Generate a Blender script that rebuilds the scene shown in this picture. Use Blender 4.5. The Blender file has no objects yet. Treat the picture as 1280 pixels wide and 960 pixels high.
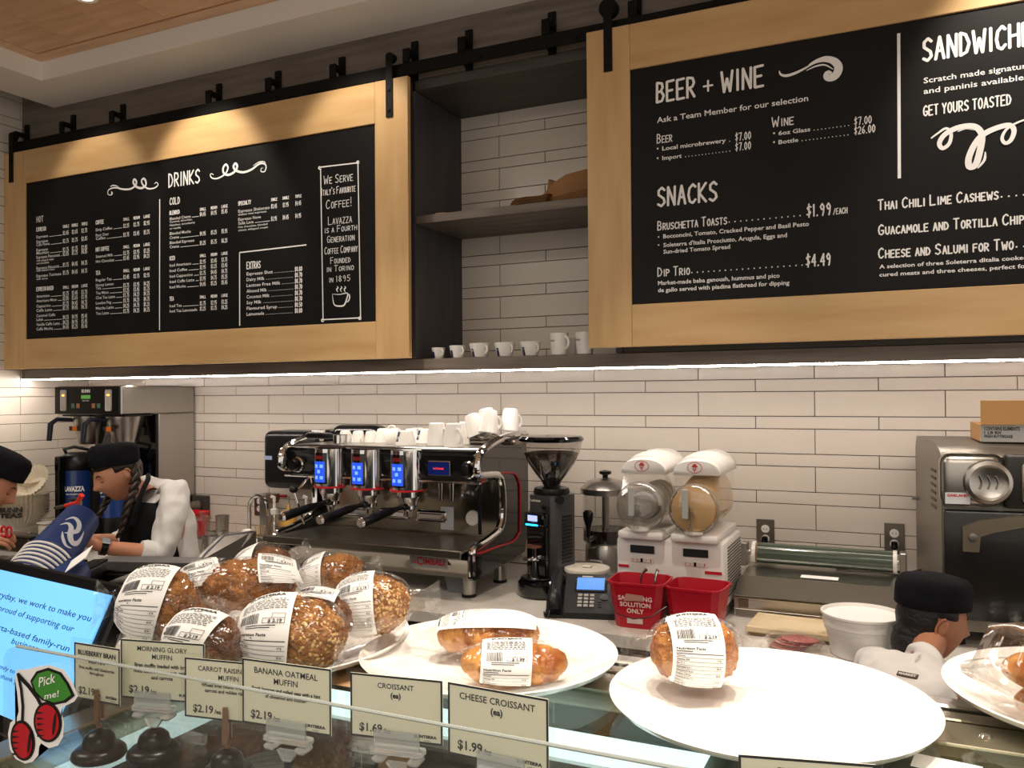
import bpy, bmesh, math, random
from mathutils import Vector, Matrix, noise
PI = math.pi
SC = bpy.context.scene
COL = SC.collection
R = math.radians

# ------------------------------------------------------------------ camera
FPX = 1050.0
YAW = R(25.1); PITCH = math.atan(12 / FPX); ROLL = -0.007
EYE = Vector((0, 0, 1.70))
_f0 = Vector((-math.sin(YAW), math.cos(YAW), 0)); _r0 = Vector((math.cos(YAW), math.sin(YAW), 0)); _u0 = Vector((0, 0, 1))
FW = _f0 * math.cos(PITCH) + _u0 * math.sin(PITCH)
_u1 = _u0 * math.cos(PITCH) - _f0 * math.sin(PITCH)
RT = _r0 * math.cos(ROLL) + _u1 * math.sin(ROLL)
UP = _u1 * math.cos(ROLL) - _r0 * math.sin(ROLL)
cam = bpy.data.cameras.new('camera'); camo = bpy.data.objects.new('camera', cam); COL.objects.link(camo)
cam.sensor_width = 36; cam.lens = FPX / 1280 * 36; cam.clip_start = 0.05
m = Matrix((RT, UP, -FW)).transposed().to_4x4(); m.translation = EYE
camo.matrix_world = m
SC.camera = camo

def ray(x, y): return FW + RT * ((x - 640) / FPX) - UP * ((y - 480) / FPX)
def at_y(x, y, Y): d = ray(x, y); return EYE + d * (Y / d.y)
def at_z(x, y, Z): d = ray(x, y); return EYE + d * ((Z - EYE.z) / d.z)
def at_x(x, y, X): d = ray(x, y); return EYE + d * (X / d.x)
def at_d(x, y, D): return EYE + ray(x, y) * D
def ppm(p): return (Vector(p) - EYE).dot(FW) / FPX      # metres per pixel at a point

# ------------------------------------------------------------------ world and exposure
w = bpy.data.worlds.new('world'); SC.world = w; w.use_nodes = True
w.node_tree.nodes['Background'].inputs[0].default_value = (1.0, 0.90, 0.80, 1)
w.node_tree.nodes['Background'].inputs[1].default_value = 0.85
SC.view_settings.view_transform = 'Standard'; SC.view_settings.look = 'None'
SC.view_settings.exposure = 0.0; SC.view_settings.gamma = 1
try:
    SC.cycles.transparent_max_bounces = 24; SC.cycles.sample_clamp_indirect = 4; SC.cycles.max_bounces = 10
except Exception: pass

def spot(loc, target, energy, angle, blend=.6, col=(1, .88, .74), size=.04):
    l = bpy.data.lights.new('spot', 'SPOT'); l.energy = energy; l.spot_size = R(angle); l.spot_blend = blend
    l.color = col; l.shadow_soft_size = size
    o = bpy.data.objects.new('spot_light', l); COL.objects.link(o); o.location = loc
    o.rotation_euler = (Vector(target) - Vector(loc)).to_track_quat('-Z', 'Y').to_euler(); return o
def area(loc, target, energy, sx, sy, col=(1, .92, .82)):
    l = bpy.data.lights.new('area', 'AREA'); l.energy = energy; l.shape = 'RECTANGLE'; l.size = sx; l.size_y = sy; l.color = col
    o = bpy.data.objects.new('ceiling_area_light', l); COL.objects.link(o); o.location = loc
    o.rotation_euler = (Vector(target) - Vector(loc)).to_track_quat('-Z', 'Y').to_euler(); return o
# ceiling lamps of the shop behind and above the camera
area((0.8, -1.2, 3.38), (0.8, -1.2, 0), 60, 2.4, .5)
area((-2.8, 0.2, 3.38), (-2.8, 0.2, 0), 40, 1.6, .5)
# spots washing the menu boards
for x_, e_ in ((-3.88, 16), (-3.1, 42), (-2.2, 26), (0.45, 60), (1.6, 50)):
    spot((x_, 2.62, 3.40), (x_, 3.16, 2.55), e_, 66, .5)
spot((-4.42, 2.98, 1.785), (-4.65, 3.02, 1.60), 5, 110, .8, size=.02)  # unseen lamp added below the cabinet end for glare on the left tiles
# spots above the display case
for x_, y_, e_ in ((-0.62, .95, 110), (-0.05, 1.0, 170), (0.5, 1.1, 130)):
    spot((x_, y_, 3.38), (x_, y_ + .12, 1.2), e_, 46, .5)
# spots above the back counter
for x_, y_, e_ in ((-3.4, 2.0, 80), (-2.0, 2.3, 85), (-0.7, 2.2, 95), (0.35, 2.1, 80)):
    spot((x_, y_, 3.38), (x_, y_ + .45, .9), e_, 56, .7)

# ------------------------------------------------------------------ materials
MATS = {}
def rgb(h):
    if isinstance(h, str):
        h = h.lstrip('#'); c = [int(h[i:i+2], 16) / 255 for i in (0, 2, 4)]
    else: c = h
    return tuple(x / 12.92 if x <= .04045 else ((x + .055) / 1.055) ** 2.4 for x in c) + (1,)
def mat(name, col='#888888', rough=.5, metal=0, emit=0, alpha=1, trans=0, ior=1.45, bump=0, bscale=60, col2=None, cscale=8, stretch=(1, 1, 1), coat=0, spec=.5, sss=0, lo=.35, hi=.65, coords='Object', detail=4, aniso=0):
    if name in MATS: return MATS[name]
    mt = bpy.data.materials.new(name); mt.use_nodes = True; nt = mt.node_tree; b = nt.nodes['Principled BSDF']
    c = rgb(col); b.inputs['Base Color'].default_value = c; b.inputs['Roughness'].default_value = rough
    b.inputs['Metallic'].default_value = metal; b.inputs['IOR'].default_value = ior
    b.inputs['Transmission Weight'].default_value = trans; b.inputs['Alpha'].default_value = alpha
    b.inputs['Coat Weight'].default_value = coat; b.inputs['Specular IOR Level'].default_value = spec
    if sss: b.inputs['Subsurface Weight'].default_value = sss; b.inputs['Subsurface Radius'].default_value = (.02, .008, .004)
    if emit: b.inputs['Emission Color'].default_value = c; b.inputs['Emission Strength'].default_value = emit
    tc = nt.nodes.new('ShaderNodeTexCoord'); mp = nt.nodes.new('ShaderNodeMapping'); mp.inputs['Scale'].default_value = stretch
    nt.links.new(tc.outputs[coords], mp.inputs[0])
    if col2:
        n = nt.nodes.new('ShaderNodeTexNoise'); n.inputs['Scale'].default_value = cscale; n.inputs['Detail'].default_value = detail
        rp = nt.nodes.new('ShaderNodeValToRGB'); rp.color_ramp.elements[0].position = lo; rp.color_ramp.elements[1].position = hi
        rp.color_ramp.elements[0].color = c; rp.color_ramp.elements[1].color = rgb(col2)
        nt.links.new(mp.outputs[0], n.inputs['Vector']); nt.links.new(n.outputs[0], rp.inputs[0]); nt.links.new(rp.outputs[0], b.inputs['Base Color'])
    if bump:
        n2 = nt.nodes.new('ShaderNodeTexNoise'); n2.inputs['Scale'].default_value = bscale; n2.inputs['Detail'].default_value = 3
        bp = nt.nodes.new('ShaderNodeBump'); bp.inputs['Strength'].default_value = bump; bp.inputs['Distance'].default_value = .01
        nt.links.new(mp.outputs[0], n2.inputs['Vector']); nt.links.new(n2.outputs[0], bp.inputs['Height']); nt.links.new(bp.outputs[0], b.inputs['Normal'])
    MATS[name] = mt; return mt
def film(name, tint=(1, 1, 1), gloss=.1, rough=.08, edge=.5, bump=0, bscale=30):
    if name in MATS: return MATS[name]
    mt = bpy.data.materials.new(name); mt.use_nodes = True; nt = mt.node_tree
    for n in list(nt.nodes):
        if n.type != 'OUTPUT_MATERIAL': nt.nodes.remove(n)
    out = [n for n in nt.nodes if n.type == 'OUTPUT_MATERIAL'][0]
    t = nt.nodes.new('ShaderNodeBsdfTransparent'); t.inputs[0].default_value = (*tint, 1)
    g = nt.nodes.new('ShaderNodeBsdfGlossy'); g.inputs['Roughness'].default_value = rough; g.inputs[0].default_value = (1, 1, 1, 1)
    lw = nt.nodes.new('ShaderNodeLayerWeight'); lw.inputs[0].default_value = edge * .5
    ma = nt.nodes.new('ShaderNodeMath'); ma.operation = 'MULTIPLY_ADD'; ma.inputs[1].default_value = edge; ma.inputs[2].default_value = gloss
    mx = nt.nodes.new('ShaderNodeMixShader')
    nt.links.new(lw.outputs['Facing'], ma.inputs[0]); nt.links.new(ma.outputs[0], mx.inputs[0])
    nt.links.new(t.outputs[0], mx.inputs[1]); nt.links.new(g.outputs[0], mx.inputs[2]); nt.links.new(mx.outputs[0], out.inputs[0])
    if bump:
        n2 = nt.nodes.new('ShaderNodeTexNoise'); n2.inputs['Scale'].default_value = bscale; n2.inputs['Detail'].default_value = 2
        bp = nt.nodes.new('ShaderNodeBump'); bp.inputs['Strength'].default_value = bump; bp.inputs['Distance'].default_value = .01
        tc = nt.nodes.new('ShaderNodeTexCoord'); nt.links.new(tc.outputs['Object'], n2.inputs['Vector'])
        nt.links.new(n2.outputs[0], bp.inputs['Height']); nt.links.new(bp.outputs[0], g.inputs['Normal']); nt.links.new(bp.outputs[0], lw.inputs['Normal'])
    MATS[name] = mt; return mt

chrome = mat('chrome', '#e8e8e8', .07, 1)
steel = mat('brushed_steel', '#b9b6b0', .28, 1, bump=.04, bscale=40, stretch=(1, 1, 30))
steel_d = mat('dark_steel', '#8a857c', .33, 1)
blk = mat('black_plastic', '#0c0c0d', .3, spec=.35)
blkm = mat('matt_black_metal', '#0c0c0c', .6, bump=.1, bscale=200, spec=.2)
blkg = mat('gloss_black', '#08080a', .1, coat=.5)
rub = mat('black_rubber', '#161616', .7)
white = mat('white_ceramic', '#f1efea', .18, coat=.3)
whitep = mat('white_plastic', '#e9e6e0', .35)
paper = mat('label_paper', '#f6f5f2', .55)
ink = mat('print_ink', '#1c1b1c', .6)
glass = film('clear_glass', (.93, .96, .94), .05, .02, .55)
acryl = film('clear_acrylic', (.975, .985, .98), .02, .04, .35)
bagf = film('cellophane', (.98, .98, .975), .05, .14, .40, bump=1.0, bscale=42)
redp = mat('red_plastic', '#b3142a', .35)
navy = mat('navy_card', '#1c3266', .45)

# ------------------------------------------------------------------ mesh builder
class MB:
    def __init__(s): s.v = []; s.f = []; s.M = None
    def add(s, vs, fs, fn=None):
        b = len(s.v)
        for p in vs:
            p = Vector(p)
            if fn: p = Vector(fn(p))
            if s.M is not None: p = s.M @ p
            s.v.append(tuple(p))
        s.f += [tuple(i + b for i in f) for f in fs]; return s
    def box(s, x0, x1, y0, y1, z0, z1, bev=0, seg=1):
        if bev <= 0:
            vs = [(x, y, z) for z in (z0, z1) for y in (y0, y1) for x in (x0, x1)]
            return s.add(vs, [(0, 2, 3, 1), (4, 5, 7, 6), (0, 1, 5, 4), (2, 6, 7, 3), (0, 4, 6, 2), (1, 3, 7, 5)])
        bm = bmesh.new(); bmesh.ops.create_cube(bm, size=1)
        for v in bm.verts: v.co = Vector(((x0 + x1) / 2 + v.co.x * (x1 - x0), (y0 + y1) / 2 + v.co.y * (y1 - y0), (z0 + z1) / 2 + v.co.z * (z1 - z0)))
        bmesh.ops.bevel(bm, geom=bm.edges[:], offset=bev, segments=seg, affect='EDGES', profile=.5)
        return s.bm(bm)
    def bm(s, bm, fn=None):
        bm.verts.index_update(); s.add([v.co.copy() for v in bm.verts], [tuple(v.index for v in f.verts) for f in bm.faces], fn); bm.free(); return s
    def tube(s, pts, r, seg=10, cap=True, squash=None):
        pts = [Vector(p) for p in pts]; n = len(pts); rr = r if isinstance(r, (list, tuple)) else [r] * n
        vs = []; fs = []; prev = None
        for i, p in enumerate(pts):
            t = (pts[min(i + 1, n - 1)] - pts[max(i - 1, 0)]).normalized()
            if prev is None:
                a = Vector((0, 0, 1)) if abs(t.z) < .9 else Vector((1, 0, 0)); u = t.cross(a).normalized()
            else: u = (prev - t * prev.dot(t)).normalized()
            prev = u; vv = t.cross(u)
            for k in range(seg):
                a = 2 * PI * k / seg; vs.append(p + (u * math.cos(a) + vv * math.sin(a)) * rr[i])
        for i in range(n - 1):
            for k in range(seg):
                a = i * seg + k; b = i * seg + (k + 1) % seg; fs.append((a, b, b + seg, a + seg))
        if cap: fs.append(tuple(reversed(range(seg)))); fs.append(tuple((n - 1) * seg + k for k in range(seg)))
        return s.add(vs, fs)
    def cyl(s, p0, p1, r0, r1=None, seg=20): return s.tube([p0, p1], [r0, r0 if r1 is None else r1], seg)
    def lathe(s, prof, c=(0, 0, 0), seg=24, axis='z', cap=True, sx=1, sy=1):
        vs = []; fs = []
        for (r, h) in prof:
            for k in range(seg):
                a = 2 * PI * k / seg; x = r * math.cos(a) * sx; y = r * math.sin(a) * sy
                q = (x, y, h) if axis == 'z' else ((x, h, y) if axis == 'y' else (h, x, y))
                vs.append((c[0] + q[0], c[1] + q[1], c[2] + q[2]))
        for i in range(len(prof) - 1):
            for k in range(seg):
                a = i * seg + k; b = i * seg + (k + 1) % seg
                fs.append((a, b, b + seg, a + seg) if axis != 'y' else (a, a + seg, b + seg, b))
        if cap:
            n = len(prof)
            if prof[0][0] > 1e-6: fs.append(tuple(reversed(range(seg))))
            if prof[-1][0] > 1e-6: fs.append(tuple((n - 1) * seg + k for k in range(seg)))
        return s.add(vs, fs)
    def ell(s, c, r, seg=20, rings=12, fn=None):
        if not isinstance(r, (tuple, list)): r = (r, r, r)
        vs = []; fs = []
        for i in range(rings + 1):
            t = PI * i / rings
            for k in range(seg):
                a = 2 * PI * k / seg; d = Vector((math.sin(t) * math.cos(a), math.sin(t) * math.sin(a), math.cos(t)))
                q = Vector((d.x * r[0], d.y * r[1], d.z * r[2]))
                if fn: q = fn(d, q)
                vs.append(Vector(c) + q)
        for i in range(rings):
            for k in range(seg):
                a = i * seg + k; b = i * seg + (k + 1) % seg; fs.append((a, a + seg, b + seg, b))
        return s.add(vs, fs)
    def prism(s, poly, a0, a1, axis='y'):
        n = len(poly); vs = []
        for h in (a0, a1):
            for (u, v) in poly: vs.append({'y': (u, h, v), 'x': (h, u, v), 'z': (u, v, h)}[axis])
        fs = [tuple(range(n)), tuple(reversed(range(n, 2 * n)))] + [(i, i + n, (i + 1) % n + n, (i + 1) % n) for i in range(n)]
        return s.add(vs, fs)
    def ribbon(s, pts, t, y=0, taper=False):
        n = len(pts); L = []; 
        for i in range(n):
            a = Vector(pts[max(i - 1, 0)]); b = Vector(pts[min(i + 1, n - 1)]); d = (b - a)
            d = d.normalized() if d.length > 1e-9 else Vector((1, 0)); nn = Vector((-d.y, d.x)); p = Vector(pts[i])
            k = t / 2 * ((.35 + 1.3 * math.sin(PI * (i + .5) / n)) if taper else 1)
            L.append((p + nn * k, p - nn * k))
        vs = [(q.x, y - 2.5e-5 * i, q.y) for i, pr in enumerate(L) for q in pr]
        return s.add(vs, [(2 * i, 2 * i + 1, 2 * i + 3, 2 * i + 2) for i in range(n - 1)])
    def build(s, name, material=None, parent=None, smooth=35, weld=0, label=None, fix=True):
        me = bpy.data.meshes.new(name); me.from_pydata(s.v, [], s.f)
        bm = bmesh.new(); bm.from_mesh(me)
        bmesh.ops.remove_doubles(bm, verts=bm.verts[:], dist=weld or 1e-6)
        bmesh.ops.dissolve_degenerate(bm, edges=bm.edges[:], dist=1e-7)
        if fix: bmesh.ops.recalc_face_normals(bm, faces=bm.faces[:])
        bm.to_mesh(me); bm.free()
        if material: me.materials.append(material)
        o = bpy.data.objects.new(name, me); COL.objects.link(o)
        if smooth:
            me.shade_smooth()
            try: me.set_sharp_from_angle(angle=R(smooth))
            except Exception: pass
        if parent: o.parent = parent
        if label: o['label'] = label
        return o
def subsurf(o, n=1):
    md = o.modifiers.new('subdivision', 'SUBSURF'); md.levels = n; md.render_levels = n; return o
def thing(name, label, cat, loc=(0, 0, 0), rz=0, group=None):
    o = bpy.data.objects.new(name, None); COL.objects.link(o); o.location = loc; o.rotation_euler = (0, 0, rz); o.empty_display_size = .05
    o['label'] = label; o['category'] = cat
    if group: o['group'] = group
    return o
def tag(o, label, cat, group=None, kind=None):
    if label: o['label'] = label
    if cat: o['category'] = cat
    if group: o['group'] = group
    if kind: o['kind'] = kind
    return o
def struct(o): o['kind'] = 'structure'; return o
def copy_tree(o, parent=None):
    c = o.copy(); COL.objects.link(c); c.parent = parent
    for ch in list(o.children): copy_tree(ch, c)
    return c
def dup(o, loc, rz=None, label=None, group=None):
    c = copy_tree(o); c.location = loc
    if rz is not None: c.rotation_euler[2] = rz
    if label: c['label'] = label
    if group: c['group'] = group
    return c

# ------------------------------------------------------------------ lettering
G = {'A': [[(0, 0), (.5, 1), (1, 0)], [(.2, .36), (.85, .38)]], 'B': [[(0, 0), (.05, 1), (.75, .93), (.85, .72), (.6, .55), (.05, .5)], [(.6, .55), (1, .3), (.75, .05), (0, 0)]],
'C': [[(1, .85), (.65, 1), (.15, .8), (0, .45), (.18, .1), (.6, 0), (1, .18)]], 'D': [[(0, 0), (0, 1), (.6, .9), (1, .5), (.7, .12), (0, 0)]],
'E': [[(1, 1), (0, .97), (0, 0), (1, .02)], [(0, .5), (.8, .52)]], 'F': [[(1, 1), (0, .97), (0, 0)], [(0, .52), (.8, .54)]],
'G': [[(1, .85), (.6, 1), (.15, .8), (0, .45), (.18, .1), (.6, 0), (1, .15), (1, .42), (.55, .42)]], 'H': [[(0, 0), (0, 1)], [(1, 0), (1, 1)], [(0, .5), (1, .54)]],
'I': [[(.5, 0), (.5, 1)]], 'J': [[(1, 1), (1, .2), (.6, 0), (.1, .12)]], 'K': [[(0, 0), (0, 1)], [(1, 1), (.05, .48), (1, 0)]], 'L': [[(0, 1), (0, 0), (1, .03)]],
'M': [[(0, 0), (.1, 1), (.5, .35), (.9, 1), (1, 0)]], 'N': [[(0, 0), (.03, 1), (.95, 0), (1, 1)]], 'O': [[(.5, 1), (.12, .8), (0, .45), (.2, .08), (.55, 0), (.9, .2), (1, .55), (.85, .88), (.5, 1)]],
'P': [[(0, 0), (0, 1), (.75, .95), (1, .72), (.7, .5), (0, .45)]], 'Q': [[(.5, 1), (.1, .8), (0, .45), (.2, .08), (.6, 0), (.95, .3), (1, .6), (.85, .9), (.5, 1)], [(.6, .25), (1.05, -.08)]],
'R': [[(0, 0), (0, 1), (.75, .95), (.95, .72), (.7, .52), (0, .45)], [(.3, .48), (1, 0)]], 'S': [[(1, .85), (.6, 1), (.12, .85), (.12, .62), (.85, .4), (.98, .18), (.5, 0), (0, .12)]],
'T': [[(0, .98), (1, 1)], [(.5, 1), (.48, 0)]], 'U': [[(0, 1), (.03, .2), (.45, 0), (.92, .2), (1, 1)]], 'V': [[(0, 1), (.5, 0), (1, 1)]], 'W': [[(0, 1), (.22, 0), (.5, .65), (.78, 0), (1, 1)]],
'X': [[(0, 0), (1, 1)], [(0, 1), (1, 0)]], 'Y': [[(0, 1), (.5, .5), (1, 1)], [(.5, .5), (.45, 0)]], 'Z': [[(0, 1), (1, 1), (0, 0), (1, 0)]],
'0': [[(.5, 1), (.1, .75), (.05, .3), (.45, 0), (.9, .25), (.95, .7), (.5, 1)]], '1': [[(.2, .8), (.55, 1), (.55, 0)]], '2': [[(.05, .8), (.45, 1), (.9, .8), (.8, .5), (0, 0), (1, .02)]],
'3': [[(.05, .95), (.9, .95), (.45, .58), (.95, .35), (.6, 0), (0, .1)]], '4': [[(.75, 0), (.75, 1), (0, .35), (1, .35)]], '5': [[(.95, 1), (.15, .98), (.1, .58), (.7, .58), (.95, .3), (.55, 0), (0, .08)]],
'6': [[(.85, 1), (.2, .65), (.05, .25), (.5, 0), (.95, .25), (.6, .5), (.1, .35)]], '7': [[(0, .97), (1, 1), (.4, 0)]], '8': [[(.5, .52), (.1, .75), (.5, 1), (.9, .78), (.5, .52), (.03, .25), (.5, 0), (.97, .25), (.5, .52)]],
'9': [[(.9, .6), (.4, .5), (.1, .75), (.5, 1), (.9, .75), (.8, .3), (.6, 0)]], '$': [[(1, .8), (.5, .9), (.1, .72), (.85, .35), (.5, .12), (0, .2)], [(.5, 1.08), (.5, -.06)]],
'.': [[(.3, .0), (.55, .07)]], ',': [[(.5, .08), (.3, -.12)]], '+': [[(.05, .5), (.95, .5)], [(.5, .15), (.5, .85)]], '/': [[(0, -.05), (.9, 1)]], '!': [[(.5, 1), (.48, .3)], [(.45, .1), (.55, 0)]], "'": [[(.5, 1), (.45, .8)]], '-': [[(.15, .45), (.85, .45)]], '&': [[(1, 0), (.2, .75), (.45, 1), (.7, .78), (.05, .3), (.4, 0), (.95, .4)]]}
def stroke_geo(s, h, t, sc=.74, wide=.42, gap=.2):
    """small-capitals hand lettering: returns ribbons as list of 2D polylines with width"""
    x = 0; out = []
    for ch in s:
        if ch == ' ': x += h * wide * .75; continue
        k = 1.0; c = ch
        if ch.islower(): k = sc; c = ch.upper()
        g = G.get(c)
        if not g: x += h * .2; continue
        wd = h * wide * k * (.35 if c in "I.,'!1" else (1.35 if c in 'MW' else 1))
        for st in g: out.append([(x + p[0] * wd, p[1] * h * k) for p in st])
        x += wd + h * gap * k
    return out, x - h * gap
def stroke(mb, s, x0, z0, h, x1=None, y=0, t=None, sc=.74, fn=None, wide=.42, gap=.2):
    out, wd = stroke_geo(s, h, 0, sc, wide, gap); k = (x1 - x0) / wd if x1 is not None else 1; t = t or h * .13
    j = 0
    for ln in out:
        P = [Vector((x0 + a * k, z0 + b)) for a, b in ln]
        for a, b in zip(P, P[1:]):
            d = b - a
            if d.length < 1e-7: continue
            d.normalize(); nn = Vector((-d.y, d.x)) * t / 2; e = d * t * .22; j += 1; yy = y - 2e-5 * (j % 12)
            Q = [a - e - nn * .8, a - e * 1.9, a - e + nn * .8, b + e + nn * .8, b + e * 1.9, b + e - nn * .8]
            Q = [a - nn, a - nn * .55 - e * 1.6, a + nn * .55 - e * 1.6, a + nn, b + nn, b + nn * .55 + e * 1.6, b - nn * .55 + e * 1.6, b - nn]
            mb.add([(q.x, yy, q.y) for q in Q], [tuple(range(8))])
_TC = {}
def ttext(s, bold=.0, res=2):
    key = (s, bold, res)
    if key in _TC: return _TC[key]
    cu = bpy.data.curves.new('txt', 'FONT'); cu.body = s; cu.size = 1; cu.resolution_u = res; cu.offset = bold; cu.fill_mode = 'FRONT'
    o = bpy.data.objects.new('txt', cu); me = bpy.data.meshes.new_from_object(o)
    vs = [v.co.copy() for v in me.vertices]; fs = [tuple(p.vertices) for p in me.polygons]
    bpy.data.objects.remove(o); bpy.data.curves.remove(cu); bpy.data.meshes.remove(me)
    x0 = min([v.x for v in vs] or [0]); x1 = max([v.x for v in vs] or [1])
    _TC[key] = ([(v.x - x0, v.y) for v in vs], fs, max(x1 - x0, 1e-3)); return _TC[key]
CAPH = .729
def text(mb, s, x0, z0, h, x1=None, y=0, bold=0, res=2, align='l', fn=None, shear=0):
    """type in the local XZ plane, cap height h; fn maps (x, z) to a 3D point"""
    vs, fs, wd = ttext(s, bold, res); k = h / CAPH; kx = (x1 - x0) / wd if x1 is not None else k
    if align == 'c': x0 = x0 - wd * kx / 2
    if align == 'r': x0 = x0 - wd * kx
    if fn: mb.add([fn(x0 + a * kx + shear * b * k, z0 + b * k) for a, b in vs], fs)
    else: mb.add([(x0 + a * kx + shear * b * k, y, z0 + b * k) for a, b in vs], fs)
# ================================================================== the setting
YW = 3.65; XL = -4.65; ZC = 0.89; XR = 2.6
grout = mat('grout', '#4a403a', .9)
tilem = mat('glazed_tile', '#d9d1c5', .22, col2='#d1c8bb', cscale=1.5, bump=.03, bscale=3, coat=.1)
flo = mat('floor_tile', '#9d9489', .35, col2='#a79d92', cscale=3)
o = MB().box(XL - .1, XR + .1, YW, YW + .1, 0, 4).build('wall_back', grout, smooth=0); struct(o); wall_back = o
o = MB().box(XL - .1, XL, -3.5, YW, 0, 4).build('wall_left', grout, smooth=0); struct(o); wall_left = o
o = MB().box(XL - .1, XR + 2, -4.5, YW + .1, -.06, 0).build('floor', flo, smooth=0); struct(o)
random.seed(5)
tcache = {}
def tile(kind, w_, h_, loc, par, rz=0, jit=True):
    key = (round(w_, 3), round(h_, 3))
    if key not in tcache:
        g = .0015; d = .006; b = .0012
        vs = []
        for (dx, yy) in ((g, 0), (g, -d + b), (g + b, -d)):
            vs += [(dx, yy, dx), (w_ - dx, yy, dx), (w_ - dx, yy, h_ - dx), (dx, yy, h_ - dx)]
        fs = [(8, 9, 10, 11)] + [(r * 4 + i, r * 4 + (i + 1) % 4, r * 4 + 4 + (i + 1) % 4, r * 4 + 4 + i) for r in (0, 1) for i in range(4)]
        tcache[key] = MB().add(vs, fs).build('tile', tilem, smooth=0).data
        t = COL.objects[-1]; bpy.data.objects.remove([q for q in COL.objects if q.data == tcache[key]][0])
    q = bpy.data.objects.new('tile', tcache[key]); COL.objects.link(q); q.parent = par; q.location = loc
    q.rotation_euler = (random.uniform(-.002, .002), 0, rz + random.uniform(-.0012, .0012)); return q
PT = .1555; ZL = 1.4419   # a large course starts at ZL
def rows(z0, z1):
    k = int((z0 - ZL) / PT) - 1
    while ZL + k * PT < z1:
        a = ZL + k * PT; yield ('L', a, a + .1035); yield ('S', a + .1035, a + PT); k += 1
def tile_back(x0, x1, z0, z1):
    for kind, a, b in rows(z0, z1):
        if b <= z0 + .01 or a >= z1 - .01: continue
        off = -.338 if kind == 'L' else -.574
        k = math.floor((x0 - off) / .4765)
        while off + k * .4765 < x1:
            c0 = max(off + k * .4765, x0); c1 = min(off + (k + 1) * .4765, x1); k += 1
            if c1 - c0 < .02: continue
            aa = max(a, z0); bb = min(b, z1)
            tile(kind, c1 - c0, bb - aa, (c0, YW, aa), wall_back)
tile_back(XL, 1.55, ZC + .002, 1.86)
tile_back(-1.985, -1.0, 1.862, 3.09)
for kind, a, b in rows(.9, 3.6):
    if b < .93 or a > 3.5: continue
    off = 3.2 if kind == 'L' else 2.96
    for k in range(-2, 2):
        c0 = max(off + k * .4765, 2.5); c1 = min(off + (k + 1) * .4765, YW - .006)
        if c1 - c0 < .02: continue
        if a > 1.86: c1 = min(c1, 3.235)
        if c1 - c0 < .02: continue
        tile(kind, c1 - c0, b - a, (XL, c0, a), wall_left, rz=PI / 2)

# ceiling: white dropped band round a field of oak planks
cw = mat('ceiling_paint', '#efece6', .8)
o = MB().box(XL, XR + 2, -4.5, YW, 3.98, 4.05).build('ceiling', cw, smooth=0); struct(o); ceiling = o
tm = MB()
tm.box(-4.37, XR + 2, 2.905, 3.21, 3.344, 3.98); tm.box(-4.37, -4.05, -3.2, 2.905, 3.344, 3.98)
struct(tm.build('trim_1', cw, smooth=0))
oakc = mat('ceiling_oak', '#ecc9a3', .45, col2='#d6ad84', cscale=2.2, stretch=(.8, 9, 9), lo=.3, hi=.7)
oakd = mat('ceiling_groove', '#a98259', .7)
o = MB().box(-4.05, XR + 2, -3.2, 2.905, 3.462, 3.5).build('trim_2', oakd, smooth=0); struct(o); trim2 = o
for (x0, x1, y0, y1) in ((-4.05, XR + 2, 2.835, 2.905), (-4.05, -3.98, -3.2, 2.835)):
    MB().box(x0, x1, y0, y1, 3.44, 3.4625, .002).build('border_plank', oakc, trim2, smooth=0)
x = -3.968
while x < 2.6:
    y1 = 2.823
    while y1 > -3.0:
        L = random.choice((.9, 1.3, 1.7)); y0 = max(y1 - L, -3.1)
        q = MB().box(0, .298, 0, y1 - y0 - .002, 0, .0205).build('plank', oakc, trim2, smooth=0); q.location = (x, y0, 3.4415 + random.uniform(0, .0008)); y1 = y0
    x += .30
def downlight(x, y, z, label):
    t = thing('ceiling_downlight', label, 'downlight', (x, y, z), group='recessed ceiling downlights')
    MB().lathe([(.035, -.001), (.05, -.006), (.055, -.004), (.056, .0005)], seg=24, cap=False).build('trim_ring', whitep, t)
    MB().lathe([(.0, .0), (.036, -.0015)], seg=24, cap=False).build('lamp_lens', mat('lamp_glow', '#ffe2b8', emit=6), t)
p = at_z(106, -4, 3.4405)
downlight(p.x, p.y, 3.4405, 'small recessed round downlight glowing in the oak plank ceiling')

# ================================================================== upper cabinet with open shelves
dwood = mat('smoked_oak', '#544e48', .5, col2='#403b37', cscale=3, stretch=(1, 8, 8), lo=.3, hi=.75, bump=.08, bscale=20)
dwoodv = mat('smoked_oak_vertical', '#4e4c50', .5, col2='#3b3a3d', cscale=3, stretch=(8, 8, 1), lo=.3, hi=.75, bump=.08, bscale=20)
dwoodh = mat('smoked_oak_face', '#7c7268', .5, col2='#5c544d', cscale=2.5, stretch=(1, 9, 14), lo=.3, hi=.72, bump=.05, bscale=20)
YF = 3.21
cab = thing('wall_cabinet', 'long smoked-oak wall cabinet with an open tiled niche between the two menu boards', 'cabinet', (0, YF, 1.805))
def cb(n, m, *a, **k): return MB().box(*a, bev=.0012).build(n, m, cab, smooth=0, **k)
xe = 2.55; D = YW - YF - .001
cb('bottom_panel', dwoodh, XL + .002, xe, .0, D, .0, .052)
cb('side_panel', dwoodv, XL + .002, XL + .03, .0, D, .054, 1.3)
cb('side_panel', dwoodv, -1.995, -1.975, .0, D, .054, 1.254)
cb('side_panel', dwoodv, -1.045, -1.02, .0, D, .054, 1.254)
cb('top_panel', dwood, -1.973, -1.047, .0, D, 1.254, 1.30)
cb('shelf', dwoodh, -1.973, -1.047, .004, D - .01, .656, .692)
cb('front_panel', dwood, XL + .032, -1.997, .012, .03, .054, 1.3)
cb('front_panel', dwood, -1.018, xe, .012, .03, .054, 1.3)
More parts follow.
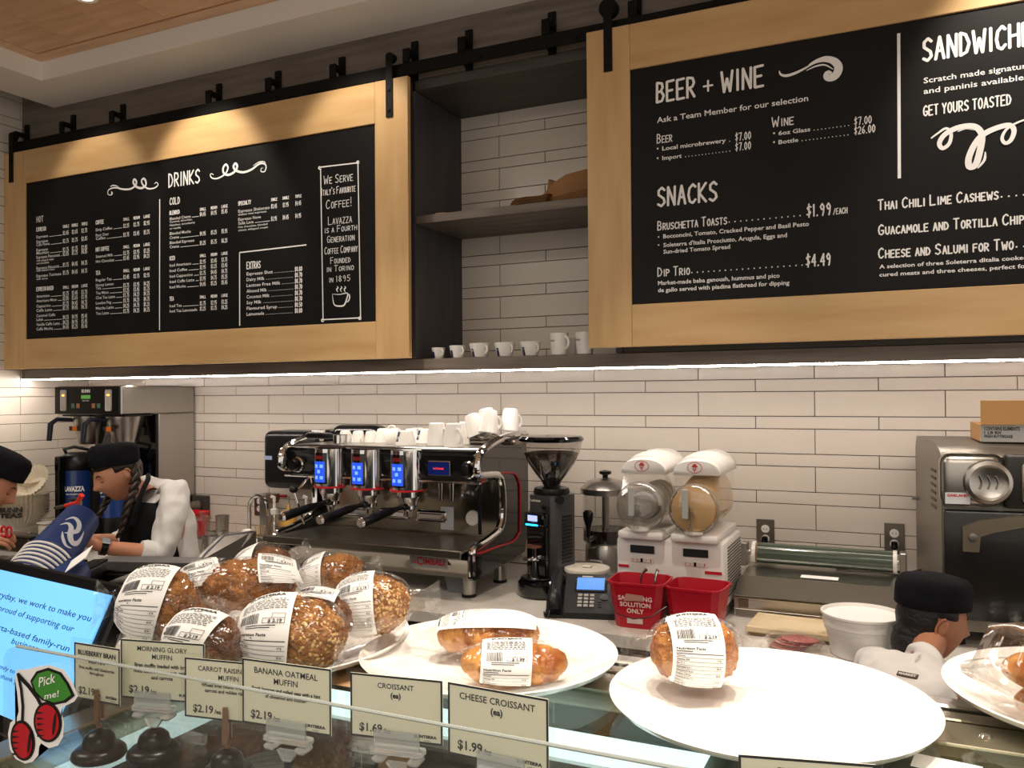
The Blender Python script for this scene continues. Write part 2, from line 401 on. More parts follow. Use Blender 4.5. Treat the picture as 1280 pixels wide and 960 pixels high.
cb('header_panel', dwoodh, XL + .002, xe, .0, .03, 1.302, 1.90)
cb('bottom_lip', dwoodh, XL + .002, xe, .0, .018, -.002, -.0005)
o = MB().box(XL + .004, xe, 3.214, 3.230, 1.7965, 1.8025).build('light_strip', mat('led_glow', '#fff0e6', emit=46), smooth=0)
tag(o, 'white glowing light strip running along the underside of the wall cabinet', 'light strip')

# ================================================================== barn-door rail with brackets and stops
rail = thing('sliding_rail', 'black steel barn-door rail bracketed along the cabinet header', 'rail', (0, 3.135, 3.100))
MB().box(XL + .005, xe, -.005, .006, 0, .056, .002).build('rail_bar', blkm, rail, smooth=0)
for px in (33, 91, 153, 273, 347, 427, 518, 586, 690, 797, 902):
    p = at_y(px, 60, 3.20)
    b = MB(); b.box(-.017, .017, .062, .0735, .0, .175, .001)
    b.box(-.014, .014, .0015, .0625, .098, .118, .001); b.box(-.017, .017, -.008, .0025, .0563, .118, .001)
    b.box(-.012, .012, .0065, .0625, .012, .03)
    for z in (.14, .05): b.cyl((0, .055, z), (0, .0625, z), .007, seg=6)
    q = b.build('bracket', blkm, rail, smooth=30); q.location = (p.x, 0, 0)
for px in (345, 600, 720, 1000):
    p = at_y(px, 60, 3.13); q = MB().cyl((0, -.012, .02), (0, -.0052, .02), .008, seg=6).build('rail_bolt', blkm, rail); q.location = (p.x, 0, 0)

# ================================================================== menu boards
maple = mat('maple_horizontal', '#cfae7c', .42, col2='#bf9866', cscale=2, stretch=(1, 8, 8), lo=.3, hi=.7)
maplev = mat('maple_vertical', '#cfae7c', .42, col2='#bf9866', cscale=2, stretch=(8, 8, 1), lo=.3, hi=.7)
slate = mat('chalkboard_black', '#0a0a0b', .55, col2='#101011', cscale=4, spec=.25)
chalk = mat('chalk_white', '#efefee', .7)
YB = 3.10
def board(name, label, x0, x1, z0, z1, ix0, ix1, iz0, iz1, hang, wr_):
    t = thing(name, label, 'menu board', (0, YB, 0), group='sliding menu boards on the rail')
    MB().box(x0, ix0, 0, .025, z0, z1, .002).build('frame_stile', maplev, t, smooth=0)
    MB().box(ix1, x1, 0, .025, z0, z1, .002).build('frame_stile', maplev, t, smooth=0)
    MB().box(ix0 + .0005, ix1 - .0005, .001, .025, z0, iz0, .002).build('frame_rail', maple, t, smooth=0)
    MB().box(ix0 + .0005, ix1 - .0005, .001, .025, iz1, z1, .002).build('frame_rail', maple, t, smooth=0)
    MB().box(ix0 - .003, ix1 + .003, .009, .020, iz0 - .003, iz1 + .003).build('chalkboard', slate, t, smooth=0)
    for hx in hang:
        b = MB(); b.box(hx - .017, hx + .017, -.007, -.0005, z1 - .17, 3.19, .001)
        q = b.build('hanger_strap', blkm, t, smooth=0)
        b = MB()
        for z in (z1 - .14, z1 - .05): b.lathe([(0, -.013), (.007, -.012), (.009, -.007)], (hx, 0, z), 12, 'y')
        b.build('bolt', blkm, q)
        b = MB().lathe([(.01, -.010), (wr_, -.0095), (wr_ + .003, -.004), (wr_ + .003, .028), (.0, .028)], (hx, .002, 3.196 if wr_ > .03 else 3.182), 28, 'y'); b.build('wheel', blkm, q)
    return t
bl = board('menu_board', 'left maple-framed black menu board listing drinks', -4.64, -1.943, 1.857, 3.085, -4.46, -2.115, 2.023, 2.9, (-4.575, -2.035), .017)
br = board('menu_board', 'right maple-framed black menu board listing beer, wine and snacks', -1.12, 2.1, 1.876, 3.115, -.945, 1.93, 2.037, 2.94, (-1.03, 1.98), .034)
YT = YB + .008
def B(px, py): p = at_y(px, py, YT); return p.x, p.z
class Crop:
    def __init__(s, ox, oy, k): s.o = (ox, oy); s.k = k
    def p(s, x, y): return B(s.o[0] + x / s.k, s.o[1] + y / s.k)
    def h(s, x, y, hh): a = s.p(x, y)[1]; b = s.p(x, y - hh)[1]; return b - a
LT = MB(); RTX = MB(); MB_Y = .008
def wr(mb, c, s, x, y, x1, h, low=True, bold=.012, t=None, z=None, cap=.8):
    X, Z = c.p(x, y); X1, _ = c.p(x1, y); H = c.h(x, y, h)
    if z is not None: Z = z
    if low: text(mb, s, X, Z, H, X1, MB_Y, bold=bold)
    else: stroke(mb, s, X, Z, H, X1, MB_Y, t=t or H * .15)
def dots(mb, c, x, x1, y, z=None, step=.013, r=.0018):
    X, Z = c.p(x, y); X1 = c.p(x1, y)[0]
    if z is not None: Z = z
    while X < X1: mb.box(X - r, X + r, MB_Y - .0006, MB_Y, Z, Z + 2 * r); X += step
def sw(mb, c, pts, t, taper=True, sm=4):
    P = [c.p(*q) for q in pts]; out = []
    n = len(P)
    for i in range(n - 1):
        p0 = P[max(i - 1, 0)]; p1 = P[i]; p2 = P[i + 1]; p3 = P[min(i + 2, n - 1)]
        for k in range(sm):
            u = k / sm; out.append(tuple(.5 * ((2 * b) + (-a + cc) * u + (2 * a - 5 * b + 4 * cc - d) * u * u + (-a + 3 * b - 3 * cc + d) * u ** 3) for a, b, cc, d in zip(p0, p1, p2, p3)))
    out.append(P[-1]); mb.ribbon(out, t, MB_Y, taper)
A = Crop(0, 180, 3.838); Bc = Crop(190, 180, 3.839)
# left board, columns of the hot drinks
def prow(c, name, x0, y, xe, cols, prices, h=14, dy=0):
    wr(LT, c, name, x0, y, xe, h, bold=.004)
    Z = c.p(x0, y)[1]
    if cols:
        for cx, pr in zip(cols, prices):
            X = c.p(cx, y)[0]; H = c.h(x0, y, h + 4); stroke(LT, pr, X, Z, H, c.p(cx + 27, y)[0], MB_Y, t=.0027)
        if cols[0] - xe > 14: X = c.p(xe, y)[0] + .01; X1 = c.p(cols[0], y)[0]; LT.box(X, X1 - .008, MB_Y - .0006, MB_Y, Z, Z + .0022)
def hdr(c, name, x0, y, xe, cols, names, h=18):
    wr(LT, c, name, x0, y, xe, h, False, t=.0036); Z = c.p(x0, y)[1]
    for cx, nm in zip(cols, names): stroke(LT, nm, c.p(cx, y)[0], Z, c.h(x0, y, 13), c.p(cx + 29, y)[0], MB_Y, t=.0025)
a_ = (302, 345, 391); b_ = (592, 641, 690); SDT = ('SINGLE', 'DOUBLE', 'TRIPLE'); SML = ('SMALL', 'MEDIUM', 'LARGE')
wr(LT, A, 'HOT', 176, 376, 207, 27, False, t=.004)
hdr(A, 'ESPRESSO', 175, 420, 220, a_, SDT)
for nm, y, xe, pr in (('Espresso', 453, 230, ('$2.45', '$2.65', '$2.75')), ('Espresso', 476, 230, None), ('Cafe Panna', 491, 238, ('$2.75', '$2.75', '$2.85')), ('Espresso', 516, 230, None), ('Macchiato', 531, 235, ('$2.75', '$2.75', '$2.85')),
    ('Espresso Piemonte', 551, 287, ('$2.85', '$3.75', '$4.85')), ('with whipped cream', 565, 258, None), ('and chocolate', 578, 235, None), ('Espresso Nocciola', 603, 284, ('$3.75', '$4.45', '$4.75')), ('with toasted cream', 613, 262, None),
    ('Espresso Torinese', 640, 293, ('$3.75', '$4.45', '$4.75')), ('with cocoa', 653, 228, None), ('Americano', 738, 238, ('$2.75', '$3.45', '$3.75')), ('Americano Misto', 760, 272, ('$2.85', '$3.65', '$3.95')), ('Cappuccino', 785, 243, ('$3.75', '$4.45', '$4.75')),
    ('Caffe Latte', 806, 250, ('$3.75', '$4.45', '$4.75')), ('Caramel Caffe', 831, 265, None), ('Latte', 849, 206, ('$4.25', '$4.95', '$5.45')), ('Vanilla Caffe Latte', 873, 286, ('$4.25', '$4.95', '$5.45')), ('Caffe Mocha', 895, 254, ('$4.45', '$5.25', '$5.45'))):
    prow(A, nm, 175, y, xe, a_ if pr else None, pr, 14 if pr or nm in ('Espresso', 'Caramel Caffe') else 10)
hdr(A, 'ESPRESSO BASED', 175, 706, 256, a_, SML)
hdr(A, 'COFFEE', 460, 386, 497, b_, SML); hdr(A, 'HOT COFFEE', 460, 516, 523, b_, SML); hdr(A, 'TEA', 460, 628, 480, b_, SML)
for nm, y, xe, pr in (('Drip Coffee', 419, 538, ('$2.25', '$2.75', '$2.95')), ('Pour Over', 445, 522, None), ('Coffee', 461, 506, ('$2.75', '$3.45', '$3.75')), ('Steamed Milk', 547, 542, ('$2.75', '$2.95', '$3.25')), ('Hot Chocolate', 571, 548, ('$3.45', '$3.95', '$4.25')),
    ('Regular Tea', 660, 536, ('$2.45', '$2.75', '$2.95')), ('Honey Lemon', 684, 545, None), ('Tea', 699, 484, ('$3.75', '$3.95', '$4.25')), ('Tea Misto', 722, 521, ('$3.25', '$3.45', '$3.75')), ('Chai Tea Latte', 745, 552, ('$3.75', '$4.25', '$4.75')),
    ('London Fog', 770, 533, ('$3.75', '$4.25', '$4.75')), ('Matcha Latte', 795, 545, ('$4.25', '$4.75', '$5.25')), ('Tea Latte', 820, 522, ('$3.75', '$4.25', '$4.75'))):
    prow(A, nm, 460, y, xe, b_ if pr else None, pr)
c_ = (230, 283, 334)
wr(LT, Bc, 'COLD', 86, 292, 133, 32, False, t=.0045)
hdr(Bc, 'BLENDED', 85, 340, 132, c_, SML); hdr(Bc, 'ICED', 85, 558, 110, c_, SML); hdr(Bc, 'TEA', 85, 752, 104, c_, SML)
for nm, y, xe, pr, h in (('Blended Creme', 366, 186, ('$4.45', '$4.95', '$5.45'), 14), ('Caramel, chocolate,', 379, 194, None, 10), ('Hazelnut, strawberry', 395, 206, None, 10), ('or vanilla', 411, 138, None, 10), ('Blended Mocha', 437, 186, None, 14), ('Creme', 457, 130, ('$4.95', '$5.25', '$5.95'), 14),
    ('Blended Espresso', 481, 203, None, 14), ('Creme', 501, 130, ('$5.25', '$5.75', '$6.25'), 14), ('Iced Americano', 589, 188, ('$2.95', '$3.45', '$3.75'), 14), ('Iced Coffee', 615, 169, ('$2.95', '$3.25', '$3.45'), 14), ('Iced Cappuccino', 642, 195, ('$3.75', '$4.45', '$4.75'), 14),
    ('Iced Caffe Latte', 668, 203, ('$3.95', '$4.75', '$5.25'), 14), ('Iced Mocha', 694, 162, ('$4.45', '$5.25', '$5.45'), 14), ('Iced Tea', 784, 142, ('$2.75', '$2.95', '$3.25'), 14), ('Iced Tea Lemonade', 809, 216, ('$3.25', '$3.75', '$4.25'), 14)):
    prow(Bc, nm, 85, y, xe, c_ if pr else None, pr, h)
d_ = (572, 628, 688)
hdr(Bc, 'SPECIALTY', 414, 295, 474, d_, SDT)
for nm, y, xe, pr, h in (('Espresso Shakerato', 330, 565, ('$3.45', '$3.95', '$4.45'), 15), ('shaken iced espresso', 344, 550, None, 10), ('Espresso Neve', 369, 522, None, 15), ('Sulla Lava', 388, 487, ('$3.95', '$4.45', '$4.95'), 15), ('Hot chocolate, blended', 404, 554, None, 10), ('creme, whipped cream', 419, 556, None, 10)):
    prow(Bc, nm, 414, y, xe, d_ if pr else None, pr, h)
wr(LT, Bc, 'EXTRAS', 455, 600, 520, 33, False, t=.0045)
for i, (nm, xe, pr) in enumerate((('Espresso Shot', 580, '$0.80'), ('Dairy Milk', 540, '$0.70'), ('Lactose Free Milk', 616, '$0.70'), ('Almond Milk', 551, '$0.70'), ('Coconut Milk', 564, '$0.70'), ('Soy Milk', 525, '$0.70'), ('Flavoured Syrup', 600, '$0.50'), ('Lemonade', 538, '$0.80'))):
    y = 631 + i * 27.6; wr(LT, Bc, nm, 454, y, xe, 16, bold=.006); Z = Bc.p(454, y)[1]
    stroke(LT, pr, Bc.p(686, y)[0], Z, Bc.h(454, y, 20), Bc.p(720, y)[0], MB_Y, t=.0036); dots(LT, Bc, xe + 10, 680, y, Z, .011, .0014)
for pts, t in ((((37, 265), (36, 893)), .006), (((420, 521), (741, 484)), .006), (((420, 521), (421, 872)), .006),
        (((800, 112), (988, 90)), .0055), (((809, 118), (821, 845)), .0055), (((988, 84), (1001, 842)), .0055), (((818, 843), (1001, 834)), .0055)):
    LT.ribbon([Bc.p(*q) for q in pts], t, MB_Y)
for cx, cy in ((806, 115), (989, 88), (820, 846), (998, 836)): sw(LT, Bc, [(cx + 6 * math.cos(a), cy + 6 * math.sin(a)) for a in [i * PI / 3 for i in range(7)]], .004)
for s, x0, y, x1, h in (('We Serve', 825, 194, 962, 40), ("Italy's Favourite", 813, 248, 975, 34), ('Coffee!', 836, 312, 958, 42), ('Lavazza', 846, 388, 957, 38), ('is a Fourth', 829, 428, 981, 30), ('Generation', 841, 474, 970, 32), ('Coffee Company', 829, 530, 985, 34),
        ('Founded', 857, 575, 950, 30), ('in Torino', 839, 614, 966, 28), ('in 1895', 850, 664, 951, 28)):
    X, Z = Bc.p(x0, y); stroke(LT, s, X, Z, Bc.h(x0, y, h), Bc.p(x1, y)[0], MB_Y, t=.0029, wide=.6, gap=.28)
for k in range(3): sw(LT, Bc, [(888 + k * 18, 682), (893 + k * 18, 690), (886 + k * 18, 698), (892 + k * 18, 710)], .004)
sw(LT, Bc, [(866, 720), (868, 745), (876, 772), (900, 778), (922, 773), (934, 745), (938, 716), (900, 722), (866, 720)], .0045)
sw(LT, Bc, [(936, 728), (946, 722), (948, 740), (940, 756), (930, 758)], .004)
wr(LT, Bc, 'DRINKS', 81, 208, 228, 64, False, t=.008)
sw(LT, A, [(530, 246), (518, 240), (520, 222), (538, 212), (560, 210), (590, 217), (625, 216), (650, 200), (655, 180), (645, 170), (640, 185), (655, 205), (680, 212), (700, 198), (700, 178), (690, 166), (680, 178), (690, 200), (715, 215), (745, 210), (760, 196), (752, 184), (742, 192)], .0075)
sw(LT, A, [(530, 246), (538, 238), (534, 228)], .006); sw(LT, A, [(528, 205), (545, 198), (570, 205)], .003)
sw(LT, Bc, [(296, 148), (284, 142), (280, 152), (290, 164), (315, 165), (350, 145), (365, 115), (355, 98), (342, 115), (345, 140), (370, 148), (400, 130), (410, 105), (400, 94), (392, 110), (405, 128), (440, 136), (480, 122), (515, 96), (540, 95), (549, 110), (542, 132), (525, 132), (526, 118), (534, 116)], .0075)
sw(LT, Bc, [(485, 105), (510, 88), (535, 84), (546, 92)], .003)
LT.build('lettering', chalk, bl, smooth=0, fix=False)
# right board
C6 = Crop(780, 40, 3.765); C7 = Crop(780, 210, 4.571); C8 = Crop(1020, 0, 2.4)
wr(RTX, C6, 'BEER', 155, 332, 332, 92, False, t=.0095); wr(RTX, C6, '+', 372, 292, 420, 70, False, t=.007); wr(RTX, C6, 'WINE', 460, 285, 655, 96, False, t=.0095)
wr(RTX, C6, 'Ask a Team Member for our selection', 155, 428, 868, 27, bold=.012)
wr(RTX, C6, 'Beer', 156, 524, 224, 42, False, t=.0036); wr(RTX, C6, 'Wine', 697, 448, 795, 46, False, t=.004)
def price(c, s, x, x1, zx, zy, h, t=.0034): stroke(RTX, s, c.p(x, zy)[0], c.p(zx, zy)[1], c.h(zx, zy, h), c.p(x1, zy)[0], MB_Y, t=t)
for nm, x, y, xe, pr, px_, px1 in (('Local microbrewery', 180, 558, 480, '$7.00', 525, 597), ('Import', 180, 603, 272, '$7.00', 525, 597), ('6oz Glass', 727, 486, 877, '$7.00', 1085, 1165), ('Bottle', 727, 528, 821, '$26.00', 1085, 1182)):
    wr(RTX, C6, nm, x, y, xe, 20, bold=.02); price(C6, pr, px_, px1, x, y, 34); dots(RTX, C6, xe + 18, px_ - 12, y, C6.p(x, y)[1], .0125, .0016); X, Z = C6.p(x - 25, y - 5); RTX.box(X, X + .006, MB_Y - .0006, MB_Y, Z, Z + .006)
sw(RTX, C6, [(731, 182), (736, 198), (760, 206), (800, 196), (850, 172), (900, 142)], .006)
sw(RTX, C6, [(870, 158), (905, 138), (945, 128), (985, 135), (1008, 160), (1005, 190), (985, 212), (960, 215), (952, 202), (962, 190), (978, 194)], .017)
sw(RTX, C6, [(905, 130), (950, 116), (995, 125), (1022, 152)], .003); sw(RTX, C6, [(858, 182), (900, 162), (945, 155), (985, 176)], .0035)
wr(RTX, C7, 'SNACKS', 194, 220, 530, 105, False, t=.009)
wr(RTX, C7, 'Bruschetta Toasts', 193, 356, 585, 50, False, t=.0042); wr(RTX, C7, 'Dip Trio', 194, 620, 372, 50, False, t=.0042)
price(C7, '$1.99', 1046, 1182, 193, 356, 62, .0052); price(C7, '$4.49', 1042, 1180, 194, 620, 62, .0052); price(C7, '/EACH', 1198, 1276, 193, 356, 30, .0028)
dots(RTX, C7, 602, 1030, 356, C7.p(193, 356)[1] + .004, .0205, .0022); dots(RTX, C7, 388, 1030, 620, C7.p(194, 620)[1] + .004, .0205, .0022)
for s, x, y, x1 in (('Bocconcini, Tomato, Cracked Pepper and Basil Pesto', 224, 402, 1058), ("Soleterra d'Italia Prosciutto, Arugula, Eggs and", 225, 452, 932), ('Sun-dried Tomato Spread', 225, 490, 607), ('Market-made baba ganoush, hummus and pico', 194, 669, 890), ('de gallo served with piadina flatbread for dipping', 194, 710, 946)):
    wr(RTX, C7, s, x, y, x1, 24, bold=.02)
for x, y in ((194, 398), (194, 444)): X, Z = C7.p(x, y); RTX.box(X, X + .005, MB_Y - .0006, MB_Y, Z, Z + .005)
RTX.ribbon([C8.p(248, 100), C8.p(250, 535)], .010, MB_Y)
wr(RTX, C8, 'SANDWICHES', 322, 184, 690, 66, False, t=.0095)
wr(RTX, C8, 'Scratch made signature sandwiches', 323, 250, 830, 17, bold=.012); wr(RTX, C8, 'and paninis available in store', 323, 282, 760, 17, bold=.012)
wr(RTX, C8, 'GET YOURS TOASTED', 323, 348, 585, 30, False, t=.0046)
sw(RTX, C8, [(345, 415), (365, 400), (390, 385), (405, 400), (400, 430), (380, 445), (370, 430), (385, 405), (420, 385), (460, 378), (485, 385), (498, 410), (490, 460), (478, 495), (460, 500), (458, 475), (475, 435), (500, 405), (540, 385), (580, 376), (594, 392), (585, 420), (568, 430), (558, 415), (570, 390), (600, 370), (640, 355)], .012)
sw(RTX, C8, [(425, 395), (450, 385), (478, 390)], .004); sw(RTX, C8, [(508, 455), (505, 480), (485, 505)], .005)
for s, y, x1, dx1 in (('Thai Chili Lime Cashews', 630, 545, 800), ('Guacamole and Tortilla Chips', 705, 640, 800), ('Cheese and Salumi for Two', 775, 590, 800)):
    wr(RTX, C8, s, 187 if y < 650 else 188, y, x1, 30, False, t=.0048); dots(RTX, C8, x1 + 12, dx1, y, C8.p(188, y)[1] + .004, .0205, .0024)
for s, y, x1 in (('A selection of three Soleterra dItalia cooked and', 806, 680), ('cured meats and three cheeses, perfect for two', 830, 690)): wr(RTX, C8, s, 190, y, x1, 12, bold=.02)
RTX.build('lettering', chalk, br, smooth=0, fix=False)
# ================================================================== back counter
quartz = mat('pale_quartz', '#d8d4cd', .25, col2='#c2bcb3', cscale=5, lo=.45, hi=.75, coat=.2)
o = MB().prism([(XL + .008, 2.86), (-2.58, 2.86), (-2.58, 2.70), (2.5, 2.70), (2.5, YW - .008), (XL + .008, YW - .008)], .85, ZC, 'z').build('worktop', quartz, smooth=0); tag(o, 'long pale quartz worktop along the white tiled wall', 'worktop')
lam = mat('grey_laminate', '#3d3b3a', .5)
x = XL + .01
cabs = None
for i in range(9):
    t = thing('base_cabinet', 'grey two-door base cabinet under the worktop, ' + ('at the left wall', 'below the coffee brewer', 'below the sink area', 'below the espresso machine', 'below the grinder', 'below the red buckets', 'below the white tub', 'below the oven', 'beyond the oven at the right end')[i], 'cabinet', (x, 2.92 if i < 3 else 2.76, 0), group='grey base cabinets under the worktop')
    MB().box(0, .775, .02, .70, .1, .849).build('body', lam, t, smooth=0); MB().box(.02, .755, .06, .69, 0, .0995).build('plinth', blk, t, smooth=0)
    for k in (0, 1):
        d = MB().box(.005 + k * .387, .383 + k * .387, 0, .0195, .11, .84, .002).build('door', lam, t, smooth=0)
        MB().tube([(.35 + k * .07, -.001, .7), (.35 + k * .07, -.02, .7), (.35 + k * .07, -.02, .8), (.35 + k * .07, -.001, .8)], .005, 8).build('handle', steel, d)
    x += .78 if i != 2 else .79

# ------------------------------------------------------------------ cups
def mug(name, label, loc, r0, r1, h, rz=0, group=None, mark=None, th=.003, handle=True, tilt=None, material=None, flip=False, hz=.5):
    t = thing(name, label, 'cup', loc, rz, group)
    m_ = material or white
    MB().lathe([(0, .002), (r0 * .8, .0), (r0, .004), (r0 + (r1 - r0) * .5, h * .45), (r1, h - .001), (r1 - th * .4, h), (r1 - th, h - .002), (r0 + (r1 - r0) * .5 - th, h * .45), (r0 - th, .008), (0, .007)], seg=28, cap=False).build('cup_body', m_, t)
    if handle:
        rr = h * .27; pts = []
        for i in range(11):
            a = -PI * .52 + i / 10 * PI * 1.04; pts.append((r0 * .5 + r1 * .5 - .002 + rr * .95 * math.cos(a) * 1.05, 0, h * hz + rr * math.sin(a) * 1.05 + rr * .15))
        MB().tube(pts, [max(.0035, h * .065)] * 11, 8).build('handle', m_, t)
    if mark:
        def fn(x, z): rr_ = r0 + (r1 - r0) * (z / h) + .0006; a = x / rr_ - PI / 2; return (rr_ * math.cos(a), rr_ * math.sin(a), z)
        b = MB(); x0, x1, z0, z1 = mark; n = 6
        for i in range(n):
            u0 = x0 + (x1 - x0) * i / n; u1 = x0 + (x1 - x0) * (i + 1) / n; b.add([fn(u0, z0), fn(u1, z0), fn(u1, z1), fn(u0, z1)], [(0, 1, 2, 3)])
        b.build('printed_mark', mat('mark_blue', '#1c2350', .4), t, fix=False)
    return t
# cups in the niche
sh = 1.8575
for i, (px, r0, r1, h, nm, lb) in enumerate(((548, .022, .031, .050, 'espresso_cup', 'smallest white espresso cup with a navy patch, at the left end of the niche floor'), (572, .027, .037, .056, 'espresso_cup', 'second smallest white cup with a navy patch, in the niche'),
        (600, .032, .048, .062, 'cappuccino_cup', 'first of three wide white cups in the niche, bright and nearest the espresso cups'), (631, .032, .046, .062, 'cappuccino_cup', 'middle one of the three wide white cups in the niche'), (663, .032, .046, .062, 'cappuccino_cup', 'shaded wide white cup beside the tall mugs in the niche'),
        (699, .033, .041, .094, 'tall_mug', 'tall white mug with small navy lettering, fully visible in the niche'), (731, .033, .041, .094, 'tall_mug', 'tall white mug half hidden by the right board frame'))):
    p = at_y(px, 440, 3.262 if i < 5 else 3.266)
    t = mug(nm, lb, (p.x, p.y, sh), r0, r1, h, R(-8), 'white cups in the wall niche', mark=(-.008, .008, .004, h * .62) if i < 5 else None, hz=.52)
    t.rotation_euler[2] = R(-28)
    if i >= 5:
        b = MB()
        text(b, 'LAVAZZA', -.014, h * .62, .006, .014, bold=.03, fn=lambda x, z: ((.0375 + .001) * math.cos(x / .038 - PI / 2), (.0385 + .001) * math.sin(x / .038 - PI / 2), z)); b.build('printed_mark', mat('mark_blue', '#1c2350', .4), t, fix=False, smooth=0)
t = mug('tall_mug', 'tall white mug standing behind the others at the back of the niche', (at_y(716, 430, 3.36).x, 3.37, sh), .033, .041, .085, R(150), 'white cups in the wall niche')
# paper bags on the shelf
kraft = mat('kraft_paper', '#a27a4f', .8, col2='#8a6440', cscale=6, bump=.2, bscale=30)
zs = 2.4975
p = at_y(724, 240, 3.36)
t = thing('paper_bag', 'crumpled open brown paper bag lying on the niche shelf', 'paper bag', (p.x - .02, 3.33, zs), 0)
random.seed(3); vs = []; n = 14
for j, (xx, ry, rz_) in enumerate(((-.11, .072, .055), (-.07, .075, .050), (0, .085, .058), (.1, .09, .068), (.17, .08, .045), (.2, .06, .008))):
    for k in range(n):
        a = 2 * PI * k / n; c_, s_ = math.cos(a), math.sin(a)
        sq = 1 / max(abs(c_), abs(s_)) ** .6
        vs.append((xx + (.025 * (s_ > 0) if j == 0 else 0) + random.uniform(-.006, .006), ry * c_ * sq * .95 + random.uniform(-.006, .006), max(.002, rz_ + rz_ * s_ * sq + (random.uniform(-.004, .007) if s_ > -.5 else 0))))
fs = [(j * n + k, j * n + (k + 1) % n, (j + 1) * n + (k + 1) % n, (j + 1) * n + k) for j in range(5) for k in range(n)]
b = MB().add(vs, fs); o = b.build('bag_body', kraft, t, smooth=25, fix=False)
md = o.modifiers.new('thickness', 'SOLIDIFY'); md.thickness = .0015
t = thing('paper_bag_stack', 'fanned stack of folded brown paper bags on the niche shelf', 'paper bags', (at_y(666, 252, 3.31).x, 3.31, zs), R(-12))
for k in range(8):
    b = MB(); z = .0006 + k * .004; pts = [(-.09 + .002 * k, z), (-.05, z + .003 + .001 * k), (0, z + .002 * k * .5 + .004), (.06, z + .004), (.10 + .003 * k, z + .001 * k)]
    b.prism(pts + [(x, zz + .0016) for x, zz in reversed(pts)], -.05 - .003 * (k % 3), .05 + .004 * (k % 2)); b.build('folded_bag', kraft, t, smooth=0)
for k in range(3):
    q = at_y(552, 264, 3.245)
    o = MB().box(-.075, .055, -.008, .008, 0, .003, .0008).build('wooden_stirrer', mat('birch', '#b98f62', .6), smooth=0)
    o.location = (q.x + .02 * k, q.y + .012 * k, zs + .0003 + .0032 * k); o.rotation_euler = (0, 0, R(14 * k - 8))
    tag(o, ('lowest', 'middle', 'topmost')[k] + ' of three flat wooden stirrers at the left end of the niche shelf', 'stirrer', 'wooden stirrers on the shelf')

# ------------------------------------------------------------------ outlets, towel dispenser
def outlet(px, py, label, steelp=True, plug=False):
    p = at_y(px, py, YW - .006)
    t = thing('wall_outlet', label, 'power outlet', (p.x, YW - .0065, p.z))
    MB().box(-.036, .036, -.006, 0, -.06, .06, .002).build('cover_plate', steel_d, t, smooth=0)
    for s_ in (1, -1):
        q = MB().lathe([(0, -.003), (.016, -.003), (.017, 0)], (0, -.0062, .021 * s_), 20, 'y', sx=1).build('socket', whitep, t)
        MB().box(-.007, -.005, -.0100, -.0093, .017 * s_ - .0, .017 * s_ + .008).box(.005, .007, -.0100, -.0093, .017 * s_, .017 * s_ + .008).build('slot', blk, q, smooth=0)
    if plug:
        c = MB().box(-.012, .012, -.035, -.0105, -.036, -.008, .004).tube([(0, -.03, -.02), (0, -.05, -.03), (.002, -.045, -.06), (.006, -.03, -.12), (.02, -.03, -.2)], .004, 8).build('power_cord', blk, t)
    return t
outlet(957, 667, 'steel wall outlet with a black plug, beside the slush machine', plug=True)
outlet(1118, 673, 'steel wall outlet with a black cord, beside the oven', plug=True)
outlet(325, 631, 'steel wall outlet behind the sink tap')
t = thing('wall_outlet', 'dark wall box with a round plug beside the brewer', 'power outlet', (at_y(255, 632, 3.64).x, 3.642, at_y(255, 632, 3.64).z))
MB().box(-.055, .045, -.04, 0, -.06, .06, .003).build('cover_plate', mat('dark_box', '#3c3833', .5), t); MB().cyl((0, -.0405, .005), (-.03, -.10, .005), .03, .025).build('plug', mat('plug_beige', '#5d5648', .5), t)
t = thing('towel_dispenser', 'black paper towel dispenser on the tiles behind the espresso machine', 'dispenser', (at_y(372, 587, 3.6).x, 3.642, 1.345))
MB().box(-.09, .33, -.22, 0, -.13, .17, .04, 4).build('housing', mat('smoke_plastic', '#1c1c1e', .25), t); MB().box(-.065, -.02, -.2225, -.2195, .02, .04, 0).build('badge', mat('badge_blue', '#9db3d6', .4), t)

# ------------------------------------------------------------------ twin coffee brewer
t = thing('coffee_brewer', 'tall steel twin coffee brewer with black control panel, left of the wall', 'coffee brewer', (-3.99, 3.13, ZC)); br_ = t
zt = 1.757 - ZC; zb = 1.603 - ZC
MB().box(-.255, .255, .0, .50, zb, zt, .006).build('head', steel, t)
o = MB().box(-.25, .25, -.012, -.0005, zb + .003, zt - .004, .002).build('control_panel', blk, t, smooth=0)
for sx in (-1, 1):
    b = MB().box(sx * .175 - .022, sx * .175 + .022, -.016, -.0125, zb + .02, zt - .02, .006); b.build('switch_strip', mat('pale_grey', '#bfbab2', .5), o)
    MB().box(sx * .175 - .008, sx * .175 + .008, -.019, -.0165, zb + .1, zb + .108).build('amber_lamp', mat('amber_glow', '#ffb43a', emit=3), o)
    for k, c in ((0, 'red_glow'), (1, 'green_glow')):
        MB().box(sx * (.10 if k else .06) - .012, sx * (.10 if k else .06) + .012, -.015, -.0125, zb + .035, zb + .06).build('button', mat('button_orange', '#b37a55', .4) if k == 0 else mat('button_green', '#4f7f63', .4), o)
MB().box(-.035, .035, -.015, -.0125, zb + .085, zb + .105).build('display', mat('lcd_green', '#5d9a4b', emit=.5), o)
b = MB(); text(b, 'BUNN', 0, zt - .035, .017, bold=.05, align='c', y=-.0135); text(b, 'DUAL TF DBC', 0, zb + .072, .006, align='c', y=-.0135, bold=.03); b.build('lettering', chalk, o, fix=False, smooth=0)
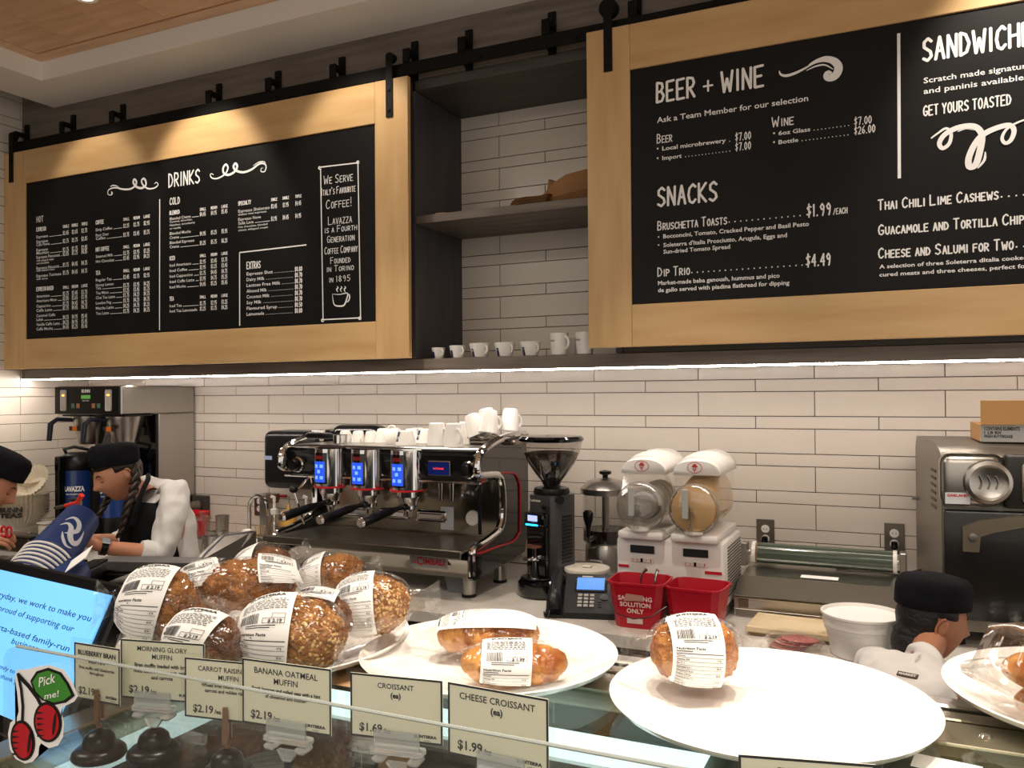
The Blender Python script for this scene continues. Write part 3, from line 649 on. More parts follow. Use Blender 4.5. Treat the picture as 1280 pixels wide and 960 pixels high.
MB().box(-.255, .255, .245, .50, .0, zb - .0005, .004).build('column', steel, t); MB().box(-.24, .24, .235, .2445, .03, zb - .004).build('column_front', blkg, t, smooth=0)
MB().box(-.255, .255, -.0, .2345, .0, .05, .006).build('base', steel_d, t)
for fx in (-.12, .145):
    o = MB().lathe([(.055, -.155), (.062, -.14), (.088, -.02), (.092, -.004), (.092, 0), (.08, 0), (.05, -.14)], (fx, .11, zb - .012), 28).build('brew_funnel', steel, t)
    MB().box(fx - .11, fx + .11, .02, .2, zb - .0115, zb - .002).build('funnel_rail', blk, t)
    MB().box(fx - .045, fx + .045, .012, .0135, zb - .09, zb - .065).build('funnel_label', mat('label_dark', '#26221f', .5), o)
    MB().box(fx - .018, fx + .018, .010, .0115, zb - .09, zb - .065).build('label_patch', mat('label_orange', '#e8771f', .5), o)
    pts = [(fx - .04, .03, zb - .03), (fx - .06, -.05, zb - .025), (fx - .07, -.08, zb - .05), (fx - .075, -.085, zb - .14)]
    MB().tube(pts, [.010, .012, .015, .013], 10).build('funnel_handle', mat('navy_plastic', '#1a2030', .35), t)
servers = []
for i, (fx, lb) in enumerate(((-4.12, 'navy and black coffee server under the left brew funnel'), (-3.85, 'coffee server under the right brew funnel, mostly behind the woman'))):
    t = thing('coffee_server', lb, 'coffee server', (fx, 3.18, ZC + .0505), group='coffee servers under the brewer')
    MB().lathe([(.098, 0), (.1, .01), (.1, .11), (.098, .12)], seg=28).build('base', blk, t)
    MB().lathe([(.096, .1205), (.096, .36)], seg=32).build('body', mat('navy_body', '#17336e', .25, coat=.4), t)
    MB().lathe([(.097, .3605), (.1, .37), (.1, .41), (.085, .44), (.05, .455), (0, .455)], seg=28).build('lid', blk, t)
    MB().box(-.016, .016, -.14, -.099, .0, .40, .005).box(-.02, .02, -.14, -.09, .36, .44, .006).build('sight_gauge', blk, t)
    MB().box(-.025, .025, -.15, -.1415, .02, .1, .004).cyl((0, -.145, .05), (0, -.19, .05), .012).build('faucet', blk, t)
    MB().tube([(-.09, .0, .42), (-.1, -.02, .47), (.0, -.03, .485), (.1, -.02, .47), (.09, 0, .42)], .009, 8).build('carry_handle', blk, t)
    b = MB(); fn = lambda x, z: (.0972 * math.cos(x / .0972 - PI / 2 + .62), .0972 * math.sin(x / .0972 - PI / 2 + .62), z)
    text(b, 'LAVAZZA', -.052, .25, .026, .052, bold=.05, fn=fn); text(b, 'ITALY\u0027S FAVOURITE COFFEE', -.045, .23, .007, .045, fn=fn, bold=.02); b.build('lettering', chalk, t, fix=False, smooth=0)

# ------------------------------------------------------------------ espresso machine
t = thing('espresso_machine', 'chrome and black three-group espresso machine with blue touch screens', 'espresso machine', (-2.02, 2.9, ZC)); em = t
TX, TY, TZ = -2.02, 2.9, ZC
def L(p): return (p[0] - TX, p[1] - TY, p[2] - TZ)
XL0, XR0 = -2.51 - TX, -1.535 - TX
zz = lambda v: v - TZ
smoke = mat('gloss_graphite', '#2b2b2d', .16, .6, coat=.6)
sidep = [(0.0, .09), (0, .195), (.12, .21), (.24, .24), (.28, .31), (.27, .43), (.23, .475), (.07, .485), (.045, .50), (.05, .565), (.15, .60), (.30, .625), (.50, .63), (.54, .52), (.54, .2), (.50, .11), (.06, .078), (.02, .078)]
for x0, x1, m_ in ((XR0 - .02, XR0, smoke), (XL0, XL0 + .02, smoke)):
    MB().prism(sidep, x0, x1, 'x').build('side_panel', m_, t, smooth=30)
def sub(pts, k=1):
    P = [Vector(p) for p in pts]; out = []
    for i in range(len(P) - 1):
        p0 = P[max(i - 1, 0)]; p1 = P[i]; p2 = P[i + 1]; p3 = P[min(i + 2, len(P) - 1)]
        for j in range(5):
            u = j / 5; out.append(.5 * ((2 * p1) + (-p0 + p2) * u + (2 * p0 - 5 * p1 + 4 * p2 - p3) * u * u + (-p0 + 3 * p1 - 3 * p2 + p3) * u ** 3))
    return out + [P[-1]]
for X in (XR0 + .001, XL0 - .001):
    b = MB(); b.tube(sub([(X, .0, .10), (X, .0, .19), (X, .03, .207), (X, .13, .22), (X, .245, .25), (X, .275, .32), (X, .265, .43), (X, .22, .475), (X, .07, .487), (X, .04, .51), (X, .06, .565), (X, .15, .60), (X, .3, .627), (X, .5, .632)]), .016, 10)
    b.build('chrome_trim', chrome, t)
rp = [at_x(*q, XR0 + TX + .004) for q in ((603, 603), (606, 597), (613, 592), (630, 591), (643, 592), (648, 600), (650, 612), (650, 660), (648, 668), (641, 677), (620, 684), (601, 691), (590, 693))]
MB().tube(sub([L(p) for p in rp]), .0042, 8).build('red_trim', mat('red_trim', '#c81e26', .3), t)
MB().box(XR0 - .002, XR0 + .004, .03, .3, .095, .165).build('side_window', blkg, t, smooth=0)
# body
MB().box(XL0 + .0205, XR0 - .0205, .06, .52, .0785, .19, .005).build('lower_body', steel_d, t)
fp = [(.0, .155), (.0, .175), (.055, .18), (.055, .08), (.045, .078)]
MB().prism(fp, XL0 + .021, XR0 - .021, 'x').build('front_panel', mat('front_chrome', '#aaa69f', .1, 1), t, smooth=50)
MB().box(XL0 + .0205, XR0 - .0205, .30, .53, .191, .47, .004).build('back_splash', mat('mirror_steel', '#a79f90', .12, 1), t)
MB().box(XL0 - .0, XR0 - .022, -.045, .30, .1905, .2005, .003).build('drip_tray', steel_d, t)
MB().box(XL0 - .002, XR0 - .022, -.055, -.0455, .172, .204, .003).build('drip_tray_edge', steel_d, t)
b = MB()
for k in range(60): b.box(XL0 + .05 + k * .0145, XL0 + .058 + k * .0145, -.03, .27, .2007, .2015)
o = b.build('tray_grate', steel, t, smooth=0); o['kind'] = 'stuff'
ap = [(.10, .45), (.085, .465), (.075, .56), (.09, .578), (.40, .58), (.52, .6), (.53, .45)]
MB().prism(ap, XL0 + .0205, XR0 - .0205, 'x').build('upper_body', smoke, t, smooth=40)
MB().box(XL0 - .01, XR0 - .005, .07, .088, .578, .592, .005, 2).box(XL0 - .01, XR0 - .0, .07, .088, .448, .456, .003).build('chrome_rail', chrome, t)
MB().box(XL0 - .03, XL0 + .26, .40, .55, .54, .665, .055, 5).build('rear_hood', smoke, t)
MB().box(XL0 + .03, XR0 - .03, .10, .395, .5815, .59, .003).build('cup_tray', steel, t, smooth=0)
scr = mat('touch_screen_blue', '#1f49c8', .2, emit=1.1)
scr2 = mat('screen_key', '#6f9df5', .2, emit=1.1); scd = mat('screen_dark', '#05070d', .1)
for px in (405, 452, 502):
    gx = at_y(px, 585, 2.935).x - TX
    o = MB(); prof = []
    pr = [(gx + .075 * math.cos(a), .09 - .075 * math.sin(a) * 1.05) for a in [PI * i / 14 for i in range(15)]]
    o.prism(pr + [(gx - .075, .12), (gx + .075, .12)], .418, .578, 'z'); g_ = o.build('group_head', chrome, t, smooth=45)
    o = MB(); o.prism([(a, b_ - .002) for a, b_ in [(gx + .0775 * math.cos(a), .09 - .0775 * math.sin(a) * 1.05) for a in [PI * i / 14 for i in range(15)]]], .410, .4175, 'z'); o.build('red_ring', mat('red_trim'), g_, smooth=45)
    cx_ = gx - .01
    def f2(x, z, gx=gx): a = math.acos(max(-1, min(1, (x) / .0762))); return (gx + x, .09 - math.sin(a) * .0762 * 1.05 - .0012, z)
    def patch(x0, x1, z0, z1, off=0):
        b = MB(); n = 5
        for i in range(n):
            u0 = x0 + (x1 - x0) * i / n; u1 = x0 + (x1 - x0) * (i + 1) / n
            b.add([Vector(f2(u, z)) + Vector((0, -off, 0)) for u, z in ((u0, z0), (u1, z0), (u1, z1), (u0, z1))], [(0, 1, 2, 3)])
        return b
    s_ = patch(-.046, .03, .428, .562).build('screen', blkg, g_, fix=False)
    patch(-.036, .022, .436, .525, .0008).build('touch_pad', scr, g_, fix=False)
    patch(-.030, .014, .535, .55, .0008).build('display', mat('led_red_dim', '#5a1210', .3, emit=.6), g_, fix=False)
    b = MB()
    for (kx, kz) in ((-.022, .505), (.006, .505), (-.008, .482), (-.022, .456), (.006, .456)):
        q = patch(kx - .008, kx + .008, kz - .007, kz + .007, .0014); b.add(q.v, q.f)
    o = b.build('keys', scr2, g_, fix=False); o['kind'] = 'stuff'
    MB().lathe([(.05, .408), (.05, .385), (.042, .375), (.036, .35)], (gx, .085, 0), 28).build('brew_collar', chrome, g_)
    pf = MB().lathe([(.036, .349), (.036, .335), (.018, .325), (.012, .30), (0, .30)], (gx, .085, 0), 24).build('portafilter', chrome, t)
    h0 = Vector((gx - .01, .05, .345)); h1 = Vector((gx - .06, -.16, .308))
    MB().tube([h0, h0.lerp(h1, .15), h0.lerp(h1, .3), h0.lerp(h1, .9), h1], [.010, .010, .016, .0205, .0195], 14).build('handle', blk, pf)
    MB().tube([h1, h1 + (h1 - h0).normalized() * .012], [.0195, .017], 14).build('handle_cap', chrome, pf)
    MB().box(gx - .09, gx + .065, .285, .2995, .25, .30, .008).box(gx - .075, gx + .05, .279, .2845, .262, .288, .004).build('backsplash_badge', chrome, t)
for px, py in ((370, 581), (584, 588)):
    p = L(at_y(px, py, 2.97)); MB().lathe([(.0, -.03), (.022, -.028), (.026, -.01), (.03, 0)], (p[0], .07, p[2]), 20, 'y').build('steam_knob', blk, t)
    MB().lathe([(.031, 0), (.036, .005), (.036, .02)], (p[0], .07, p[2]), 24, 'y').build('knob_ring', chrome, t)
p0 = L(at_y(536, 577, 2.97)); p1 = L(at_y(562, 594, 2.97))
o = MB().box(p0[0] - .004, p1[0] + .004, .066, .0745, p1[2] - .004, p0[2] + .004, .003).build('display_bezel', chrome, t)
o2 = MB().box(p0[0], p1[0], .0635, .0655, p1[2], p0[2]).build('display', mat('display_navy', '#0a1a52', .15, emit=.5), t, smooth=0)
b = MB(); text(b, 'LaCimbali', (p0[0] + p1[0]) / 2, (p0[2] + p1[2]) / 2 - .004, .009, align='c', y=.063, bold=.02); b.build('lettering', mat('led_red', '#e0332c', emit=1.2), o2, fix=False, smooth=0)
p0 = L(at_y(518, 692, 2.935)); p1 = L(at_y(565, 711, 2.935))
o = MB().box(p0[0], p1[0], -.0025, .004, p1[2] + .004, p0[2], .002).build('name_plate', mat('plate_silver', '#8f8c87', .4, .2), t, smooth=0)
b = MB(); text(b, 'LA', p0[0] + .012, p1[2] + .018, .013, y=-.0035, bold=.03); text(b, 'C', p0[0] + .035, p1[2] + .013, .034, p0[0] + .062, y=-.0035, bold=.02); text(b, 'IMBALI', p0[0] + .066, p1[2] + .018, .024, p1[0] - .012, y=-.0035, bold=.03)
b.build('lettering', mat('letter_red', '#b5202a', .4), o, fix=False, smooth=0)
# steam wands
a0 = L(at_y(599, 602, 2.99)); a1 = L(at_y(600, 668, 2.99))
MB().tube([(a0[0], .1, .45), (a0[0], .07, .43), a0, a1], [.007, .008, .009, .007], 10).build('steam_wand', blk, t)
a0 = L(at_y(367, 612, 2.93)); a1 = L(at_y(380, 655, 2.95))
MB().tube([(a0[0] + .03, .1, .45), (a0[0] + .01, .06, .40), a0, a1], [.006, .006, .006, .005], 10).build('steam_wand', chrome, t)
MB().ell(a0, (.02, .02, .016), 12, 8).build('wand_grip', blk, t)
for px in (548, 562):
    q = L(at_y(px, 604, 3.0)); MB().tube([(q[0], .12, .45), (q[0], .12, .37)], [.012, .008], 12).build('water_spout', chrome, t)
q = L(at_y(590, 648, 3.19)); MB().lathe([(.0, -.012), (.03, -.01), (.034, 0)], (q[0], .298, q[2]), 24, 'y').build('pressure_gauge', mat('gauge_face', '#d9d6cf', .2), t)
q = L(at_y(558, 648, 3.19)); MB().box(q[0] - .032, q[0] + .032, .2945, .2995, q[2] - .05, q[2] + .05, .001).build('notice_card', mat('card_white', '#c9cdd1', .5), t, smooth=0)
b = MB(); q = L(at_y(592, 621, 3.19))
text(b, 'M100', q[0] - .065, q[2], .022, q[0] + .065, y=.2985, bold=.03); b.build('lettering', chrome, t, fix=False, smooth=0)
for lx in (XL0 + .06, XR0 - .055):
    for ly in (.075, .36):
        q = MB().cyl((lx, ly, .012), (lx, ly, .0785), .027, seg=18).build('leg', steel, t); MB().cyl((lx, ly, 0), (lx, ly, .0118), .03, seg=18).build('rubber_foot', blk, q)
# cups on the machine
cz = ZC + .5905
random.seed(11)
cl = [  # px, Y, r0, r1, h, flip, kind
 (398, 3.20, 'e', 0), (432, 3.24, 'e', 1), (448, 3.22, 'e', 1), (464, 3.23, 'e', 1), (480, 3.24, 'c', 1), (492, 3.18, 'c', 2), (507, 3.10, 'c', 1), (515, 3.28, 'c', 1), (532, 3.26, 'c', 1), (546, 3.12, 't', 1), (567, 3.07, 't', 1), (583, 3.26, 't', 1), (522, 3.35, 'c', 1)]
lbs = {'e': 'small espresso cup', 'c': 'wide white cup', 't': 'tall white mug'}
where = ['with a navy patch, far left on the machine top', 'upside down, left end of the back row on the machine', 'upside down, second of the low back row', 'upside down, third of the low back row', 'upside down, ending the low back row', 'lying tilted against others above the third group head',
 'with a navy patch, upside down in front above the display', 'behind the navy-patched cup, upside down', 'upside down with a patch, beside the tall mugs', 'upside down, left one of the front pair', 'upside down, broadest at the front of the machine', 'upside down, behind the front mugs', 'half hidden at the rear middle of the machine top']
for i, (px, Y, k, fl) in enumerate(cl):
    r0, r1, h = {'e': (.024, .033, .052), 'c': (.030, .046, .064), 't': (.033, .043, .098)}[k]
    p = at_y(px, 560, Y); base = MB
    t = mug({'e': 'espresso_cup', 'c': 'cappuccino_cup', 't': 'tall_mug'}[k], lbs[k] + ' ' + where[i], (p.x, Y, cz), r0, r1, h, R(150 + (i * 37) % 60), 'cups on top of the espresso machine', mark=(-.010, .010, .006, h * .75) if i in (0, 6, 7, 8) else None)
    if fl == 1:
        t.rotation_euler = (PI, 0, R(20 - (i * 29) % 60)); t.location.z = cz + h
        if i in (6, 7, 8): t.rotation_euler = (PI, 0, R(150)); 
    elif fl == 2: t.rotation_euler = (R(14), R(-115), 0); t.location.z = cz + .045; t.location.x += .04
    else: t.rotation_euler[2] = R(-20)
# handle-and-filter lying on the machine top
t = thing('spare_portafilter', 'spare black-handled portafilter lying on the machine top', 'portafilter', (at_y(420, 555, 3.1).x, 3.06, cz + .036), 0)
MB().tube([(-.13, 0, 0), (-.12, 0, 0), (0, 0, 0), (.02, 0, 0)], [.012, .016, .014, .008], 12).build('handle', blk, t); MB().lathe([(.03, -.02), (.035, -.018), (.035, .018), (.03, .02)], (.055, 0, -.013), 20).build('filter_basket', chrome, t)
# stack of tall cups in a wire rack on the right of the machine top
t = thing('cup_rack', 'small grey wire rack holding leaning mugs at the machine top right', 'rack', (at_y(626, 545, 3.3).x, 3.3, cz))
for sy in (-.07, .07):
    MB().tube([(-.13, sy, .03), (-.05, sy, .025), (.0, sy, .045), (.05, sy, .03), (.1, sy, .04)], .004, 6).build('wire_rail', steel_d, t)
MB().box(-.12, .1, -.075, .075, 0, .022, .006).build('rack_base', steel_d, t)
for i, (dx, dy, dz, ry, lb) in enumerate(((-.115, -.06, .03, 20, 'white mug leaning at the left of the wire rack, handle outward'), (-.06, -.03, .055, 14, 'white mug second in the leaning rack cluster'), (-.02, -.06, .05, 8, 'white mug standing upside down in front of the rack cluster'), (.035, .03, .055, 6, 'rightmost white mug of the rack cluster'), (-.10, .05, .03, 18, 'white mug at the back of the rack cluster'))):
    q = mug('tall_mug', lb, (at_y(626, 545, 3.3).x + dx, 3.3 + dy, cz + dz + .1), .031, .043, .098, 0, 'mugs in the machine top rack'); q.rotation_euler = (PI, R(ry), R(180 if i in (0, 1) else 60))
# grounds bin below the machine
t = thing('storage_tub', 'small translucent grey tub under the espresso machine', 'tub', (at_z(557, 748, ZC).x, 3.05, ZC))
MB().lathe([(.062, 0), (.075, .065), (.078, .07), (.074, .07), (.058, .004), (0, .004)], seg=4, cap=False).build('tub_body', mat('grey_translucent', '#6f6f70', .3), t, smooth=0); MB().ell((0, 0, .058), (.045, .04, .02), 12, 8).build('contents', blk, t)
t.rotation_euler[2] = PI / 4
# ------------------------------------------------------------------ coffee grinder
gp = at_z(683, 733, ZC)
t = thing('coffee_grinder', 'black and grey coffee grinder with a bean-filled clear hopper', 'coffee grinder', (gp.x + .055, 3.16, ZC), R(-14))
gm = mat('grinder_grey', '#59595b', .3, .7)
MB().lathe([(.085, 0), (.105, .006), (.11, .02), (.108, .055), (.09, .07), (0, .07)], (0, -.02, 0), 32, sy=1.15).build('base', blkg, t)
MB().lathe([(.06, .0702), (.066, .074), (.06, .078), (0, .074)], (-.01, -.07, 0), 28).build('grounds_tray', blk, t)
bp_ = [(-.062, -.045), (-.05, -.06), (.05, -.06), (.075, -.03), (.078, .07), (.05, .10), (-.05, .10), (-.075, .07)]
MB().prism(bp_, .0705, .40, 'z').build('body', gm, t, smooth=40)
b = MB()
for k in range(14): b.box(.0765, .080, -.015, .05, .13 + k * .014, .137 + k * .014)
o = b.build('side_vents', blk, t, smooth=0); o['kind'] = 'stuff'
o = MB().box(-.055, .05, -.10, -.0605, .28, .335, .012, 2).box(-.05, .045, -.085, -.0605, .0785, .282, .004).build('front_panel', blkg, t)
MB().box(-.03, .018, -.1025, -.1002, .302, .325, .001).build('display', mat('display_lilac', '#8f9bff', .2, emit=1.6), o, smooth=0)
MB().box(-.04, .02, -.1035, -.1002, .284, .29, .0008).build('status_bar', mat('cyan_glow', '#20a8ff', .2, emit=5), o)
MB().cyl((-.01, -.085, .15), (-.01, -.12, .15), .008).lathe([(.034, .148), (.036, .150), (.036, .153), (.0, .153)], (-.01, -.105, 0), 20).build('portafilter_fork', chrome, t)
MB().lathe([(.022, .0755), (.019, .10), (.013, .14), (.013, .195), (0, .195)], (-.01, -.085, 0), 16).build('dosing_funnel', chrome, t)
MB().lathe([(.03, .196), (.036, .2), (.036, .206), (0, .206)], (-.01, -.085, 0), 20).build('tamper', mat('copper', '#a9745a', .3, .8), t)
MB().lathe([(.072, .4005), (.074, .41), (.07, .425), (.05, .43), (.035, .432)], (0, .02, 0), 32).build('collar', blk, t)
MB().cyl((.06, -.02, .385), (.085, -.035, .385), .016).build('adjust_knob', blk, t); MB().cyl((.02, -.062, .355), (.06, -.085, .355), .009).build('lock_lever', blk, t)
b = MB(); text(b, 'LaCimbali', -.045, .375, .009, y=-.0612, bold=.03); b.build('lettering', mat('silver_print', '#cfcac2', .3), t, smooth=0, fix=False)
hz = .4325
hp = [(.034, 0), (.042, .02), (.066, .05), (.097, .095), (.118, .14), (.127, .18)]
MB().lathe([(r, hz + h) for r, h in hp], (0, .02, 0), 36, cap=False).build('hopper', film('smoke_glass', (.80, .78, .77), .05, .05, .6), t)
beans = mat('coffee_beans', '#2c1c15', .4, col2='#120a07', cscale=60, bump=.8, bscale=110)
MB().lathe([(.031, hz + .002), (.039, hz + .02), (.063, hz + .05), (.094, hz + .095), (.112, hz + .134), (.09, hz + .139), (.05, hz + .142), (0, hz + .143)], (0, .02, 0), 36).build('beans', beans, t)
MB().lathe([(.122, hz + .1805), (.132, hz + .184), (.134, hz + .194), (.124, hz + .203), (.05, hz + .207), (0, hz + .207)], (0, .02, 0), 36).build('hopper_lid', blkg, t)

# ------------------------------------------------------------------ juice dispenser and tub
jp = at_y(757, 640, 3.46)
t = thing('drink_dispenser', 'round drink dispenser with steel lid and black tap, behind the slush machine', 'drink dispenser', (jp.x, 3.46, ZC), R(-10))
MB().lathe([(.085, 0), (.09, .01), (.09, .15), (.08, .17)], seg=32).build('stand', steel, t)
MB().lathe([(.098, .172), (.098, .375)], seg=36, cap=False).build('tank', film('clear_plastic', (.93, .93, .92), .06, .05, .5), t)
MB().lathe([(.09, .171), (.0965, .175), (.0965, .225), (0, .225)], seg=32).build('cold_brew', mat('dark_drink', '#1d100b', .1), t)
MB().cyl((0, .0, .226), (0, 0, .37), .016).build('ice_core', steel, t)
MB().lathe([(.106, .3755), (.108, .40), (.08, .43), (.03, .442), (0, .443)], seg=36).build('lid', steel, t); MB().lathe([(.012, .4435), (.012, .455), (.026, .462), (.026, .472), (0, .478)], seg=20).build('lid_knob', blk, t)
MB().cyl((0, -.099, .20), (0, -.15, .20), .012).cyl((0, -.15, .21), (0, -.15, .16), .012, .009).build('tap', film('clear_plastic', (.9, .9, .9)), t)
MB().lathe([(.008, .21), (.011, .25), (.022, .285), (.024, .31), (.012, .322), (0, .322)], (0, -.15, 0), 14, sy=.6).build('tap_lever', blk, t)
b = MB(); fn = lambda x, z: (.0912 * math.cos(x / .09 - PI / 2), .0912 * math.sin(x / .09 - PI / 2), z)
for i in range(6): u0 = -.03 + i * .01; b.add([fn(u0, .085), fn(u0 + .01, .085), fn(u0 + .01, .105), fn(u0, .105)], [(0, 1, 2, 3)])
q = b.build('name_plate', mat('card_grey', '#b9b7b2', .4), t, fix=False)
b = MB(); fn2 = lambda x, z: (.092 * math.cos(x / .09 - PI / 2), .092 * math.sin(x / .09 - PI / 2), z); text(b, 'VGADRA', -.024, .091, .009, .024, fn=fn2, bold=.04); b.build('lettering', ink, q, fix=False, smooth=0)
tp = at_z(745, 738, ZC)
t = thing('food_tub', 'clear round tub with a milky lid in front of the drink dispenser', 'tub', (tp.x + .0, 3.17, ZC))
MB().lathe([(.075, 0), (.08, .005), (.086, .10)], seg=32).build('tub_body', mat('tub_grey', '#8f8880', .25), t)
MB().lathe([(.09, .1005), (.092, .108), (.09, .115), (.08, .116), (0, .113)], seg=32).build('lid', mat('milky_lid', '#d6cfc4', .4), t)
MB().box(-.02, .02, -.012, .012, .1155, .122, .003).build('lid_tab', mat('milky_lid'), t)

# ------------------------------------------------------------------ slush machine
SX = -.783; t = thing('slush_machine', 'white twin-bowl slush machine, left bowl empty and right bowl full of tan slush', 'slush machine', (SX, 3.0, ZC)); sm = t
wm = mat('slush_white', '#e2dfda', .3); wl = mat('slush_lid_white', '#f3f1ec', .2, coat=.4)
MB().box(-.198, .198, .0, .34, .04, .275, .012, 2).build('housing', wm, t)
MB().box(-.19, .19, .012, .33, 0, .0395, .002).build('base', mat('base_grey', '#77736c', .5), t)
b = MB()
for k in range(16): b.box(.1985, .2005, .06, .31, .075 + k * .0115, .080 + k * .0115)
o = b.build('side_louvres', mat('slot_dark', '#55524e', .6), t, smooth=0); o['kind'] = 'stuff'
for i, (cx, tan) in enumerate(((-.098, False), (.098, True))):
    MB().box(cx - .085, cx + .085, -.035, .335, .2755, .305, .010, 2).build('bowl_tray', wm, t)
    q = MB().box(cx - .045, cx + .045, -.006, -.0005, .222, .250, .001).build('display', mat('lcd_dark', '#2b3030', .2), t)
    MB().box(cx - .04, cx + .04, -.004, -.0005, .188, .204, .001).build('key_row', mat('key_row', '#d9d5cf', .4), t)
    b = MB()
    for k, ch in enumerate('/+.-$'):
        if k == 2: continue
        stroke(b, ch, cx - .038 + k * .017, .191, .009, y=-.0048, t=.0018)
    b.build('key_symbols', mat('letter_red'), t, fix=False, smooth=0)
    MB().box(cx - .006, cx + .002, -.0065, -.0045, .189, .203).build('key_switch', blk, t, smooth=0)
    cz0 = .395; r = .082
    def sec(y, dr=0, top=.55, n=20): 
        rr = r - dr; pts = [(cx + rr * math.cos(a), y, cz0 + rr * math.sin(a)) for a in [-PI + PI * k / n for k in range(n + 1)]]
        pts += [(cx + rr * .97, y, top - .03), (cx - rr * .97, y, top - .03)]; return pts
    vs = []; fs = []; secs = ((.0, .46), (.03, .535), (.10, .56), (.30, .565))
    for (y, top) in secs: vs += sec(y, 0, top)
    n = len(sec(0)); 
    for j in range(len(secs) - 1):
        for k in range(n - 1): fs.append((j * n + k, j * n + k + 1, (j + 1) * n + k + 1, (j + 1) * n + k))
    fs.append(tuple(range(n)))
    MB().add(vs, fs).build('bowl', film('bowl_plastic', (.93, .92, .91), .09, .06, .55), t, fix=False)
    MB().lathe([(.0, -.05), (.06, -.048), (.083, -.04), (.088, -.03), (.088, -.018), (.083, -.002)], (cx, 0, cz0), 36, 'y', cap=False).build('bowl_front', film('bowl_plastic'), t)
    MB().lathe([(.0885, -.028), (.091, -.026), (.091, -.016), (.0885, -.014)], (cx, 0, cz0), 36, 'y', cap=False).build('seal_ring', mat('seal_grey', '#8d8a86', .4), t)
    b = MB(); 
    # white lid: rounded cap with a lip
    vs = []; fs = []; prof = [(.016, .066), (.02, .070), (.05, .080), (.085, .084), (.095, .094), (.2, .10), (.31, .098), (.345, .07)]
    for (y, hh) in prof:
        for k in range(15):
            a = PI * k / 14; vs.append((cx - .084 * math.cos(a), y, .512 + .78 * max(hh, .004) * (math.sin(a) ** .7)))
    for j in range(len(prof) - 1):
        for k in range(14): fs.append((j * 15 + k, j * 15 + k + 1, (j + 1) * 15 + k + 1, (j + 1) * 15 + k))
    fs.append(tuple(range(15)))
    q = b.add(vs, fs).build('lid', wl, t, smooth=40)
    md = q.modifiers.new('thickness', 'SOLIDIFY'); md.thickness = .003
    # emblem on the front of the lid
    e0 = Vector((cx - .004, -.0105, .539)); b = MB(); pts = [(e0.x + .026 * math.cos(a), e0.z + .019 * math.sin(a)) for a in [2 * PI * k / 24 for k in range(25)]]
    b.ribbon(pts, .0022, 0); b.ribbon([(e0.x - .006, e0.z - .002), (e0.x + .0, e0.z - .014), (e0.x + .004, e0.z)], .004, 0); b.ribbon([(e0.x - .010, e0.z + .004), (e0.x + .010, e0.z + .005)], .006, 0); b.ribbon([(e0.x - .006, e0.z + .010), (e0.x + .006, e0.z + .011)], .005, 0)
    q2 = q
    b.M = None; o = b.build('emblem', mat('letter_red'), q2, fix=False, smooth=0); o.location = (0, .0115, 0)
    # inner drum and auger
    MB().lathe([(.04, .0), (.05, .01), (.05, .29)], (cx, 0, cz0), 24, 'y').build('chill_drum', mat('drum_grey', '#c9c6c2', .3), t)
    if tan:
        sl = mat('tan_slush', '#d9b988', .35, col2='#cfae7e', cscale=12, bump=.3, bscale=40)
        vs = []; fs = []; ss = ((-.0015, .45), (.04, .49), (.15, .515), (.295, .52))
        for (y, top) in ss:
            rr = .079; vs += [(cx + rr * math.cos(a), y, cz0 + rr * math.sin(a)) for a in [-PI + PI * k / 18 for k in range(19)]]
            vs += [(cx + rr * .95 * math.cos(a), y, cz0 + .02 + (top - cz0 - .02) * math.sin(a)) for a in [PI * k / 8 for k in range(1, 8)]]
        n = 26
        for j in range(3):
            for k in range(n): fs.append((j * n + k, j * n + (k + 1) % n, (j + 1) * n + (k + 1) % n, (j + 1) * n + k))
        fs.append(tuple(range(n))); fs.append(tuple(range(3 * n, 4 * n)))
        MB().add(vs, fs).lathe([(0, -.044), (.058, -.042), (.078, -.034), (.078, -.0018)], (cx, 0, cz0), 30, 'y').build('slush', sl, t, smooth=60)
    else:
        for k in range(5):
            y = .03 + k * .055; pts = [(cx + .062 * math.cos(a), y + .02 * a / PI, cz0 + .062 * math.sin(a)) for a in [2 * PI * q / 20 for q in range(21)]]
            MB().tube(pts, .010, 8).build('auger_blade', mat('auger_white', '#d5d2cf', .3), t)
    MB().box(cx - .032, cx - .010, -.075, -.062, cz0 - .03, cz0 + .075, .003).build('tap_handle', mat('handle_grey', '#a9aca9', .4), t)
    MB().cyl((cx - .005, -.0505, cz0 - .02), (cx - .005, -.065, cz0 - .02), .016).cyl((cx - .005, -.06, cz0 + .01), (cx - .005, -.06, cz0 - .085), .012, .010).build('spout', film('clear_plastic'), t)
    MB().lathe([(.03, .3055), (.034, .31), (.034, .317), (0, .317)], (cx, -.025, -.0), 20).build('drip_cup', wm, t)
MB().box(.13, .19, -.004, -.0005, .165, .175).build('brand_strip', mat('letter_red'), t, smooth=0)
MB().box(-.19, -.15, -.003, -.0005, .165, .175).build('brand_strip', mat('letter_red'), t, smooth=0)
MB().box(.165, .187, -.004, -.0005, .07, .1).build('badge', mat('badge_navy', '#2a2d63', .4), t, smooth=0)

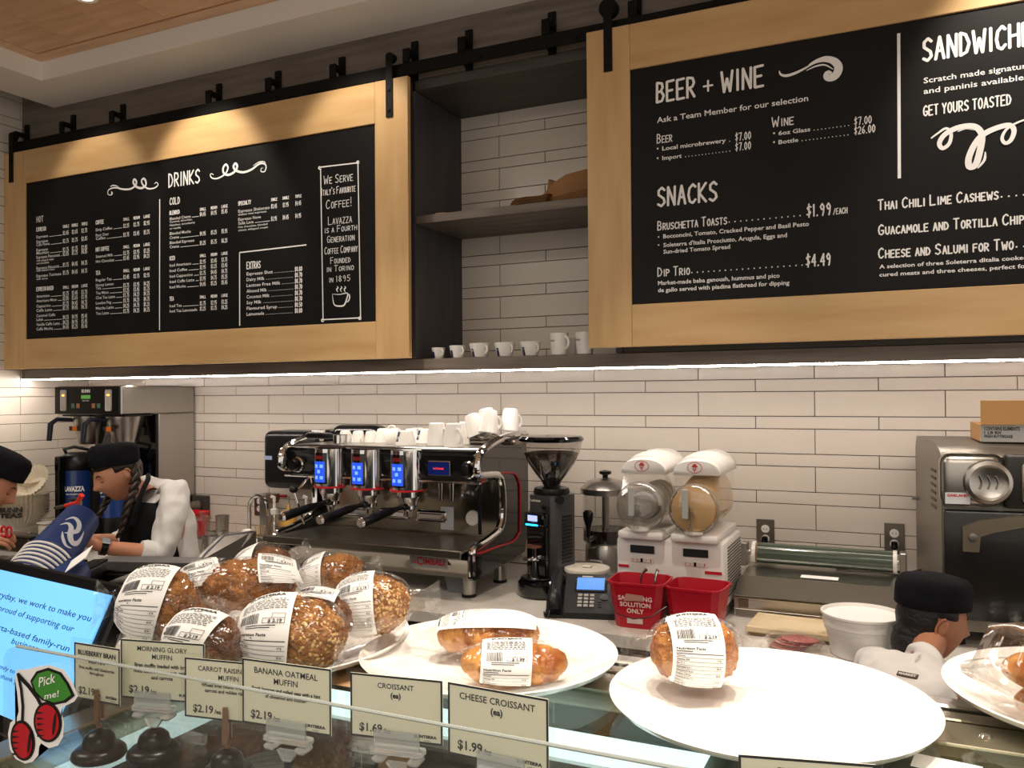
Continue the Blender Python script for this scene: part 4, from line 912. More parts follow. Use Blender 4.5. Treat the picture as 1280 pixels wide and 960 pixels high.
# ------------------------------------------------------------------ red sanitizing buckets
def bucket(name, label, loc, w0, w1, h, d0, d1, rz=0, group=None, words=None, material=redp, bail=True):
    t = thing(name, label, 'bucket', loc, rz, group)
    vs = []
    for (a, b_, z) in ((w0, d0, 0), (w1, d1, h), (w1 + .005, d1 + .005, h), (w1 + .005, d1 + .005, h + .008), (w1 - .001, d1 - .001, h + .008), (w1 - .004, d1 - .004, h - .01), (w0 - .003, d0 - .003, .004)):
        for k in range(24):
            an = 2 * PI * (k + .5) / 24; c_, s_ = math.cos(an), math.sin(an); q = (abs(c_) ** 6 + abs(s_) ** 6) ** (-1 / 6); vs.append((a * c_ * q, b_ * s_ * q, z))
    fs = [(j * 24 + k, j * 24 + (k + 1) % 24, (j + 1) * 24 + (k + 1) % 24, (j + 1) * 24 + k) for j in range(6) for k in range(24)]
    fs += [tuple(reversed(range(24))), tuple(range(144, 168))]
    MB().add(vs, fs).build('bucket_body', material, t)
    if bail: MB().tube([(-w1 - .004, 0, h - .01), (-w1 - .008, -.5 * d1, h * .55), (-w1 * .6, -d1 - .012, h * .35), (0, -d1 - .014, h * .27), (w1 * .6, -d1 - .012, h * .35), (w1 + .008, -.5 * d1, h * .55), (w1 + .004, 0, h - .01)], .002, 6).build('bail_handle', blk, t)
    if words:
        b = MB(); fn = lambda x, z: (x, -(d0 + (d1 - d0) * z / h) - .0015, z)
        for s_, z, hh in words: text(b, s_, 0, z, hh, align='c', fn=fn, bold=.03)
        b.build('lettering', mat('bucket_print', '#f0d8d4', .5), t, fix=False, smooth=0)
    return t
q = at_z(804, 780, ZC)
t = bucket('sanitizer_bucket', 'red bucket lettered as sanitizing solution, with tongs inside, below the slush machine', (q.x - .01, 2.87, ZC), .076, .098, .150, .07, .088, R(3), 'red sanitizer buckets', (('SANITIZING', .098, .016), ('SOLUTION', .076, .016), ('ONLY', .054, .016)))
MB().add([(-.04, -.0862, .095), (.028, -.0862, .1), (.03, -.0866, .118), (-.03, -.088, .122)], [(0, 1, 2, 3)]).build('tape_patch', mat('tape', '#b98a80', .5), t, fix=False)
MB().box(-.03, .025, -.0765, -.0755, .018, .035).build('sticker', mat('sticker', '#d7c3bf', .5), t, smooth=0)
for k in range(2):
    MB().tube([(-.02 + .05 * k, .0, .02), (.0 + .05 * k, .02, .17), (.015 + .04 * k, .03, .185)], [.003, .005, .007], 8).build('tongs', chrome, t)
q = at_z(872, 785, ZC)
bucket('sanitizer_bucket', 'plain red bucket, right one of the pair below the slush machine', (q.x + .005, 2.88, ZC), .076, .096, .146, .07, .088, R(-4), 'red sanitizer buckets', None, bail=False)

# ------------------------------------------------------------------ desk phone
q = at_z(722, 772, ZC)
t = thing('desk_phone', 'black desk phone with a lit blue display, on the worktop', 'telephone', (at_z(725, 765, ZC).x, 2.93, ZC), R(16))
ph = mat('phone_black', '#131417', .38)
wed = [(-.10, .0), (.09, .0), (.09, .115), (.07, .125), (-.10, .022)]
MB().prism([(y, z) for y, z in wed], -.055, .13, 'x').build('phone_body', ph, t, smooth=20)
MB().prism([(-.10, 0), (.09, 0), (.09, .06), (-.10, .012)], -.12, -.0555, 'x').build('cradle', ph, t, smooth=20)
sl_ = math.atan2(.103, .17); MF = Matrix.Translation((.035, -.10, .0225)) @ Matrix.Rotation(sl_, 4, 'X')
def onf(mb): mb.M = MF; return mb
onf(MB()).box(-.055, .065, .105, .178, .0005, .006, .003).build('screen_bezel', blkg, t)
onf(MB()).box(-.047, .055, .110, .172, .0062, .0072).build('display', mat('phone_lcd', '#4c86d8', .3, emit=.75), t, smooth=0)
onf(MB()).box(-.03, .01, .1785, .186, .001, .003).build('brand_strip', mat('card_grey'), t, smooth=0)
for r_ in range(4):
    for c_ in range(3): onf(MB()).box(-.040 + c_ * .022, -.024 + c_ * .022, .028 + r_ * .0175, .040 + r_ * .0175, .0004, .004, .001).build('key', mat('key_grey', '#a6a5a2', .45), t, smooth=0)
for s_ in (-.0525, .0585):
    for r_ in range(4): onf(MB()).box(s_, s_ + .004, .115 + r_ * .014, .122 + r_ * .014, .0062, .0085).build('soft_key', mat('key_dark', '#3a3a3c', .4), t, smooth=0)
onf(MB()).lathe([(.014, .0005), (.015, .004), (.006, .005), (0, .005)], (.055, .078, 0), 20).build('navigation_ring', mat('key_dark'), t)
for r_ in range(3): onf(MB()).box(.034 + .0, .048, .03 + r_ * .012, .036 + r_ * .012, .0004, .003).build('key', mat('key_dark'), t, smooth=0)
hp_ = [(-.088, -.09, .035), (-.088, -.085, .06), (-.088, -.06, .078), (-.088, .0, .098), (-.088, .06, .112), (-.088, .085, .108), (-.088, .09, .085)]
MB().tube(sub(hp_), [.022 + .006 * abs(math.cos(PI * i / 30)) for i in range(31)], 14).build('handset', ph, t)
MB().tube([(-.10, -.11, .03), (-.105, -.13, .008), (-.12, -.10, .006), (-.13, -.04, .006)], .003, 6).build('curly_cord', blk, t)

# ------------------------------------------------------------------ film wrapping station
t = thing('film_wrapper', 'steel film wrapping station with a green roll of film, against the tiles', 'wrapping machine', (-.30, 3.15, ZC))
MB().prism([(-.05, 0), (.40, 0), (.40, .10), (.36, .13), (.06, .115), (-.05, .07)], -.27, .30, 'x').build('machine_body', steel, t, smooth=0)
MB().box(-.265, .295, -.055, -.0505, .005, .03, .001).build('front_rail', steel_d, t, smooth=0)
MB().prism([(-.06, .076), (.055, .124), (.055, .128), (-.062, .081)], -.268, .298, 'x').build('cover', steel_d, t, smooth=0)
MB().box(-.255, -.22, -.0535, -.0508, .035, .065).build('hazard_sticker', mat('sticker_dark', '#5b4a3c', .5), t, smooth=0)
MB().box(-.06, .07, .12, .165, .1225, .1245).build('label', paper, t, smooth=0)
MB().box(-.02, .06, -.0575, -.0555, .01, .025).build('name_plate', mat('plate_brown', '#8e7763', .5), t, smooth=0)
film_g = mat('green_film', '#465246', .15, coat=.5)
MB().tube([(-.235, .28, .175), (.25, .28, .175)], .040, 32).build('film_roll', film_g, t)
for s_ in (-.256, .251): MB().cyl((s_, .28, .175), (s_ + .014, .28, .175), .043, seg=24).build('roll_collar', whitep, t)
MB().cyl((-.2415, .28, .175), (-.2355, .28, .175), .036, seg=24).build('core', kraft, t)
for s_ in (-.285, .285):
    MB().box(s_ - .012, s_ + .012, .24, .30, .125, .215, .003).cyl((s_ + (.02 if s_ < 0 else -.02), .28, .175), (s_, .28, .175), .010).build('roll_bracket', steel, t)
MB().tube([(.05, .30, .131), (.2, .32, .133), (.30, .30, .135), (.36, .28, .16), (.42, .33, .23)], .0035, 6).build('power_cord', blk, t)
# cutting board, meat pack, tub, foil
t = thing('cutting_board', 'worn cream cutting board lying in front of the film wrapper', 'cutting board', (at_z(1000, 783, ZC).x + .01, 2.93, ZC), R(-3))
bw = mat('worn_cream', '#d9c8a6', .6, col2='#c6ae84', cscale=9, lo=.45, hi=.8)
MB().box(-.16, .17, -.07, .12, .012, .034, .004).build('board', bw, t, smooth=0); MB().box(-.15, .16, -.06, .11, 0, .0118, .002).build('board', mat('board_brown', '#8b7152', .6), t, smooth=0)
q = at_z(995, 806, ZC)
t = thing('meat_pack', 'clear plastic tray of sliced pink meat left of the white tub', 'meat pack', (q.x, 2.78, ZC))
MB().lathe([(.075, 0), (.085, .022), (.095, .025)], seg=28, sy=.72, cap=False).build('tray', film('clear_plastic'), t)
mt_ = mat('pink_meat', '#b9706a', .4, col2='#a3504d', cscale=20)
for k in range(5): MB().lathe([(.055, .002 + k * .007), (.058, .005 + k * .007), (.05, .0085 + k * .007), (0, .0085 + k * .007)], (-.02 + .009 * k, .004 * (k % 2), 0), 20, sy=.7).build('meat_slice', mt_, t)
MB().lathe([(.093, .0255), (.08, .045), (.03, .052), (0, .052)], seg=28, sy=.72).build('film_cover', bagf, t)
q = at_z(1077, 835, ZC)
t = thing('white_tub', 'white ribbed plastic tub with handwriting, left of the man in the black cap', 'tub', (at_y(1077, 790, 2.78).x, 2.80, ZC)); t.scale = (1, 1, .82)
MB().lathe([(.085, 0), (.09, .005), (.104, .095), (.109, .097), (.11, .112), (.113, .114), (.114, .150), (.119, .152), (.119, .160), (.113, .160), (.11, .11), (.086, .008), (0, .008)], seg=44, cap=False).build('tub_body', mat('tub_white', '#eeebe8', .35), t)
MB().lathe([(.112, .148), (.06, .15), (0, .151)], seg=36, cap=False).build('tub_contents', mat('tub_fill', '#f3f2f0', .6), t)
b = MB(); fn = lambda x, z: ((.098 + (z - .06) * .13) * math.cos(x / .1 - PI / 2), (.0985 + (z - .06) * .15) * math.sin(x / .1 - PI / 2), z); text(b, 'Pulled chicken BBQ', -.045, .07, .010, .04, fn=fn, shear=.3); b.build('handwriting', ink, t, fix=False, smooth=0)
q = at_z(1262, 800, ZC)
for i, (px, lb) in enumerate(((1252, 'crumpled foil packet at the right, nearer the man'), (1272, 'crumpled foil packet at the right edge of the worktop'))):
    t = thing('foil_packet', lb, 'foil packet', (at_z(px, 800, ZC).x, 2.84 + .06 * i, ZC), R(30 * i), 'foil packets below the oven')
    random.seed(i); MB().ell((0, 0, .035), (.05, .06, .035), 18, 12, lambda d, q: q * (1 + .18 * noise.noise(d * 3 + Vector((i * 5, 0, 0))) + .08 * noise.noise(d * 9))).build('foil', mat('foil', '#d9d7d2', .2, 1), t, smooth=20)

# ------------------------------------------------------------------ speed oven with a carton on top
t = thing('speed_oven', 'large steel and black countertop oven at the right, with a box on top', 'oven', (.10, 3.0, ZC), R(7))
prof = [(.0, .60), (.02, .617), (.10, .637), (.52, .64), (.555, .60), (.56, .05), (.0, .05)]
side_s = mat('oven_side', '#8d877d', .38, .85, bump=.03)
MB().prism([(y + .005, z - .0) for y, z in prof], .0, .62, 'x').build('oven_body', side_s, t, smooth=30)
MB().box(-.008, .17, -.03, .0045, .445, .612, .03, 4).build('left_fascia', steel, t)
MB().box(.1705, .625, -.032, .0045, .445, .612, .012, 3).build('top_fascia', mat('oven_black', '#25231f', .4), t)
o = MB().lathe([(.0, -.012), (.045, -.012), (.055, -.018), (.066, -.014), (.070, 0)], (.125, -.031, .525), 36, 'y').build('round_emblem', steel, t)
for k in range(3): MB().tube(sub([(.100 + k * .022, -.0445, .545), (.106 + k * .022, -.0445, .525), (.100 + k * .022, -.0445, .505)]), .003, 6).build('emblem_wave', steel_d, o)
o = MB().box(.215, .60, -.040, -.0325, .465, .59, .012, 2).build('panel_frame', mat('champagne', '#b3aa98', .3, .9), t)
o2 = MB().box(.228, .59, -.0425, -.0405, .474, .582, .004).build('keypad', blkg, t)
for r_ in range(4):
    for c_ in range(3): MB().lathe([(0, -.0015), (.007, -.001), (.008, 0)], (.255 + c_ * .024, -.0427, .558 - r_ * .021), 12, 'y').build('key', mat('key_grey2', '#4c4b49', .4), o2)
MB().box(.335, .52, -.0445, -.0428, .53, .57).build('display', mat('vfd', '#21343b', .2, emit=.1), o2, smooth=0)
MB().box(.0, .62, -.028, .0045, .09, .435, .01, 2).build('oven_door', mat('oven_door_black', '#1b1a19', .28, coat=.2), t)
hd = [(.05, .31), (.05, .385), (.10, .408), (.2, .425), (.35, .432), (.5, .425), (.57, .41), (.57, .39), (.5, .398), (.35, .402), (.22, .392), (.14, .373), (.10, .358), (.095, .31)]
o = MB().prism(hd, -.05, -.0285, 'y').build('door_handle', mat('handle_bronze', '#8b8170', .35, .8), t, smooth=20)
MB().lathe([(0, -.006), (.012, -.005), (.014, 0)], (.078, -.0505, .355), 16, 'y').build('hinge_bolt', steel, o)
q = MB().box(.235, .42, -.0515, -.0503, .406, .425).build('notice_strip', mat('card_grey'), o, smooth=0)
b = MB(); text(b, 'BE GENTLE WITH THE DOOR', .24, .411, .008, .415, y=-.0518, bold=.02); b.build('lettering', ink, o, fix=False, smooth=0)
MB().box(.005, .075, -.0325, -.0305, .455, .49).build('service_sticker', mat('sticker_pale', '#cfd2d4', .5), t, smooth=0)
b = MB(); text(b, 'GARLAND', .01, .478, .008, .07, y=-.033, bold=.04); b.build('lettering', mat('letter_red'), t, fix=False, smooth=0)
for k in range(6): MB().box(-.003, -.0003, .1, .19, .42 + k * .024, .428 + k * .024).build('vent_slot', mat('slot_dark'), t, smooth=0)
MB().box(-.02, -.0005, .5, .52, .40, .412, .001).build('side_clip', steel, t)
for lx in (.05, .57):
    for ly in (.05, .5): MB().cyl((lx, ly, 0), (lx, ly, .0495), .022).build('foot', blk, t)
q = at_y(1223, 562, 3.1)
t = thing('open_carton', 'flattened open brown carton with a grey printed side, on top of the oven', 'carton', (.31, 3.13, ZC + .6425), R(2))
cd = mat('carton_brown', '#b58a58', .8)
for (a, m_, nm) in (((-.09, .30, -.0, .004, 0, .055), mat('carton_grey', '#9c9d9c', .6), 'side_panel'), ((-.09, .30, .30, .304, 0, .055), cd, 'side_panel'), ((-.09, -.086, .0045, .2995, 0, .055), cd, 'side_panel'), ((.296, .30, .0045, .2995, 0, .055), cd, 'side_panel'), ((-.085, .295, .005, .299, 0, .003), cd, 'bottom')):
    MB().box(*a).build(nm, m_, t, smooth=0)
MB().box(-.09, .30, -.006, -.0022, .0555, .135, .001).build('lid_flap', cd, t, smooth=0)
b = MB(); text(b, 'CONTAINS ELEMENTS', -.08, .038, .011, .02, y=-.0006, bold=.03); text(b, '1 LB BX', -.08, .026, .009, -.03, y=-.0006, bold=.03); text(b, 'FRESH BUTTERSAGE', -.08, .014, .009, .0, y=-.0006, bold=.03)
for k in range(22): b.box(.13 + k * .006, .132 + k * .006 + .002 * (k % 2), -.0006, 0, .008, .045)
b.build('lettering', ink, t, fix=False, smooth=0)

# ------------------------------------------------------------------ sink area, left of the espresso machine
t = thing('splash_guard', 'slanted brushed-steel guard panel beside the sink', 'splash guard', (0, 0, 0))
a = at_d(235, 712, 2.95); b_ = at_d(280, 669, 3.35); c = at_d(320, 664, 3.5); d = at_d(322, 745, 3.35); e = at_d(235, 760, 2.95)
n_ = Vector((.004, .006, 0))
vs = [a, b_, c, d, e] + [q - n_ * 2 for q in (a, b_, c, d, e)]
MB().add(vs, [(0, 1, 2, 3, 4), (9, 8, 7, 6, 5)] + [(i, i + 5, (i + 1) % 5 + 5, (i + 1) % 5) for i in range(5)]).build('panel', steel_d, t, smooth=0)
MB().tube([a, b_, c], .004, 6).build('folded_edge', steel, t)
def put(px, py, Y): return at_y(px, py, Y)
t = thing('sink_tap', 'chrome swan-neck tap arching in front of the wall outlet', 'tap', (put(312, 690, 3.5).x, 3.5, ZC))
pt = [(0, 0, 0), (0, 0, .17), (.0, .0, .21)] + [(.062 - .062 * math.cos(a), 0, .21 + .062 * math.sin(a)) for a in [PI * k / 8 for k in range(1, 9)]] + [(.126, 0, .17)]
MB().tube(pt, .010, 10).build('spout', chrome, t); MB().lathe([(.028, 0), (.03, .01), (.018, .03), (.016, .05)], seg=20).build('tap_base', chrome, t)
MB().tube([(-.02, 0, .06), (-.07, -.01, .07)], [.01, .007], 8).build('lever', chrome, t)
def bottle(px, Y, lb, prof, m_, top=None, cat='bottle', nm='sauce_bottle'):
    p = put(px, 690, Y); t = thing(nm, lb, cat, (p.x, Y, ZC)); MB().lathe(prof, seg=24).build('bottle_body', m_, t); return t
pg = mat('clear_syrup', '#cfc8bd', .1, trans=.7)
pump = [(.017, .205), (.019, .21), (.019, .232), (.008, .235), (.006, .27)]
t = bottle(343, 3.36, 'glass syrup bottle with a white pump, left of the mustard bottle', [(.034, 0), (.036, .01), (.036, .14), (.02, .18), (.014, .204)], film('syrup_glass', (.85, .82, .78), .08, .04, .6), nm='syrup_bottle')
MB().lathe(pump, seg=18).tube([(0, 0, .27), (0, 0, .29), (-.012, -.012, .297)], .009, 10).build('pump', whitep, t); MB().cyl((0, 0, .02), (0, 0, .2), .004).build('dip_tube', whitep, t)
t = bottle(383, 3.42, 'second pump bottle, tucked behind the machine steam wand', [(.034, 0), (.036, .01), (.036, .16), (.02, .19), (.014, .204)], film('syrup_glass'), nm='syrup_bottle')
MB().lathe(pump, seg=18).tube([(0, 0, .27), (0, 0, .29), (-.012, -.012, .297)], .009, 10).build('pump', whitep, t)
t = bottle(361, 3.44, 'yellow squeeze bottle with a pointed tip next to the espresso machine', [(.044, 0), (.046, .01), (.046, .16), (.038, .185), (.036, .195)], mat('mustard', '#d9a94d', .35))
MB().lathe([(.037, .1955), (.037, .21), (.012, .218), (.006, .25), (0, .25)], seg=18).build('nozzle_cap', mat('mustard_cap', '#dcae5e', .4), t)
o = MB().tube([(-.05, 0, 0), (.035, 0, 0)], .008, 8).build('red_handled_spatula', redp); o.location = (put(352, 620, 3.58).x, 3.58, put(352, 620, 3.58).z)
MB().tube([(.036, 0, 0), (.05, 0, 0), (.05, 0, -.2)], .004, 6).build('shaft', steel, o); tag(o, 'red spatula handle sticking out behind the yellow squeeze bottle', 'spatula')
t = thing('utensil_holder', 'steel holder with a narrow brown dish beside the tap', 'holder', (put(332, 640, 3.55).x, 3.56, ZC)); MB().box(-.03, .03, -.03, .03, 0, .28, .006).build('holder_box', steel, t); MB().lathe([(.03, .2805), (.038, .31), (.036, .33)], (.04, -.0, -.05), 20).build('dish', mat('brown_dish', '#7d6653', .3, .5), t)
for px, py, Y, h, r, lb in ((278, 655, 3.42, .17, .034, 'tall steel tumbler standing upright beside the red tub'), (273, 672, 3.25, .12, .04, 'steel milk pitcher in the middle of the tumblers'), (243, 690, 3.0, .13, .04, 'steel milk jug nearest the woman sleeve'), (262, 680, 3.12, .12, .04, 'steel milk pitcher with a rounded rim')):
    p = at_y(px, py, Y); t = thing('milk_pitcher', lb, 'pitcher', (p.x, Y, ZC), R(160), 'steel pitchers and tumblers by the sink')
    MB().lathe([(r * .9, 0), (r, .005), (r * .95, h * .5), (r * 1.08, h), (r * 1.02, h), (r * .85, h * .5), (r * .8, .01), (0, .01)], seg=24, cap=False).build('pitcher_body', steel, t)
    if 'tumbler' not in lb.split(' stand')[0]: MB().tube([(r, 0, h * .85), (r + .03, 0, h * .8), (r + .032, 0, h * .4), (r * .97, 0, h * .25)], .005, 8).build('handle', steel, t)
p = put(232, 665, 3.42)
bucket('red_tub', 'bright red rectangular tub behind the woman sleeve', (p.x, 3.42, ZC), .08, .105, .165, .075, .09, R(10), None, (('FOR ICE USE ONLY', .125, .012),), bail=False, material=mat('bright_red', '#cf1420', .35))
p = put(256, 660, 3.28); t = thing('plastic_blender_jar', 'clear plastic jar with a pale blue scale and lid, in front of the red tub', 'jar', (p.x, 3.26, ZC))
MB().lathe([(.032, 0), (.034, .01), (.042, .17), (.045, .172)], seg=24).build('jar_body', film('clear_plastic'), t); MB().lathe([(.047, .1725), (.047, .185), (.02, .19), (.02, .21), (0, .212)], seg=24).build('lid', film('pinkish_plastic', (.9, .78, .78), .12, .1, .4), t)
MB().box(-.006, .006, -.0435, -.0415, .04, .15).build('scale', mat('scale_blue', '#5ab7d6', .4), t, smooth=0)
for px, Y, lb in ((309, 3.12, 'clear soap bottle with white round top, lying by the steel guard'),):
    p = put(px, 690, Y); t = thing('soap_bottle', lb, 'bottle', (p.x, Y, ZC)); MB().lathe([(.028, 0), (.03, .01), (.03, .12), (.014, .14)], seg=20).build('bottle_body', film('clear_plastic'), t)
    MB().lathe([(.02, .1405), (.022, .15), (.02, .165), (0, .17)], seg=18).build('cap', whitep, t); MB().box(-.02, .02, -.032, -.0305, .03, .07).build('label', redp, t, smooth=0)
p = put(325, 690, 3.28); t = thing('caddy', 'steel caddy of sticks and packets with a small printed label', 'caddy', (p.x, 3.28, ZC))
MB().box(-.05, .05, -.04, .04, 0, .11, .004).build('caddy_box', steel_d, t); q = MB().box(-.035, .02, -.0425, -.0405, .07, .1).build('label', paper, t, smooth=0)
b = MB(); text(b, 'LAVAZZA', -.03, .08, .007, .015, y=-.043, bold=.05); b.build('lettering', mat('mark_blue'), q, fix=False, smooth=0)
for k in range(5): MB().tube([(-.02 + k * .01, 0, .1105), (-.03 + k * .014, .0, .16)], .002, 5).build('stirrer', mat('birch'), t)
t = thing('small_steel_pot', 'small steel pot with a leaning grey spatula, beside the drip tray', 'pot', (put(350, 700, 3.08).x, 3.08, ZC))
MB().lathe([(.035, 0), (.04, .005), (.04, .09), (.037, .09), (.036, .01), (0, .01)], seg=24, cap=False).build('pot_body', steel, t); MB().tube([(.0, 0, .02), (.03, 0, .12), (.05, 0, .17)], [.003, .004, .009], 8).build('spatula', mat('spatula_grey', '#a9a7a1', .5), t)
# ================================================================== display case
CT = 1.27; CX0, CX1, CY0, CY1 = -1.03, 1.45, .60, 1.33
t = thing('display_case', 'long glass-topped refrigerated display case with steel rails along the back edge', 'display case', (0, 0, 0)); dc = t
alu = mat('anodised_rail', '#a9a38f', .25, .9); dgl = film('case_glass', (.74, .80, .76), .05, .02, .38)
MB().box(CX0 + .055, CX1, CY0 + .03, 1.155, CT - .008, CT).build('top_glass', dgl, t, smooth=0)
MB().box(CX0, CX0 + .054, CY0, CY1, CT - .04, CT, .003).build('end_rail', alu, t, smooth=0)
MB().box(CX0 + .0545, CX1, CY0, CY0 + .0295, CT - .04, CT, .003).build('front_bar', alu, t, smooth=0)
MB().box(CX0 + .0545, CX1, 1.295, CY1, CT - .06, CT, .003).build('back_rail', steel, t, smooth=0)
MB().box(CX0 + .0545, CX1, 1.255, 1.285, CT - .03, CT - .004, .002).build('back_track', alu, t, smooth=0)
MB().box(CX0 + .0545, CX1, 1.156, 1.235, CT - .03, CT, .003).build('middle_rail', alu, t, smooth=0)
for x in (-.55, .085, .7): MB().lathe([(0, .004), (.006, .003), (.008, 0)], (x, 1.196, CT + .0002), 14).build('screw', chrome, t)
MB().box(CX0, CX1, CY0, CY1, .0, .78, .004).build('case_base', blk, t, smooth=0)
MB().box(CX0, CX0 + .02, CY0, CY1, .7805, CT - .0405).build('end_panel', mat('panel_black', '#1a1a1a', .4), t, smooth=0)
MB().box(CX0 + .0205, CX1, CY0, CY0 + .006, .7805, CT - .0405).build('front_glass', dgl, t, smooth=0)
MB().box(CX0 + .0205, CX1, 1.30, 1.32, .7805, CT - .061).build('sliding_door', mat('door_dark', '#3a3d38', .2), t, smooth=0)
inn = mat('case_inner', '#6c726a', .4); 
MB().box(CX0 + .0205, CX1, .607, 1.299, .781, .80).build('case_floor', inn, t, smooth=0)
MB().box(CX0 + .03, CX1, .78, 1.20, 1.03, 1.038).build('glass_shelf', mat('shelf_glass', '#79827a', .15), t, smooth=0)
for k in range(7): MB().box(CX0 + .03, CX1, 1.205 + k * .012, 1.210 + k * .012, 1.15, 1.16).build('vent_slat', alu, t, smooth=0)
for x in (-.22, .42): MB().box(x, x + .02, .62, 1.15, 1.16, 1.258).build('divider_bracket', alu, t, smooth=0)
lampm = mat('case_lamp', '#dfeaf2', emit=3.0)
MB().box(CX0 + .10, -.225, 1.085, 1.14, 1.195, 1.212).build('lamp_tube', lampm, t, smooth=0)
MB().box(CX0 + .10, -.225, 1.075, 1.15, 1.18, 1.1945).build('lamp_housing', steel, t, smooth=0)
MB().box(CX0 + .058, CX0 + .085, .65, 1.14, 1.215, 1.235).build('lamp_tube', mat('case_lamp_dim', '#dfeaf2', emit=1.2), t, smooth=0)
amber_y = mat('amber_reflection', '#b58a3c', .4)
MB().box(-.19, CX1, 1.075, 1.15, 1.17, 1.185).build('amber_reflection_strip', amber_y, t, smooth=0)  # solid strip coloured to stand for an amber reflection under the glass

# acrylic guard with sticker
g = MB(); gx0, gx1, gz0, gz1 = -.93, .75, CT + .0005, 1.4185; rr = .02
poly = [(gx0, gz0), (gx1, gz0), (gx1, gz1)] + [(gx0 + rr - rr * math.sin(a), gz1 - rr + rr * math.cos(a)) for a in [PI / 2 * k / 8 for k in range(9)]]
t = thing('acrylic_guard', 'clear acrylic guard along the front of the display case, rounded at its left corner', 'guard', (0, .62, 0))
g.prism([(a, b) for a, b in poly], 0, .005).build('guard_panel', acryl, t, smooth=0)
MB().tube([(gx0 + rr, .0025, gz1 + .001), (gx1, .0025, gz1 + .001)], .0017, 6).build('polished_edge', mat('edge_glow', '#bcc4bf', .15, trans=.3), t)
def SP(x, y): p = at_y(x / 2.822, 620 + y / 2.822, .6155); return (p.x, p.z)
st = thing('cherry_sticker', 'cherry-shaped sticker with a green leaf, on the guard front', 'sticker', (0, .6155, 0))
def flat(pts, yy, name, m_, par, th=.0006):
    bm = bmesh.new(); vs = [bm.verts.new((a, yy, b)) for a, b in pts]; f = bm.faces.new(vs); bmesh.ops.triangulate(bm, faces=[f])
    MBq = MB(); MBq.bm(bm); return MBq.build(name, m_, par, smooth=0)
def blob(cx, cy, rx, ry, tilt, n=28): return [(cx + rx * math.cos(a) * math.cos(tilt) - ry * math.sin(a) * math.sin(tilt), cy + rx * math.cos(a) * math.sin(tilt) + ry * math.sin(a) * math.cos(tilt)) for a in [2 * PI * k / n for k in range(n)]]
swh = mat('sticker_white', '#f1f0ee', .35); sbk = mat('sticker_black', '#171314', .35); srd = mat('sticker_red', '#b71a26', .35); sgn = mat('sticker_green', '#3f8a33', .35)
for nm, off, m_, k in (('backing', 0, swh, 1.0),):
    flat([SP(*q) for q in [(62, 612), (95, 612), (130, 602), (175, 596), (225, 612), (255, 655), (275, 706), (262, 725), (222, 744), (216, 760), (226, 800), (222, 850), (205, 880), (172, 890), (145, 872), (138, 885), (135, 915), (115, 938), (88, 944), (55, 928), (35, 895), (28, 840), (36, 800), (60, 780), (66, 760), (60, 690), (52, 640)]], 0, 'backing', swh, st)
for c_, r_ in (((82, 862), (43, 72, -.12)), ((170, 797), (50, 72, -.08))):
    flat([SP(*q) for q in blob(*c_, *r_)], -.0006, 'cherry_outline', sbk, st); flat([SP(*q) for q in blob(c_[0], c_[1], r_[0] - 9, r_[1] - 10, r_[2])], -.0012, 'cherry_red', srd, st)
    b = MB()
    for k in range(5):
        y0 = c_[1] - 42 + k * 20; P = [SP(*q) for q in ((c_[0] - 34, y0 + 4), (c_[0] - 8, y0 + 8), (c_[0] - 34, y0 + 13))]; b.add([(a, -.0018, z) for a, z in P], [(0, 1, 2)])
    b.build('shading_mark', sbk, st, smooth=0)
    P = [SP(*q) for q in blob(c_[0] + 26, c_[1] + 5, 5, 40, .12)]; flat(P, -.0018, 'highlight', sbk, st)
b = MB(); b.ribbon([SP(*q) for q in ((66, 624), (78, 680), (84, 740), (82, 795))], .0045, -.0012); b.ribbon([SP(*q) for q in ((66, 628), (105, 670), (135, 710), (150, 740))], .0055, -.0012); b.build('stem', sbk, st, smooth=0)
leaf = [(108, 652), (130, 618), (172, 605), (218, 622), (245, 660), (266, 704), (235, 728), (195, 736), (150, 720), (122, 690)]
flat([SP(*q) for q in leaf], -.0006, 'leaf_outline', sbk, st); cx, cy = 180, 672
flat([SP(cx + (x - cx) * .87, cy + (y - cy) * .86) for x, y in leaf], -.0012, 'leaf', sgn, st)
b = MB(); 
for s_, x0, y0, x1, y1, hh in (('Pick', 142, 672, 200, 655, 38), ('me!', 162, 716, 212, 705, 26)):
    A_ = SP(x0, y0); B_ = SP(x1, y1); H_ = SP(x0, y0 - hh)[1] - A_[1]; kx = (B_[1] - A_[1]) / (B_[0] - A_[0])
    text(b, s_, 0, 0, H_ * .9, B_[0] - A_[0], bold=.01, fn=lambda x, z: (A_[0] + x, -.0019, A_[1] + z + x * kx), shear=.1)
b.build('lettering', swh, st, smooth=0, fix=False)

